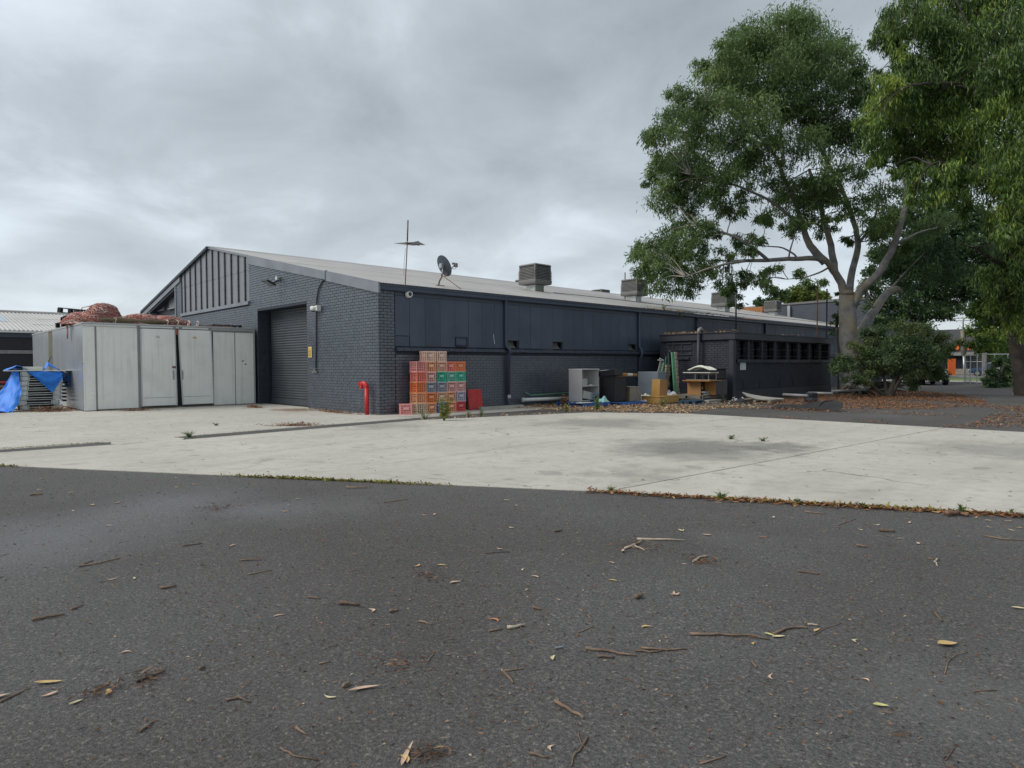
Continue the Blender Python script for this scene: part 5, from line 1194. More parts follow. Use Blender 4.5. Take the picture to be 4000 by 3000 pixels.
# cloth and papers round it
for (nm, lab, loc, sx, sy, h0, m) in (('white_cloth', 'crumpled white cloth heap behind the yellow wooden piece', (2.1, 11.6, .05), .75, .75, .42, 'cloth'), ('paper_pile', 'loose pile of paper and boards left of the yellow wooden piece', (2.15, 9.95, .08), .55, .8, .30, 'cush'), ('white_rag', 'white rag by the green tub on the ground', (2.55, 11.75, .0), .25, .3, .18, 'cloth')):
    t = thing(nm, lab, 'cloth' if m == 'cloth' else 'papers', loc); b = MB()
    b.grid(lambda s, q: (sx*(s-.5), sy*(q-.5), h0*(.62+.38*math.sin(11*s+2.3*math.sin(8*q))*math.cos(9*q+3*s))*(math.sin(3.14*s)*math.sin(3.14*q))**.5), 20, 20); b.build('folds', M[m], t)
t = thing('green_tub', 'small bright green tub with a white lid by the pallet', 'tub', (3.05, 11.75, 0)); b = MB(); b.lathe([(0, 0), (.10, 0), (.13, .18)], 14); b.build('tub', mat('lime_tub', (.12, .38, .05), .4), t, smooth=True); b = MB(); b.lathe([(.135, .18), (.135, .205), (0, .21)], 14); b.build('lid', M['cush'], t); b = MB(); b.tube([(.0, .05, .2), (.05, .22, .42)], .03, 6); b.build('spout', M['cloth'], t)
# yellow wooden L-shaped desk piece
x, dx, dy, h_ = fit(2506, 2577, 2652, 1553, 9.6, .0)
t = thing('yellow_desk_piece', 'yellow wooden desk piece with a folded upright board on a low base', 'desk piece', (x, 9.6, 0))
b = MB(); b.bbox((-dx, 0, .02), (0, .03, .25), .004); b.bbox((-.03, .031, .02), (0, dy, .25), .004); b.build('base_board', M['yelwood'], t)
b = MB(); b.bbox((-dx-.02, -.02, .251), (.02, dy+.02, .275), .004); b.build('top_board', M['yelwood'], t)
mt = Matrix.Translation((-.30, .42, .277)) @ Matrix.Rotation(math.radians(-5), 4, 'X')
b = MB(); b.bbox((-.34, 0, 0), (0, .022, .60), .003, 0, mt); b.build('upright_board', M['yelwood'], t); b = MB(); b.bbox((-.021, .0225, 0), (0.001, .50, .60), .003, 0, mt); b.build('upright_board', M['orwood2'], t)  # second board's shaded side put into its darker veneer colour
# green and tan foam boards leaning at the wall
def lean(label, u, v, vt, Y, wid, thick, m, dxr=0.0, ut=None, name='foam_board', cat='board', scal=False):
    x0 = ony(u, v, Y)[0]; h0 = bis(lambda q: -proj((x0, Y, q))[1], -vt, 0, 4)
    ut = ut if ut is not None else u
    # top shifted along y so that it leans sideways
    yt = bis(lambda q: proj((x0-dxr, q, h0))[0], ut, Y-4, Y+5)
    t = thing(name, label, cat, (x0, Y, .02), 0, 'boards leaning against the wall'); b = MB(); n = 12
    if not scal:
        b.add([(0, 0, 0), (0, wid, 0), (-dxr, yt-Y+wid, h0-.02), (-dxr, yt-Y, h0-.02), (-thick, 0, 0), (-thick, wid, 0), (-dxr-thick, yt-Y+wid, h0-.02), (-dxr-thick, yt-Y, h0-.02)], [(0, 1, 2, 3), (5, 4, 7, 6), (1, 5, 6, 2), (4, 0, 3, 7), (3, 2, 6, 7), (0, 4, 5, 1)])
    else:
        for i in range(n):
            a, c = i/n, (i+1)/n; w2 = wid*(.88+.12*math.sin(i*1.7))
            P_ = lambda k, yy, xx: (-dxr*k+xx, (yt-Y)*k+yy, (h0-.02)*k)
            b.add([P_(a, 0, 0), P_(a, w2, 0), P_(c-.008, w2*.97, .012), P_(c-.008, 0, .012), P_(a, 0, -thick), P_(a, w2, -thick), P_(c-.008, w2*.97, -thick), P_(c-.008, 0, -thick)], [(0, 1, 2, 3), (5, 4, 7, 6), (1, 5, 6, 2), (4, 0, 3, 7), (3, 2, 6, 7), (0, 4, 5, 1)])
    b.build('board', m, t); return t
lean('tall mid green foam board leaning upright against the annex', 2637, 1553, 1374, 11.95, .20, .04, M['greenb'], .35, 2624)
lean('tall tan scalloped foam strip behind the tall green board', 2648, 1545, 1372, 12.25, .18, .05, M['tanfoam'], .35, 2636, scal=True)
lean('short green foam board leaning behind the filing cabinet', 2562, 1540, 1417, 11.75, .46, .04, M['greenb'], .3, 2594)
lean('tan scalloped foam piece leaning beside the short green board', 2592, 1555, 1424, 12.1, .34, .06, M['tanfoam'], .25, 2604, scal=True)
lean('long narrow green strip leaning above the filing cabinet', 2575, 1500, 1391, 12.2, .07, .03, M['greenb'], .2, 2603)
lean('white lattice frame strip leaning behind the filing cabinet', 2545, 1520, 1411, 12.1, .26, .03, M['cush'], .2, 2580)
lean('long cream stick leaning highest behind the filing cabinet', 2562, 1520, 1385, 12.3, .05, .03, M['cush'], .2, 2598)
for i, (u0, v0, u1, v1) in enumerate(((2570, 1406, 2592, 1409), (2577, 1400, 2592, 1407))):
    a = dep(u0, v0, 25.2); c = dep(u1, v1, 25.4); o = MB().tube([a, c], .018, 4).build('cream_offcut', M['cush']); tag(o, ('cream offcut sticking out sideways above the filing cabinet, lower of two', 'cream offcut sticking out above the filing cabinet, upper of two')[i], 'offcut', 'cream offcuts above the filing cabinet')
o = MB().tube([gp(2582, 1541)+np.array([-.0, 1.3, .0]), dep(2616, 1372, 26.4)], .05, 8).build('dark_pipe', M['gutterm'], smooth=True); tag(o, 'dark pipe leaning between the foam boards', 'pipe')
# pallets with the orange cabinets
lp = pallet('pallet', 'grey timber pallet under the orange wood cabinets, letters on its edge', (2.95, 12.12, .13), 0, M['palletw'], 1.35, 1.55, .14, PG)
pallet('pallet', 'lower grey pallet carrying the lettered pallet', (3.05, 12.15, .0), .02, M['palletw'], 1.25, 1.6, .125, PG)
b = MB(); b.bbox((-.55, -.775, .022), (.65, -.745, .120), .004); eb = b.build('edge_board', M['palletw'], lp)
text('HG', .085, (.10, -.7765, .035), (math.pi/2, 0, 0), M['ink'], eb)
x, dx, dy, h_ = fit(2685, 2737, 2750, 1491, 11.5, .275)
t = thing('tan_cabinet', 'tan wood veneer pedestal cabinet with its drawers turned aside', 'cabinet', (x, 11.5, .275)); b = MB(); b.bbox((-dx, 0, 0), (-.002, .02, h_), .004); b.build('side_panel', M['orwood2'], t); b = MB(); b.bbox((-dx+.01, .0205, .02), (-.03, dy+.25, h_-.01), .006); b.build('body', M['blackm'], t); b = MB(); b.box((-.029, .08, h_*.42), (.005, .16, h_*.62)); b.build('drawer_pull', M['orwood2'], t)
x2, dx2, dy2, h2 = fit(2749, 2795, 2833, 1490, 11.85, .275)
t = thing('orange_cabinet', 'orange wood veneer cabinet with a dark grey side', 'cabinet', (x2, 11.85, .275)); b = MB(); b.bbox((-dx2, 0, 0), (-.002, .022, h2), .004); b.build('side_panel', M['orwood'], t); b = MB(); b.bbox((-dx2+.01, .0225, 0), (-.004, .5, h2), .004); b.build('body', M['grey'], t); b = MB(); b.bbox((-dx2+.02, .505, 0), (.006, .86, h2+.06), .004); b.build('rear_panel', M['filing' if False else 'grey'], t)
ztop_ = .275+h2+.012
def slabthing(name, label, cat, uL, uC, uR, Y, z0, th, m, extra=None, rz=0.0):
    x_, dx_, dy_, _ = fit(uL, uC, uR, 1400, Y, z0); t = thing(name, label, cat, (x_, Y, z0), rz); b = MB(); b.bbox((-dx_, 0, 0), (0, dy_, th), .008); b.build('top', m, t); return t, x_, dx_, dy_
t, xa, dxa, dya = slabthing('desk_top', 'orange edged desk top lying across the two cabinets', 'desk top', 2666, 2770, 2822, 11.2, ztop_, .035, M['orwood2'])
b = MB(); b.bbox((-dxa-.004, -.008, .0), (0, -.0005, .036), .002); b.build('edge_strip', M['orwood'], t)
t, xb, dxb, dyb = slabthing('grey_board', 'weathered grey board on the orange desk top', 'board', 2680, 2775, 2800, 11.3, ztop_+.036, .03, M['greywood'])
z3 = ztop_+.036+.031
t, xc, dxc, dyc = slabthing('raised_shelf', 'wooden shelf board raised on thin legs over the desk top', 'shelf', 2690, 2772, 2806, 11.3, z3+.20, .03, M['orwood2'])
b = MB()
for (px, py) in ((-.06, .03), (-dxc+.25, .03), (-.06, dyc-.05), (-dxc+.25, dyc-.05)): b.tube([(px, py, -.20), (px, py, 0)], .012, 6)
b.build('legs', M['steel'], t)
t, xd, dxd, dyd = slabthing('white_edged_top', 'white edged table top lying on the raised shelf', 'table top', 2667, 2774, 2809, 11.15, z3+.232, .03, M['cupw'])
b = MB(); b.box((-dxd+.3, .03, .031), (-.02, dyd-.03, .075)); b.build('dark_tray', M['blackl'], t)
t = thing('white_cushion', 'limp white cushion draped on top of the furniture pile', 'cushion', (xd-.58, 11.40, z3+.31))
b = MB()
for (y_, w, h0, x0_) in ((0, .50, .16, 0), (.13, .40, .12, .12), (.25, .34, .10, .2)):
    b.grid(lambda s, q: (x0_+(-.5+s)*w*1.9+.02*math.sin(5*q), y_+.10*math.cos(6.283*q), .03+max(-.02, h0*math.sin(3.14*s)**1.3*(.6+.4*s)+.05*math.sin(6.283*q)*math.sin(3.14*s)**.4)), 16, 8)
b.build('cover', M['cush'], t, smooth=True)
t = thing('black_crate', 'black plastic tub behind the raised shelf on the pile', 'tub', (xc-.10, 12.05, z3)); b = MB(); b.bbox((-.55, 0, 0), (.0, .65, .36), .03); b.build('tub', M['blackm'], t); b = MB(); b.bbox((-.57, -.02, .361), (.02, .67, .40), .015); b.build('rim', M['blackm'], t)
t = thing('keyboard_stack', 'stack of pale grey keyboards on the pallet in front of the cabinets', 'keyboards', (3.55, 11.62, .275))
for k in range(2):
    b = MB(); b.bbox((-.12-.02*k, -.02-.06*k, .075*k+.0), (.06, .62-.06*k, .075*k+.06), .01); b.build('keyboard', M['silver'], t); b = MB()
    for i in range(9): b.box((.0605, .03+i*.06-.06*k, .075*k+.015), (.064, .07+i*.06-.06*k, .075*k+.05))
    b.build('keys', M['beige'], t)
plastic_pallet('plastic_pallet', 'dark blue plastic pallet lying flat in the leaves', (3.55, 10.95, .0), .1, mat('navy_plastic', (.02, .05, .09), .5), .6, 1.3, .13, PG)
t = thing('concrete_block', 'pale concrete kerb block under the lettered pallet', 'block', (3.85, 11.6, 0), .05); b = MB(); b.bbox((-.1, -.45, 0), (.1, .5, .115), .01); b.build('block', M['concstop'], t)
# right hand pallet with the curved board
pallet('pallet', 'broken grey timber pallet under the curved grey board', (5.15, 12.75, .02), .15, M['palletw'], 1.1, 1.5, .13, PG)
cb0 = dep(2960, 1556, 23.3); t = thing('curved_board', 'curved pale grey board lying on the broken pallet with its tip raised', 'curved board', tuple(cb0))
TE = [(2901, 1531), (2935, 1540), (2975, 1547), (3020, 1552), (3062, 1556)]; BE = [(2900, 1533), (2918, 1548), (2950, 1558), (2995, 1562), (3060, 1559)]
def lerp_(L_, s): i = min(3, int(s*4)); f_ = s*4-i; return (L_[i][0]*(1-f_)+L_[i+1][0]*f_, L_[i][1]*(1-f_)+L_[i+1][1]*f_)
b = MB(); n = 16
def cv(s, q):
    a = lerp_(TE, s); c = lerp_(BE, s); u, v = a[0]*(1-q)+c[0]*q, a[1]*(1-q)+c[1]*q; return tuple(Vector(dep(u, v, 23.55-.42*q*math.sin(3.14*min(1, s+.05))**.5))-Vector(cb0))
b.grid(cv, n, 5); v0 = list(b.v); b.add([(p[0]-.012, p[1]+.004, p[2]-.02) for p in v0], [f[::-1] for f in b.f[:n*5]]); b.build('board', M['curv'], t, smooth=True)
t = thing('black_junk_sack', 'torn black sack at the left of the broken pallet', 'sack', (4.85, 11.75, 0)); b = MB(); b.grid(lambda s, q: (.5*(s-.5)*1.5, .7*(q-.5)*1.3, (.13+.05*math.sin(9*s+5*q)+.03*math.sin(17*q))*(math.sin(3.14*s)*math.sin(3.14*q))**.5), 18, 18); b.build('sack', M['mat_b'], t)
t = thing('white_scraps', 'white plastic scraps on the ground beside the annex corner', 'scraps', (4.35, 12.3, .0)); b = MB()
for i in range(16): a = random.uniform(0, 6.28); c = (random.uniform(-.25, .3), random.uniform(-.45, .45), random.uniform(.03, .16)); b.tube([c, (c[0]+.07*math.cos(a), c[1]+.09*math.sin(a), c[2]+random.uniform(-.02, .06))], .018, 4)
b.build('scraps', M['cloth'], t)
for i, (u0, v0, u1, v1, r, lab) in enumerate(((3060, 1541, 3155, 1546, .05, 'grey steel tube lying on the leaves beside the annex, nearer of two'), (3157, 1535, 3253, 1537, .05, 'grey steel tube lying before the far annex end'), (3250, 1528, 3380, 1523, .045, 'grey steel tube lying by the gum tree roots'))):
    a = gp(u0, v0, .28); c = gp(u1, v1, .28); o = MB().tube([a, c], r, 8).build('steel_tube', M['pipe'], smooth=True); tag(o, lab, 'tube', 'grey steel tubes lying by the annex')
t = thing('tube_stand', 'dark battered drum carrying the ends of the grey tubes', 'drum', tuple(gp(3168, 1572))); b = MB(); b.lathe([(0, 0), (.20, 0), (.23, .08), (.21, .18), (.23, .32), (.19, .36), (0, .36)], 12); b.build('drum', M['blackm'], t)
# rolled black mat on the asphalt
t = thing('black_mat', 'crumpled black rubber mat rolled up on the asphalt', 'mat', (7.55, 10.45, 0), math.radians(0))
b = MB(); ax_ = (gp(3040, 1597)-np.array([7.55, 10.45, 0])); bx_ = (gp(3245, 1606)-np.array([7.55, 10.45, 0]))
def mt_(s, q):
    p_ = ax_*(1-s)+bx_*s; th = .05+.12*s**1.6; a = 6.283*q
    return (p_[0]+(.22+.12*s)*math.cos(a)*1.0+.02*math.sin(9*s), p_[1]+(.22+.05*s)*math.sin(a)*.6, max(.004, th+th*math.sin(a)*(1+.15*math.sin(7*s))+.03*math.sin(11*s)))
b.grid(mt_, 30, 12); b.build('mat', M['mat_b'], t, smooth=True)

# ================================================================== TREES
def leaves(name, blobs, n_per, size, droop, m, parent, seed, spread=1.0, width=0.22, sprays=9, flat=0.75, spray_r=0.42):
    """blobs: (x,y,z,r); every blob holds sprays of hanging lance-shaped leaves"""
    r = np.random.default_rng(seed); C_ = []; D_ = []; K_ = []
    for (x, y, z, rad) in blobs:
        ns = max(3, int(sprays*(rad/.9)**2)); nl = max(6, int(n_per*(rad/.9)**1.55/ns))
        d = r.normal(size=(ns, 3)); d /= np.linalg.norm(d, axis=1)[:, None]; k = r.uniform(.25, 1.0, ns)**.5
        sc = np.array([x, y, z])+d*k[:, None]*rad*np.array([1, 1, flat])
        bt = r.normal(0, .10)
        for s_ in sc:
            # a spray: leaves hang from a short arching twig
            ax_ = r.normal(size=3); ax_[2] = -abs(ax_[2])*.4*droop; ax_ /= np.linalg.norm(ax_); L_ = spray_r*rad*r.uniform(.6, 1.3)
            t = r.uniform(-.5, 1, nl); p = s_+ax_*t[:, None]*L_; p[:, 2] -= droop*.25*L_*np.clip(t, 0, 1)**2
            p += r.normal(size=(nl, 3))*np.array([.17, .17, .13])*rad*spread
            dd = r.normal(size=(nl, 3)); dd[:, 2] -= droop*1.25; dd /= np.linalg.norm(dd, axis=1)[:, None]
            C_.append(p); D_.append(dd); K_.append(np.full(nl, bt+r.normal(0, .11)))
    P = np.concatenate(C_); D = np.concatenate(D_); n = len(P)
    L_ = size*r.uniform(.6, 1.25, n)[:, None]; s_ = np.cross(D, r.normal(size=(n, 3))); s_ /= np.linalg.norm(s_, axis=1)[:, None]+1e-9
    w = L_*width*.5; bend = np.cross(D, s_)*L_*.10
    V = np.stack([P, P+D*L_*.45+s_*w+bend, P+D*L_, P+D*L_*.45-s_*w+bend], 1).reshape(-1, 3)
    Q = np.arange(4*n).reshape(-1, 4)
    cl = np.clip(r.normal(.45, .19, n)+np.concatenate(K_), 0, 1)
    o = link(name, fast_mesh(name, V, Q, m, cl), parent); return o
def branch(b, pts, r0, r1, n=9, wob=.0, seed=0):
    r = random.Random(seed); P = [Vector(p) for p in pts]; out_ = []; rr = []
    # smooth through the points
    m_ = len(P)
    for i in range(m_-1):
        p0, p1, p2, p3 = P[max(i-1, 0)], P[i], P[i+1], P[min(i+2, m_-1)]
        for k in range(5):
            t = k/5; out_.append(.5*((2*p1)+(p2-p0)*t+(2*p0-5*p1+4*p2-p3)*t*t+(-p0+3*p1-3*p2+p3)*t**3)+Vector((r.uniform(-wob, wob), r.uniform(-wob, wob), r.uniform(-wob, wob)))); 
    out_.append(P[-1]); k = len(out_)
    rr = [r0+(r1-r0)*(i/(k-1)) for i in range(k)]
    b.tube(out_, rr, n); return out_
TB = gp(3325, 1538); TD = float(np.dot(TB-CP, FWD))
def tp_(u, v, dd=0.0): return tuple(dep(u, v, TD+dd))
gum = thing('gum_tree', 'big smooth-barked gum tree rising beside the low annex, its crown against the sky', 'tree', tuple(TB))
O = Vector(TB)
def rel(p): return tuple(Vector(p)-O)
tb = MB()
main = branch(tb, [rel(tp_(3328, 1560)), rel(tp_(3322, 1430)), rel(tp_(3314, 1290)), rel(tp_(3310, 1190)), rel(tp_(3309, 1150))], .44, .34, 14, .012, 1); tb.tube([main[-1], tuple(Vector(main[-1])+Vector((0, 0, .14))), tuple(Vector(main[-1])+Vector((0, 0, .26)))], [.34, .27, .10], 14)
tb.tube([rel(tp_(3328, 1570)), rel(tp_(3327, 1530)), rel(tp_(3325, 1480))], [.70, .55, .44], 14)
limbs = []
def limb(pts, r0, r1, seed): 
    q = branch(tb, [rel(tp_(*p)) for p in pts], r0, r1, 9, .015, seed); limbs.extend([(Vector(p), r0) for p in q]); return q
limb([(3312, 1215, 0), (3285, 1105, 0), (3250, 1050, -.2), (3215, 1015, -.5), (3130, 1010, -.8), (2990, 1017, -1.2), (2860, 1020, -1.5)], .20, .06, 2)
limb([(3225, 1025, -.4), (3165, 960, -.3), (3135, 880, -.2), (3110, 800, 0)], .20, .08, 3)
limb([(3262, 1065, -.1), (3245, 960, .2), (3215, 850, .6), (3195, 760, .8), (3160, 660, 1.0)], .17, .07, 4)
limb([(3312, 1200, 0), (3325, 1080, .5), (3350, 960, .8), (3330, 850, 1.2), (3280, 720, 1.2), (3190, 560, 1.0), (3130, 430, .5)], .18, .05, 5)
limb([(3318, 1225, 0), (3365, 1130, -.3), (3430, 1070, -.6), (3490, 960, -.9), (3525, 850, -1.0), (3540, 740, -1.0), (3490, 560, -.8)], .22, .07, 6)
limb([(3120, 820, 0), (3060, 690, -.5), (3030, 610, -.6), (2970, 560, -.9), (2880, 520, -1)], .10, .03, 7)
limb([(3060, 640, -.4), (3050, 500, 0), (3080, 350, .3), (3060, 220, .3)], .09, .03, 8)
limb([(3000, 1016, -1.2), (2900, 940, -1.6), (2800, 900, -1.8), (2700, 870, -2)], .08, .03, 9)
limb([(2920, 1018, -1.4), (2800, 1040, -1.8), (2680, 1080, -2.0)], .07, .02, 10)
limb([(3130, 880, 0), (3000, 780, -.8), (2860, 720, -1.5), (2700, 680, -1.8)], .08, .025, 11)
limb([(3060, 650, 0), (2900, 470, -.4), (2760, 400, -.6)], .06, .02, 12)
limb([(3200, 760, .8), (3240, 600, 1.6), (3230, 420, 1.8), (3220, 260, 1.5)], .07, .02, 13)
limb([(3500, 950, -1), (3600, 905, -.6), (3660, 890, 0)], .06, .012, 14)
limb([(3120, 1010, -.7), (3060, 970, -.3), (2960, 960, 0)], .05, .02, 15)
limb([(3240, 1045, -.2), (3160, 1080, -.8), (3080, 1090, -1.2)], .05, .015, 16)
limb([(3350, 960, .8), (3420, 840, 1.8), (3440, 700, 2.2)], .08, .03, 17)
CT = [(820,180,140),(980,120,95),(1040,220,110),(700,250,115),(620,330,100),(900,330,140),(1100,290,110),(1190,240,70),(520,420,100),(680,440,110),(860,470,130),(1050,440,120),(400,545,100),(545,560,90),
 (730,600,120),(300,640,90),(420,700,95),(240,730,75),(620,740,110),(790,720,100),(960,600,90),(1020,740,95),(1110,640,110),(300,890,100),(420,850,100),(550,890,100),(690,850,90),(840,890,80),(400,980,90),(510,980,65),(270,985,75),
 (960,960,95),(1060,990,95),(1130,870,80),(880,1050,75),(1010,1085,85),(1240,700,110),(1310,870,80),(1360,1110,80),(1260,1060,70),(1150,1100,60),(330,1120,80),(420,1180,80),(300,1230,75),(200,1270,85),(140,1340,65),(225,1380,85),
 (330,1330,80),(420,1290,65),(500,1190,45),(480,1390,65),(380,1420,75),(300,1460,65),(205,1470,50),(420,1490,52),(560,1430,55),(640,1480,50),(560,1500,36),(700,1420,45),(780,1450,55),(830,1380,38),(640,1560,34),(760,1110,42),(1180,1260,38),(1440,1290,70),(1420,1180,65),
 (980,1430,45),(1050,1470,36),(1290,330,60),(1300,480,90),(1200,430,90),(560,250,60),(340,480,55),(470,330,50),(640,190,55),(880,95,50),(170,720,40),(190,930,45),(110,1290,40),(1180,980,70),(720,330,80),(980,520,70),(1600,1190,70),(1690,1150,60),(1530,1250,50),(1480,1120,55),(620,1100,60),(560,1060,55),(680,1010,60),(800,1130,50),(900,1180,45),(740,1220,45),(640,1250,50),(560,1320,50),(700,1310,45),(250,1310,70),(360,1250,70),(160,1400,50),(260,1040,70),(220,840,55),(350,780,80),(1400,1000,80),(1330,1180,60),(1090,1180,45),(960,1150,55)]
rt2 = random.Random(9); blobs = []
for (u, v, r) in CT:
    U, V_ = 2400+u/1.3275, v/1.3275; edge = min(1, r/110); dd = rt2.uniform(-3.2, 3.2)*(.9 if v < 900 else .6)
    p = Vector(dep(U, V_, TD+dd)); R_ = r/1.3275/F_PX*(TD+dd)
    blobs.append((p.x, p.y, p.z, R_*1.12))
    if r > 85: p2 = Vector(dep(U+rt2.uniform(-20, 20), V_+rt2.uniform(-20, 20), TD-dd*.8)); blobs.append((p2.x, p2.y, p2.z, R_*.85))
tw = MB()
for (x, y, z, R_) in blobs:            # twigs from the nearest limb to every clump
    c = Vector((x, y, z))-O; q = min(limbs, key=lambda t: (t[0]-c).length+(.6 if t[0].z > c.z+.3 else 0))
    if (q[0]-c).length < .3: continue
    mid_ = q[0].lerp(c, .5)+Vector((0, 0, .18*(q[0]-c).length*.5)); branch(tw, [q[0], mid_, c], min(.045, q[1]*.4), .010, 5, .02, 3)
    for k in range(3): e_ = c+Vector((rt2.uniform(-1, 1), rt2.uniform(-1, 1), rt2.uniform(-.6, .6)))*R_*.8; tw.tube([c, c.lerp(e_, .5)+Vector((0, 0, .06)), e_], [.012, .009, .005], 4)
tk = tb.build('trunk', M['bark'], gum, smooth=True); tw.build('twigs', M['bark'], gum, smooth=True, kind='stuff')
lv = leaves('crown', [(x-O.x, y-O.y, z-O.z, r) for x, y, z, r in blobs], 1350, .21, 1.0, M['leafA'], gum, 21, sprays=17, spread=1.25, flat=.85)
# second stem behind the gum tree
T2 = Vector(gp(3385, 1530)); t2 = thing('gum_tree', 'leaning smaller grey gum stem bending right behind the big trunk', 'tree', tuple(T2)); D2 = float(np.dot(np.array(T2)-CP, FWD))
b = MB(); P2_ = [tuple(Vector(dep(u, v, D2+dd))-T2) for u, v, dd in ((3380, 1545, 0), (3368, 1330, 0), (3385, 1260, 0), (3425, 1200, .2), (3460, 1150, .4), (3500, 1128, .6), (3520, 1140, .7))]
branch(b, P2_, .30, .12, 10, .012, 4); branch(b, [P2_[3], tuple(Vector(dep(3395, 1190, D2))-T2), tuple(Vector(dep(3388, 1150, D2))-T2)], .07, .02, 6); branch(b, [P2_[4], tuple(Vector(dep(3540, 1060, D2+1))-T2), tuple(Vector(dep(3640, 960, D2+1.5))-T2)], .06, .015, 8); b.build('trunk', M['bark'], t2, smooth=True)
bl = [(tuple(Vector(dep(u, v, D2+dd))-T2)+(rr/F_PX*D2,)) for u, v, rr, dd in ((3560, 1080, 60, 1), (3640, 1000, 70, 1.5), (3600, 930, 60, 2), (3520, 1010, 50, 2), (3690, 1060, 60, 2.2), (3450, 1050, 40, 2))]
leaves('crown', [(x, y, z, r_*1.3) for x, y, z, r_ in bl], 1300, .24, 1.0, M['leafD'], t2, 22, sprays=14, spread=1.2)
# drooping tree in the foreground right
T3 = Vector(gp(3990, 1545)); t3 = thing('weeping_gum', 'dark trunked gum at the right edge with long drooping yellow-green branches', 'tree', tuple(T3)); D3 = float(np.dot(np.array(T3)-CP, FWD))
b = MB(); q = [tuple(Vector(dep(u, v, D3+dd))-T3) for u, v, dd in ((4000, 1570, 0), (3985, 1440, 0), (3965, 1330, 0), (3945, 1240, 0), (3960, 1050, -1), (4010, 760, -2.5), (4040, 450, -4), (4000, 150, -5))]
branch(b, q, .32, .11, 11, .03, 5); lim3 = [Vector(p) for p in q[3:]]
for pts in ([(4010, 760, -2.5), (3900, 700, -4), (3760, 660, -5.5), (3640, 640, -6.5)], [(4040, 450, -4), (3880, 380, -5), (3720, 330, -6), (3560, 330, -6.5)], [(4000, 200, -5), (3800, 120, -5.5), (3640, 90, -6)], [(3960, 1050, -1), (3870, 1010, -2.5), (3800, 960, -3)], [(3945, 1240, 0), (3900, 1215, -.5), (3860, 1210, -1)]):
    qq = [tuple(Vector(dep(u, v, D3+dd))-T3) for u, v, dd in pts]; branch(b, qq, .13, .03, 7, .02, 6); lim3 += [Vector(p) for p in qq]
b.build('trunk', M['barkd'], t3, smooth=True)
C3 = [(1500,80,110),(1420,190,75),(1640,90,100),(1850,80,150),(2060,130,140),(1680,290,150),(1880,330,150),(2080,330,120),(1560,420,130),(1390,480,100),(1330,560,60),(1450,600,110),(1640,540,130),(1840,580,140),(2050,580,140),(1400,710,75),(1560,710,105),(1700,760,130),(1520,850,65),(1600,910,75),(1740,930,95),(1640,1000,55),(1890,830,110),(2060,780,120),(2060,980,110),(2010,1110,70),(2100,1190,75),(2080,1290,55),(1960,450,100),(1480,300,60),(1780,440,110),(1300,640,45),(1350,660,50),(1380,790,50),(1570,1020,40),(1450,880,40),(1790,1040,50),(1980,960,60),(2110,1380,40)]
bl3 = []
for (u, v, r) in C3:
    dd = -3-rt2.uniform(0, 4.5); U, V_ = 2400+u/1.3275, v/1.3275; p = Vector(dep(U, V_, D3+dd))-T3; bl3.append((p.x, p.y, p.z, r/1.3275/F_PX*(D3+dd)*1.1))
    if r > 90: p = Vector(dep(U+rt2.uniform(-30, 60), V_+rt2.uniform(-40, 30), D3+dd+2.5))-T3; bl3.append((p.x, p.y, p.z, r/1.3275/F_PX*(D3+dd)*.85))
for u, v, r in ((4080, 150, 130), (4100, 400, 130), (4100, 650, 130), (4110, 900, 120), (4150, 250, 150), (4160, 700, 150), (4120, -60, 140), (3900, -70, 140), (3650, -60, 100)):
    p = Vector(dep(u, v, D3-4.5))-T3; bl3.append((p.x, p.y, p.z, r/F_PX*(D3-4.5)*.95))
for u, v, r, dd in ((3965, 1010, 75, -1.6), (3900, 1080, 60, -1.4), (3990, 1120, 70, -1.2), (3930, 1170, 55, -1.0), (4010, 1230, 60, -1.0), (3960, 900, 80, -2.5)):
    p = Vector(dep(u, v, D3+dd))-T3; bl3.append((p.x, p.y, p.z, r/F_PX*D3))
tw = MB()
for (x, y, z, R_) in bl3:
    c = Vector((x, y, z)); q = min(lim3, key=lambda t: (t-c).length); branch(tw, [q, q.lerp(c, .5)+Vector((0, 0, .3)), c+Vector((0, 0, R_*.3)), c+Vector((rt2.uniform(-.3, .3), rt2.uniform(-.3, .3), -R_*.8))], .030, .006, 4, .03, 3)
tw.build('twigs', M['barkd'], t3, smooth=True, kind='stuff')
leaves('crown', bl3, 3000, .21, 2.0, M['leafB'], t3, 23, sprays=20, width=.19, flat=1.0, spray_r=.75)
# darker trees standing farther back
def back_tree(name, label, base, trunk, blobs_, m, n_per, size, seed, depth=None, bark='barkd', r0=.25):
    B_ = Vector(base); D_ = float(np.dot(np.array(B_)-CP, FWD)) if depth is None else depth; t = thing(name, label, 'tree', tuple(B_), 0, 'trees beyond the warehouse yard'); b = MB()
    pts = [tuple(Vector(dep(u, v, D_+dd))-B_) for u, v, dd in trunk]; branch(b, [(0, 0, -.1)]+pts, r0, .06, 8, .03, seed); rr = random.Random(seed); bl = []
    for u, v, r in blobs_:
        dd = rr.uniform(-2, 2); p = Vector(dep(u, v, D_+dd))-B_; bl.append((p.x, p.y, p.z, r/F_PX*D_)); q = min(pts, key=lambda t_: (Vector(t_)-p).length); b.tube([q, Vector(q).lerp(p, .5)+Vector((0, 0, .15)), p], [.06, .04, .015], 5)
    b.build('trunk', M[bark], t, smooth=True); leaves('crown', bl, n_per*1.9, size, .5, m, t, seed+50, sprays=14, width=.42, spread=1.2); return t
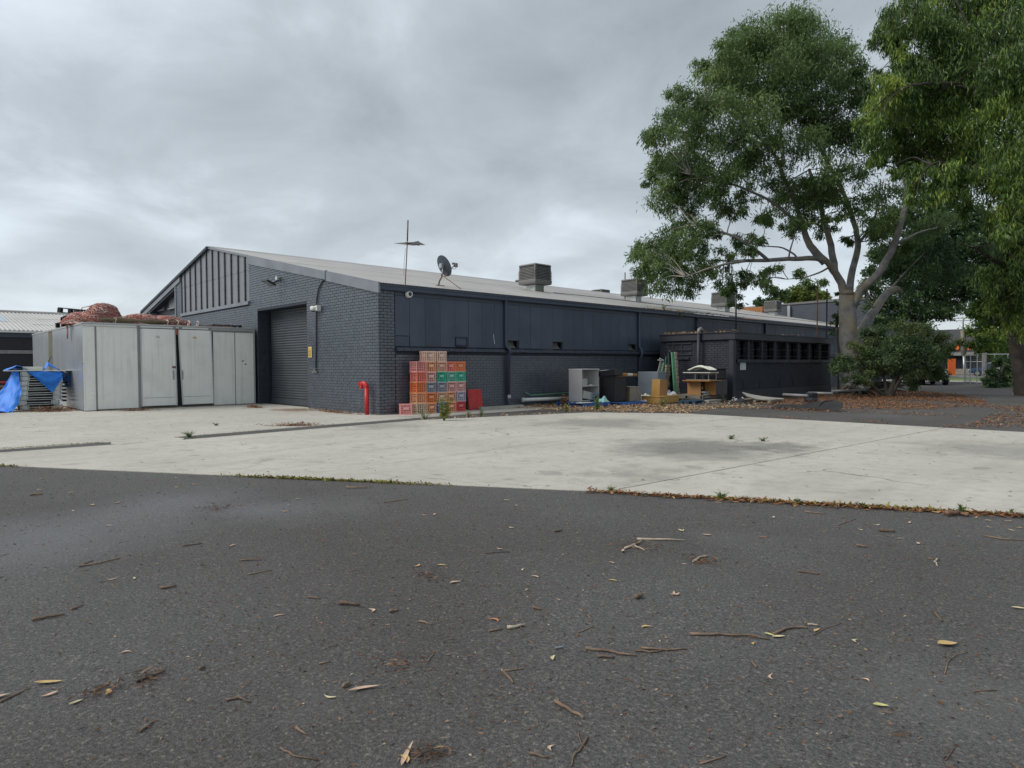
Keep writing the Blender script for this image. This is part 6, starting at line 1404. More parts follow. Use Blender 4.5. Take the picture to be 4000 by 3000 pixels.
back_tree('tree', 'dark dense tree filling the gap right of the gum trunk', gp(3560, 1500), [(3560, 1300, 0), (3590, 1150, 0), (3620, 1000, 0)], [(3400, 1120, 50), (3440, 1190, 55), (3480, 1250, 50), (3520, 1160, 60), (3560, 1230, 60), (3600, 1130, 70), (3640, 1210, 60), (3680, 1120, 70), (3700, 1200, 50), (3550, 1050, 60), (3640, 1040, 60), (3740, 1060, 70), (3480, 1090, 40), (3760, 1160, 60), (3600, 960, 50), (3420, 1260, 45), (3700, 980, 50), (3560, 1290, 40)], M['leafD'], 560, .24, 61)
back_tree('tree', 'tall dark tree behind the weeping branches at the right', gp(3600, 1499), [(3600, 1300, 0), (3640, 1050, 0), (3700, 850, 0)], [(3600, 850, 70), (3680, 800, 80), (3760, 850, 80), (3660, 930, 80), (3760, 960, 80), (3850, 900, 80), (3860, 1000, 80), (3940, 950, 80), (3560, 930, 50), (3620, 1010, 70), (3720, 1050, 70), (3820, 1090, 70), (3920, 1080, 80), (3520, 830, 50), (3590, 760, 60), (3980, 1020, 80), (3470, 900, 40), (3450, 990, 45), (3530, 1000, 50), (3420, 1060, 40)], M['leafD'], 560, .26, 66)
back_tree('tree', 'green tree hiding the orange shop letters at the right', gp(3880, 1490), [(3880, 1350, 0), (3870, 1200, 0), (3860, 1080, 0)], [(3830, 1290, 45), (3850, 1360, 40), (3880, 1240, 60), (3900, 1330, 60), (3830, 1210, 45), (3940, 1280, 60), (3860, 1150, 65), (3800, 1120, 50), (3920, 1150, 65), (3980, 1200, 65), (3800, 1220, 22), (3818, 1330, 30), (3870, 1060, 60), (3940, 1060, 60), (3990, 1340, 60), (3950, 1380, 50)], M['leafB'], 640, .26, 62, r0=.2)
back_tree('tree', 'round bright green tree beyond the far warehouse roof', (-14, 66, 0), [(3100, 1300, 0), (3110, 1200, 0)], [(3080, 1150, 32), (3120, 1140, 35), (3160, 1138, 32), (3200, 1150, 26), (3050, 1165, 22), (3140, 1160, 34), (3220, 1165, 20), (3100, 1165, 30)], M['leafE'], 480, .40, 63, depth=74)
back_tree('tree', 'dark tree tops beyond the roof behind the last coolers', (-16, 54, 0), [(2980, 1250, 0), (2990, 1180, 0)], [(2985, 1170, 22), (3010, 1150, 26), (3040, 1135, 24), (3060, 1150, 22), (2965, 1185, 14), (3020, 1180, 22)], M['leafD'], 480, .30, 64, depth=66)
back_tree('tree', 'leafy branches hanging in front of the dark brick block by the gum trunk', gp(3275, 1520), [(3275, 1400, 0), (3268, 1280, 0)], [(3262, 1230, 15), (3280, 1190, 16), (3255, 1262, 13), (3282, 1150, 15), (3290, 1230, 13), (3250, 1300, 9)], M['leafD'], 420, .20, 65, r0=.06)
# bush in front
def bush(name, label, base, blobs_, m, n_per, size, seed, stems, dr=.4, w=.3, cat='bush'):
    B_ = Vector(base); D_ = float(np.dot(np.array(B_)-CP, FWD)); t = thing(name, label, cat, tuple(B_)); b = MB(); rr = random.Random(seed); bl = []
    sp = [[tuple(Vector(dep(u, v, D_+dd))-B_) for u, v, dd in st_] for st_ in stems]
    for s_, rad in zip(sp, (.14, .09, .08, .08, .06)): branch(b, s_, rad, .03, 8, .02, seed)
    al = [Vector(p) for s_ in sp for p in s_[1:]]
    for u, v, r in blobs_:
        dd = rr.uniform(-1.2, 1.2); p = Vector(dep(u, v, D_+dd))-B_; bl.append((p.x, p.y, p.z, r/F_PX*D_))
        if al: q = min(al, key=lambda t_: (t_-p).length); b.tube([q, q.lerp(p, .5)+Vector((0, 0, .1)), p], [.03, .02, .008], 5)
    b.build('stems', M['barkd'], t, smooth=True); leaves('crown', [(x, y, z, r_*1.15) for x, y, z, r_ in bl], n_per*2.0, size*1.15, dr, m, t, seed+70, sprays=16, width=w, spread=1.2); return t
bush('bush', 'wide grey-green bush growing in the leaf litter under the gum tree', gp(3475, 1550),
     [(3300, 1400, 40), (3350, 1370, 45), (3300, 1450, 35), (3410, 1340, 55), (3380, 1430, 50), (3470, 1300, 50), (3460, 1390, 60), (3530, 1290, 50), (3540, 1360, 60), (3600, 1310, 50), (3610, 1390, 55), (3520, 1440, 50), (3660, 1340, 45), (3680, 1400, 40), (3700, 1340, 35), (3640, 1450, 42), (3590, 1470, 40), (3560, 1500, 28), (3680, 1440, 24), (3430, 1450, 40), (3320, 1480, 28), (3385, 1480, 28), (3500, 1270, 30), (3420, 1300, 30), (3712, 1360, 20), (3640, 1480, 22), (3280, 1430, 25)],
     M['leafC'], 1350, .115, 71, [[(3475, 1552, 0), (3490, 1500, 0), (3510, 1460, 0), (3540, 1400, 0)], [(3470, 1550, 0), (3455, 1480, .2), (3440, 1400, .3)], [(3480, 1550, 0), (3530, 1470, -.2), (3600, 1420, -.3)], [(3465, 1550, .2), (3400, 1500, .4), (3350, 1430, .5)]])
bush('shrub', 'dark shrub mass beside the grey gate at the right', gp(3905, 1512), [(3870, 1500, 20), (3900, 1470, 35), (3940, 1430, 40), (3960, 1490, 40), (3990, 1440, 40), (3890, 1500, 22), (3860, 1490, 16), (3930, 1500, 26), (3990, 1500, 36), (4030, 1470, 45), (3910, 1420, 26), (3880, 1440, 20)], M['leafD'], 760, .22, 72, [[(3905, 1515, 0), (3910, 1460, 0), (3925, 1420, 0)], [(3905, 1515, 0), (3960, 1470, 0), (3985, 1430, 0)]])
# stumps and roots at the trunk
t = thing('dead_stump', 'dark broken root stump at the foot of the gum tree', 'stump', tuple(gp(3345, 1545))); b = MB()
for i in range(16): a = random.uniform(0, 6.28); r_ = random.uniform(.3, .9); b.tube([(0, 0, .2), (r_*.5*math.cos(a), r_*.5*math.sin(a), random.uniform(.1, .4)), (r_*math.cos(a), r_*math.sin(a), random.uniform(0, .2))], [.12, .07, .03], 6)
b.build('roots', M['barkd'], t, smooth=True)
t = thing('dead_branch_pile', 'dark pile of dead branches behind the bush stems', 'branch pile', tuple(gp(3430, 1530))); b = MB()
for i in range(26): a = random.uniform(-.6, .6)+random.choice((0, 3.14)); c = Vector((random.uniform(-.6, .6), random.uniform(-.6, .6), random.uniform(.05, .45))); e_ = Vector((math.cos(a)*.7, math.sin(a)*.9, random.uniform(-.1, .15))); b.tube([c-e_, c, c+e_], [.02, .045, .015], 5)
b.build('branches', M['barkd'], t, smooth=True)

# ================================================================== BEYOND THE YARD
rb = thing('rear_brick_block', 'plain dark blue-grey brick block rising behind the far end of the roof', 'building', (0, 0, 0))
YB = 52.0; p0 = ony(2960, 1201, YB); p1 = ony(3240, 1171, YB)
b = MB(); b.box((p0[0]-3.0, YB, 0), (p1[0]+4.6, YB+12, 7.0)); b.build('wall', mat('rear_block_paint', (.062, .074, .098), .6, .12, .4), rb)
b = MB()
for k in range(42): b.box((p0[0]-3.0, YB-.008-.004*(k % 2), 2.0+k*.12), (p1[0]+4.6, YB-.002, 2.0+k*.12+.095))
b.build('brick_courses', mat('rear_block_course', (.066, .078, .102), .6, .18, 1.2), rb, kind='stuff')
b = MB(); b.prism([(p0[0]-3.0, 7.002), (p1[0]+4.7, 7.002), (p1[0]+4.7, 7.30), (p0[0]-3.0, 7.06)], YB-.10, YB+12, 'y'); b.build('roof', M['cooler'], rb)
b = MB(); q = ony(3085, 1195, YB); b.box((q[0]-.12, YB-.25, 5.6), (q[0]+.12, YB-.02, 6.9)); b.build('wall_flue', M['silver'], rb)
t = thing('orange_brick_parapet', 'short orange brick parapet peeping above the far roof line', 'parapet', tuple(ony(2925, 1205, 48))); t.location.z = 0; b = MB(); zz = ony(2925, 1200, 48)[2]
for i in range(5):
    for j in range(8): b.bbox((-.6+j*.24+(i % 2)*.1, 0, zz-.46+i*.09), (-.38+j*.24+(i % 2)*.1, .2, zz-.38+i*.09), .005)
b.build('bricks', M['obrick'], t); b = MB(); b.box((-.6, .02, 0), (1.3, .18, zz-.05)); b.build('wall', M['obrick'], t)
# shop with orange letters
YS = 76.0
s0 = ony(3690, 1290, YS); s1 = ony(3950, 1275, YS); zt_ = ony(3770, 1285, YS)[2]; zb_ = ony(3770, 1372, YS)[2]; zc_ = ony(3770, 1385, YS)[2]
sp_ = thing('far_shop', 'dark shop front with big orange letters beyond the gate', 'shop', (0, 0, 0))
b = MB(); b.box((s0[0]-14, YS, zb_-.115), (s1[0]+8, YS+10, zt_)); b.build('sign_wall', M['shopw'], sp_)
b = MB(); b.box((s0[0]-14, YS-.22, zc_-.1), (s1[0]+8, YS+.3, zb_-.12)); b.build('awning', M['pipe'], sp_)
b = MB(); b.box((s0[0]-14, YS+.4, .1), (s1[0]+8, YS+.5, zc_-.01)); b.build('shop_window', M['glass'], sp_)
for k in range(10): b = MB(); x = s0[0]-12+k*2.0; b.box((x, YS+.3, .1), (x+.12, YS+.38, zc_-.02)); b.build('mullion', M['blackm'], sp_)
b = MB(); b.box((s0[0]-14, YS+.28, .1), (s1[0]+8, YS+.36, .75)); b.build('stall_riser', M['greywood'], sp_)
lh = ony(3790, 1343, YS)[2]-ony(3790, 1367, YS)[2]
for ch, u in (('s', 3737), ('n', 3777.5), ('o', 3811)):
    q = ony(u, 1365, YS); text(ch, lh*2.05, (q[0], YS-.12, q[2]), (math.pi/2, 0, 0), M['orange'], sp_, 'sign_letter', .06, .045)
t = thing('orange_pylon', 'tall orange sign panel standing beside the shop', 'sign panel', (ony(3717, 1460, 70.5)[0], 70.5, .012)); DP = float(np.dot(ony(3717, 1460, 70.5)-CP, FWD)); h_ = (1462-1394)/F_PX*DP; b = MB(); b.bbox((-.36, -.1, 0), (.36, .1, h_), .02); b.build('panel', M['orange'], t); t.rotation_euler = (0, 0, math.radians(42)); b = MB(); b.box((-.6, -.3, -.0), (.6, .3, .12)); b.build('base', M['kerb'], t)
# verge, road, footpath beyond
def sheet(name, pts, z, m, label, cat): b = MB(); b.add([(p[0], p[1], z) for p in pts], [tuple(range(len(pts)))]); o = b.build(name, m); return tag(o, label, cat, kind='structure')
sheet('far_footpath', [(-30, 47.0), (30, 47.0), (30, 52), (-30, 52)], .008, M['kerb'], 'pale footpath beyond the gate', 'footpath')
sheet('grass_verge', [(-30, 52.2), (40, 52.2), (40, 60), (-30, 60)], .012, M['grass'], 'strip of green grass verge beyond the gate', 'grass verge')
sheet('far_road', [(-60, 61), (60, 61), (60, 69), (-60, 69)], .010, mat('road_grey', (.17, .17, .165), .85, .1, 1), 'grey road crossing beyond the verge', 'road')
sheet('shop_forecourt', [(-60, 70), (60, 70), (60, 76), (-60, 76)], .012, M['kerb'], 'pale forecourt in front of the shop', 'forecourt')
# power pole
PB = gp(3770, 1487); DPo = float(np.dot(PB-CP, FWD)); t = thing('power_pole', 'weathered timber power pole beyond the gate', 'pole', tuple(PB)); b = MB()
pt_ = [Vector(dep(u, v, DPo))-Vector(PB) for u, v in ((3770, 1487), (3765, 1385), (3762, 1290))]; b.tube([pt_[0], pt_[1]], [.10, .10], 10); b.build('pole', M['silver'], t, smooth=True); b = MB(); b.tube([pt_[1]-Vector((0, 0, .02)), pt_[2]], [.17, .17], 10); b.tube([pt_[2], pt_[2]+Vector((0, 0, .9))], .05, 6); b.build('timber_splint', M['greywood'], t, smooth=True)
for zz in (.75, .95): b = MB(); b.tube([pt_[2]+Vector((-14, 6, zz+.8)), pt_[2]+Vector((0, 0, zz)), pt_[2]+Vector((20, -3, zz+.4))], .02, 4); tag(b.build('power_wire', M['blackm']), ('lower', 'upper')[zz > .8]+' wire crossing at the far power pole', 'wire'); bpy.context.scene.objects[-1] if False else None
for o in [o for o in COL.objects if o.name.startswith('power_wire')]: o.location = tuple(PB)
# gate and posts
G0, G1 = gp(3768, 1497), gp(3836, 1501); gd = Vector(G1-G0); gl = gd.length; ang = math.atan2(gd.y, gd.x)
t = thing('mesh_gate', 'grey wire mesh gate with strands above, standing open at the yard exit', 'gate', tuple(G0), ang)
sc_g = float(np.dot(G0-CP, FWD))/F_PX; hg = (1497-1413)*sc_g; hp = (1497-1385)*sc_g
b = MB(); b.tube([(0, 0, hg), (gl, 0, hg)], .03, 6); b.tube([(0, 0, .12), (gl, 0, .12)], .03, 6); b.build('rail', M['camw'], t)
for k in (0, .33, .72, 1.0): b = MB(); b.tube([(gl*k, 0, 0), (gl*k, 0, hp if k else hg)], .035, 6); b.build('upright', M['silver'], t)
b = MB()
for k in range(4): b.tube([(0, 0, hg+.12+k*.13), (gl, 0, hg+.12+k*.13)], .008, 4)
for k in range(12): b.tube([(gl*k/12, 0, .12), (gl*k/12, 0, hg)], .004, 3)
b.build('wires', M['silver'], t)
P5 = gp(3845, 1505); hq = (1505-1382)/F_PX*float(np.dot(P5-CP, FWD)); t = thing('gate_post', 'thick dark grey gate post beside the shrub', 'post', tuple(P5)); b = MB(); b.bbox((-.09, -.09, 0), (.09, .09, hq), .015); b.build('post', M['pipe'], t); b = MB(); b.bbox((-.11, -.11, hq), (.11, .11, hq+.05), .01); b.build('cap', M['silver'], t)
# mesh fence to the right of the gate post
t = thing('mesh_fence', 'pale wire fence half hidden by the shrub at the right', 'fence', tuple(P5), math.radians(10)); b = MB()
for z in (hq*.98, hq*.70, .25): b.tube([(.1, 0, z), (3.2, 0, z)], .025, 5)
b.build('rail', M['silver'], t); b = MB()
for k in range(5): b.tube([(.5+k*.65, 0, 0), (.5+k*.65, 0, hq)], .03, 6)
b.build('upright', M['silver'], t)
# parked vehicles
def car(label, base, heading, paint, sc=1.0):
    t = thing('parked_car', label, 'car', tuple(base), heading, None); t.scale = (sc, sc, sc)
    b = MB(); sec = [(-2.1, .42, .62, .70), (-2.0, .32, .80, .78), (-1.2, .30, .92, .84), (0, .28, .95, .86), (1.1, .28, .95, .86), (1.95, .32, .92, .82), (2.15, .42, .75, .72)]
    v = []
    for x, z0, z1, w in sec: v += [(x, -w, z0), (x, -w*1.0, (z0+z1)/2), (x, -w*.93, z1), (x, w*.93, z1), (x, w, (z0+z1)/2), (x, w, z0)]
    f = []
    for i in range(len(sec)-1):
        for k in range(6): k2 = (k+1) % 6; f.append((i*6+k, i*6+k2, (i+1)*6+k2, (i+1)*6+k))
    f.append(tuple(range(6))); f.append(tuple(range(36, 42))[::-1]); b.add(v, f); b.build('body', paint, t, smooth=False)
    b = MB(); cs = [(-1.15, .93, .80), (-.45, 1.40, .66), (.9, 1.43, .66), (1.75, .93, .78)]
    v = []
    for x, z, w in cs: v += [(x, -w, z), (x, w, z)]
    v2 = [(-1.15, -.80, .90), (1.75, -.78, .90), (1.75, .78, .90), (-1.15, .80, .90)]
    b.add(v, [(0, 1, 3, 2), (4, 5, 7, 6), (0, 2, 4, 6), (1, 7, 5, 3)]); b.build('glasshouse', M['glass'], t)
    b = MB(); b.bbox((-.45, -.67, 1.40), (.95, .67, 1.45), .02); b.build('roof', paint, t)
    for x in (-1.35, 1.35):
        for y in (-.80, .80):
            b = MB(); b.tube([(x, y-.10, .31), (x, y+.10, .31)], .31, 16); w_ = b.build('wheel', M['rubber'], t); b = MB(); b.tube([(x, y-.112, .31), (x, y+.112, .31)], .19, 12); b.build('rim', M['silver'], w_)
    for y in (-.58, .58): b = MB(); b.bbox((-2.13, y-.16, .62), (-2.02, y+.16, .74), .02); b.build('headlight', M['camw'], t)
    return t
car('black car parked beyond the bush with its front toward the yard', gp(3612, 1502), math.radians(118), M['carp'])
car('dark blue car parked in front of the far shop', (1.6, 72.5, .012), math.radians(5), mat('navy_car', (.02, .05, .12), .25))
car('pale silver car parked behind the mesh gate', (5.0, 66.0, .012), math.radians(178), mat('silver_car', (.45, .47, .5), .3))

# ================================================================== LITTER, WEEDS
def inside(P, poly):
    x, y = P[:, 0], P[:, 1]; c = np.zeros(len(P), bool); n = len(poly)
    for i in range(n):
        a, b_ = poly[i], poly[(i+1) % n]
        cond = ((a[1] > y) != (b_[1] > y)) & (x < (b_[0]-a[0])*(y-a[1])/(b_[1]-a[1]+1e-12)+a[0]); c ^= cond
    return c
def vnoise(P, sc, seed):
    r = np.random.default_rng(seed); s_ = np.zeros(len(P))
    for k in range(6): d = r.normal(size=2)*sc; s_ += np.sin(P[:, 0]*d[0]+P[:, 1]*d[1]+r.uniform(0, 6.28))
    return s_/6
def flat_leaves(name, P, size, m, label, cat, seed, zmax=.02, width=.26, tilt=.25, z0=.010, kind='stuff', tone=(.5, .28)):
    r = np.random.default_rng(seed); n = len(P); a = r.uniform(0, 6.28, n); L_ = size*r.uniform(.5, 1.3, n)
    D = np.stack([np.cos(a), np.sin(a), r.normal(0, tilt, n)], 1); s_ = np.stack([-np.sin(a), np.cos(a), r.normal(0, tilt, n)], 1)
    z = z0+r.uniform(0, 1, n)**2*zmax+np.abs(D[:, 2])*L_*.5; B_ = np.stack([P[:, 0], P[:, 1], z], 1); w = (L_*width*.5)[:, None]; cv_ = (r.normal(0, .16, n)*L_)[:, None]
    V = np.stack([B_-D*L_[:, None]*.5, B_+s_*(w+cv_)+np.array([0, 0, .004]), B_+D*L_[:, None]*.5, B_-s_*(w-cv_)], 1); V[:, :, 2] = np.maximum(V[:, :, 2], z0)
    o = link(name, fast_mesh(name, V.reshape(-1, 3), np.arange(4*n).reshape(-1, 4), m, np.clip(r.normal(tone[0], tone[1], n), 0, 1))); return tag(o, label, cat, kind=kind)
def scatter(poly, n, seed, thr=None, sc=1.0):
    r = np.random.default_rng(seed); q = np.array(poly); P = r.uniform(q.min(0), q.max(0), (n, 2)); P = P[inside(P, poly)]
    if thr is not None: P = P[vnoise(P, sc, seed+1)+r.normal(0, .10, len(P)) > thr]
    return P
flat_leaves('leaf_litter', np.concatenate([scatter([(.1, 3.3), (1.7, 3.3), (3.3, 5.2), (5.8, 6.6), (5.8, 12.8), (3.9, 12.9), (.1, 12.9)], 15000, 1, -.12, 1.2), scatter([(2.05, -.2), (2.3, -.2), (3.75, 4.7), (6.2, 6.2), (5.9, 6.6), (3.4, 5.0)], 3200, 2), scatter([(.1, .2), (1.6, 1.5), (2.4, 3.4), (.1, 3.4)], 420, 3, .05, 2), scatter([(2.4, 5.4), (6.4, 6.7), (6.8, 11.8), (3.9, 13.0), (2.8, 9)], 6500, 4, .10, 1.5)]), .085, M['litter'], 'thick band of fallen tan gum leaves along the warehouse wall', 'fallen leaves', 31, .05, .32, tone=(.60, .25))
flat_leaves('leaf_litter', np.concatenate([scatter([(3.9, 12.9), (6.2, 11.5), (8.6, 10.8), (10.5, 12.5), (11.3, 16), (10.5, 20), (8.6, 24), (6.5, 27), (3.95, 27), (3.95, 15)], 40000, 5, -.25, 1.0), scatter([(7.2, 9.2), (11.5, 8.6), (14.0, 9.5), (14.5, 14), (11, 16), (8, 12)], 7000, 6, .12, 1.6), scatter([(6.5, 9.6), (8.6, 9.4), (8.9, 10.5), (6.6, 10.9)], 900, 61)]), .075, M['litterd'], 'brown leaf litter under the gum tree and bush', 'leaf litter', 32, .06, .28, tone=(.52, .27))
flat_leaves('leaf_litter', np.concatenate([scatter([(11.0, 15), (15, 9), (22, 10), (24, 16), (20, 30), (12.5, 34), (9, 40), (9.6, 30), (12, 24), (13, 18)], 52000, 7, -.14, .7), scatter([(12.5, 7), (22, 6.8), (20, 16), (12, 16)], 17000, 8, -.02, 1.1), scatter([(8.0, 6.5), (14, 6.45), (14, 7.1), (9, 7.0)], 700, 81, .05, 2.0)]), .08, M['litterd'], 'reddish leaf litter spread over the asphalt at the right', 'leaf litter', 33, .04, .28, tone=(.50, .27))
for i, (x, y, rx, ry, rz, n, lab) in enumerate(((-6.3, -1.0, .5, .16, .0, 420, 'small drift of brown leaves before the container end'), (-7.5, -4.3, .55, .18, 1.2, 380, 'small drift of brown leaves before the container doors'), (1.35, -3.15, .62, .2, .9, 520, 'drift of red-brown leaves beside the asphalt strip'), (-2.0, -.30, 1.5, .18, .0, 640, 'line of leaf scraps along the gable wall by the hydrant'), (-9.3, -6.35, .9, .35, .9, 1300, 'grey and brown leaf heap at the container corner'), (-9.2, -8.1, .5, .3, .9, 300, 'few brown leaves at the foot of the tarpaulin'))):
    r = np.random.default_rng(90+i); q = r.normal(size=(n, 2))*.5; P = np.stack([x+q[:, 0]*rx*math.cos(rz)-q[:, 1]*ry*math.sin(rz), y+q[:, 0]*rx*math.sin(rz)+q[:, 1]*ry*math.cos(rz)], 1)
    flat_leaves('leaf_drift', P, .075, M['litterd'], lab, 'fallen leaves', 40+i, .06 if i != 4 else .16, .3, tone=(.5, .3))
flat_leaves('roof_litter', np.concatenate([scatter([(.75, 13.0), (2.3, 13.0), (2.3, 14.2), (.75, 14.2)], 700, 101), scatter([(2.6, 13.0), (3.9, 13.0), (3.9, 13.6), (2.6, 13.6)], 160, 102), scatter([(3.4, 13.6), (4.0, 13.6), (4.0, 20), (3.4, 20)], 420, 103, .1, 2)]), .10, M['litter'], 'dry leaves and twigs lying on the annex roof edge', 'fallen leaves', 50, .07, .25, .25, 2.637, tone=(.55, .3))
P = scatter([(.02, 12.6), (.13, 12.6), (.13, 22), (.02, 22)], 900, 104); P = P[np.random.default_rng(1).uniform(size=len(P)) < np.clip(1.2-np.abs(P[:, 1]-16.5)/5, .1, 1)]
flat_leaves('gutter_litter', P, .12, M['litterd'], 'twigs and leaves clogging the gutter near the annex', 'fallen leaves', 51, .05, .15, .35, 3.735, tone=(.55, .3))
P = scatter([(0.0, 4.9), (.11, 4.9), (.11, 12.9), (0.0, 12.9)], 260, 105, .15, 3); flat_leaves('ledge_litter', P, .07, M['litter'], 'few dry leaves lying on the wall ledge', 'fallen leaves', 52, .01, .3, .2, 1.945, tone=(.6, .3))
# fine debris on concrete and asphalt
YARD = [(-12, -12), (1.9, -10.2), (11.6, -4.4), (15, -2.6), (16, 0), (14, 6.3), (6, 6.3), (2.0, .0), (-8, -.2), (-8, -6), (-12, -6.5)]
flat_leaves('yard_debris', scatter(YARD, 1500, 110), .055, M['chip'], 'small leaf and bark scraps scattered over the concrete', 'debris', 53, .004, .28, .08, .012, tone=(.55, .3))
front = [(4.19, -8.96), (11.64, -4.37), (14.96, -2.63), (17.5, -5.5), (16.2, -9.6), (14.5, -9.2), (9, -12), (3, -12)]
nearp = [tuple(gp(-200, 1850)[:2]), tuple(gp(4200, 2060)[:2]), tuple(gp(4200, 3150)[:2]), tuple(gp(-200, 3150)[:2])]
widep = [(-8, -24), (24, -24), (27, 2.5), (14.96, -2.75), (11.64, -4.5), (4.19, -9.1), (-8, -16.6)]
flat_leaves('asphalt_debris', np.concatenate([scatter(widep, 60000, 111), scatter([(11, -8.5), (16.5, -5), (15.8, -9), (13.5, -9.5)], 3200, 112)]), .020, M['chip'], 'tiny bark chips and seed scraps scattered over the asphalt', 'debris', 54, .003, .35, .2, .002, tone=(.40, .3))
flat_leaves('asphalt_debris', scatter(widep, 7000, 113), .06, M['chip'], 'thin bark shreds scattered over the asphalt', 'debris', 55, .003, .07, .1, .003, tone=(.45, .3))
# the mossy weedy joint along the slab edge
def along(pts, n, sd, seed):
    r = np.random.default_rng(seed); o = []
    seg = [math.hypot(pts[i+1][0]-pts[i][0], pts[i+1][1]-pts[i][1]) for i in range(len(pts)-1)]; T_ = sum(seg)
    for t in r.uniform(0, T_, n):
        i = 0
        while i < len(seg)-1 and t > seg[i]: t -= seg[i]; i += 1
        a, b_ = np.array(pts[i][:2]), np.array(pts[i+1][:2]); d = (b_-a)/np.linalg.norm(b_-a); o.append(a+d*t+np.array([d[1], -d[0]])*(abs(r.normal(0, sd))))
    return np.array(o)
EL = [gp(0, 1820), gp(2400, 1924), gp(4000, 2015), gp(4300, 2033)]
pe = along(EL, 9000, .035, 5); pe = pe[(vnoise(pe, 1.1, 77)+np.random.default_rng(3).normal(0, .12, len(pe))) > np.where(pe[:, 0] > 11.3, -.25, .12)]
flat_leaves('edge_moss', pe, .030, M['moss'], 'moss and dead scraps along the edge of the concrete', 'moss', 56, .02, .5, .5, .002, tone=(.5, .3))
pe = along([gp(2300, 1918), gp(2400, 1924), gp(4000, 2015), gp(4300, 2033)], 1500, .07, 6); pe = pe[vnoise(pe, 1.6, 78) > -.1]
flat_leaves('edge_leaves', pe, .075, M['litterd'], 'dry leaves caught along the concrete edge at the right', 'fallen leaves', 57, .02, .24, .2, .004, tone=(.5, .3))
pe = np.concatenate([along([(2.02, -7.2), (1.84, -8.75)], 500, .03, 8), along([(1.63, .1), (1.98, -6)], 300, .03, 9)]); flat_leaves('strip_moss', pe, .018, M['moss'], 'moss along the dark asphalt strip in the concrete', 'moss', 58, .015, .5, .5, .009)
def weed(label, base, h, n, m, seed, cat='weed', wide=.5, name='weed', stemmy=False):
    t = thing(name, label, cat, tuple(base)); r = np.random.default_rng(seed); b = MB()
    tips = []
    for i in range(n):
        a = r.uniform(0, 6.28); l = h*r.uniform(.5, 1.1); o_ = wide*l*r.uniform(.2, 1); p = [(0.02*math.cos(a), .02*math.sin(a), 0), (o_*.4*math.cos(a), o_*.4*math.sin(a), l*.6), (o_*math.cos(a), o_*math.sin(a), l*(1 if stemmy else .85))]
        b.tube(p, [.006, .004, .002], 4); tips.append(p)
    b.build('stems', m, t)
    P = []; D = []
    for p in tips:
        for k in range(int(10 if stemmy else 6)):
            s_ = r.uniform(.15, 1); q = np.array(p[0])*(1-s_)+np.array(p[2])*s_; P.append(q+r.normal(0, .012, 3)); d = r.normal(size=3); d[2] = abs(d[2])*.6; D.append(d/np.linalg.norm(d))
    P = np.array(P); D = np.array(D); nn = len(P); L_ = h*r.uniform(.12, .26, nn)[:, None]; s_ = np.cross(D, r.normal(size=(nn, 3))); s_ /= np.linalg.norm(s_, axis=1)[:, None]; V = np.stack([P, P+D*L_*.5+s_*L_*.16, P+D*L_, P+D*L_*.5-s_*L_*.16], 1); V[:, :, 2] = np.maximum(V[:, :, 2], .004)
    link('leaves', fast_mesh('leaves', V.reshape(-1, 3), np.arange(4*nn).reshape(-1, 4), m, r.uniform(0, 1, nn)), t); return t
weed('tall dry weed in front of the milk crates', gp(1735, 1645), .62, 26, M['weed'], 1, stemmy=True, wide=.4)
weed('low green leafy weed before the second crate stack', gp(1660, 1640), .26, 14, M['weedg'], 2, wide=1.3)
weed('small weed near the wheel stop', gp(1830, 1632), .26, 10, M['weed'], 3); weed('small green weed right of the crates on the leaf line', gp(1880, 1628), .26, 10, M['weedg'], 4)
weed('green weed before the blue pallet', gp(2333, 1606), .40, 16, M['weedg'], 5, stemmy=True); weed('faded weed at the end of the white pipe', gp(2212, 1610), .36, 16, M['weed'], 6)
weed('grass tuft at the gable foot left of the hydrant', gp(1410, 1612), .38, 26, M['weedg'], 7, 'grass tuft', .5, 'grass_tuft'); weed('yellow grass tuft farther left of the hydrant', gp(1382, 1608), .30, 20, M['weed'], 8, 'grass tuft', .6, 'grass_tuft')
weed('grass tuft on the dark strip in the concrete', gp(740, 1708), .13, 26, M['weedg'], 9, 'grass tuft', 1.3, 'grass_tuft'); weed('grass tuft on the concrete nearer the warehouse', gp(845, 1664), .09, 18, M['weedg'], 10, 'grass tuft', 1.4, 'grass_tuft')
weed('left grass tuft growing in the far slab joint', gp(2855, 1718), .11, 22, M['weedg'], 11, 'grass tuft', 1.2, 'grass_tuft'); weed('right grass tuft growing in the far slab joint', gp(2980, 1726), .10, 18, M['weedg'], 12, 'grass tuft', 1.2, 'grass_tuft')
weed('bright grass tuft on the slab edge', gp(2818, 1952), .09, 30, M['weedg'], 13, 'grass tuft', .9, 'grass_tuft'); weed('small leafy weed on the slab edge at the right', gp(3112, 1968), .06, 16, M['weedg'], 14); weed('leafy weed beside the bark curl on the slab edge', gp(3755, 2008), .10, 18, M['weedg'], 15); weed('low weed at the right end of the slab edge', gp(3950, 2008), .06, 14, M['weed'], 16)
weed('dry grass tuft where the dark joint meets the slab edge', gp(2385, 1922), .07, 20, M['weed'], 17, 'grass tuft', 1.1, 'grass_tuft'); weed('grass growing at the foot of the yellow desk piece', gp(2590, 1590), .30, 40, M['weed'], 18, 'grass tuft', .9, 'grass_tuft'); weed('dead grey weed behind the white pipe end', gp(2205, 1588), .42, 30, M['litterd'], 19)
# hanging weed in the gutter
weed('green weed hanging from the clogged gutter', (0.15, 15.4, 3.45), .35, 12, M['weedg'], 20); weed('dry weed sprouting from the clogged gutter', (0.10, 14.2, 3.74), .35, 14, M['weed'], 21)

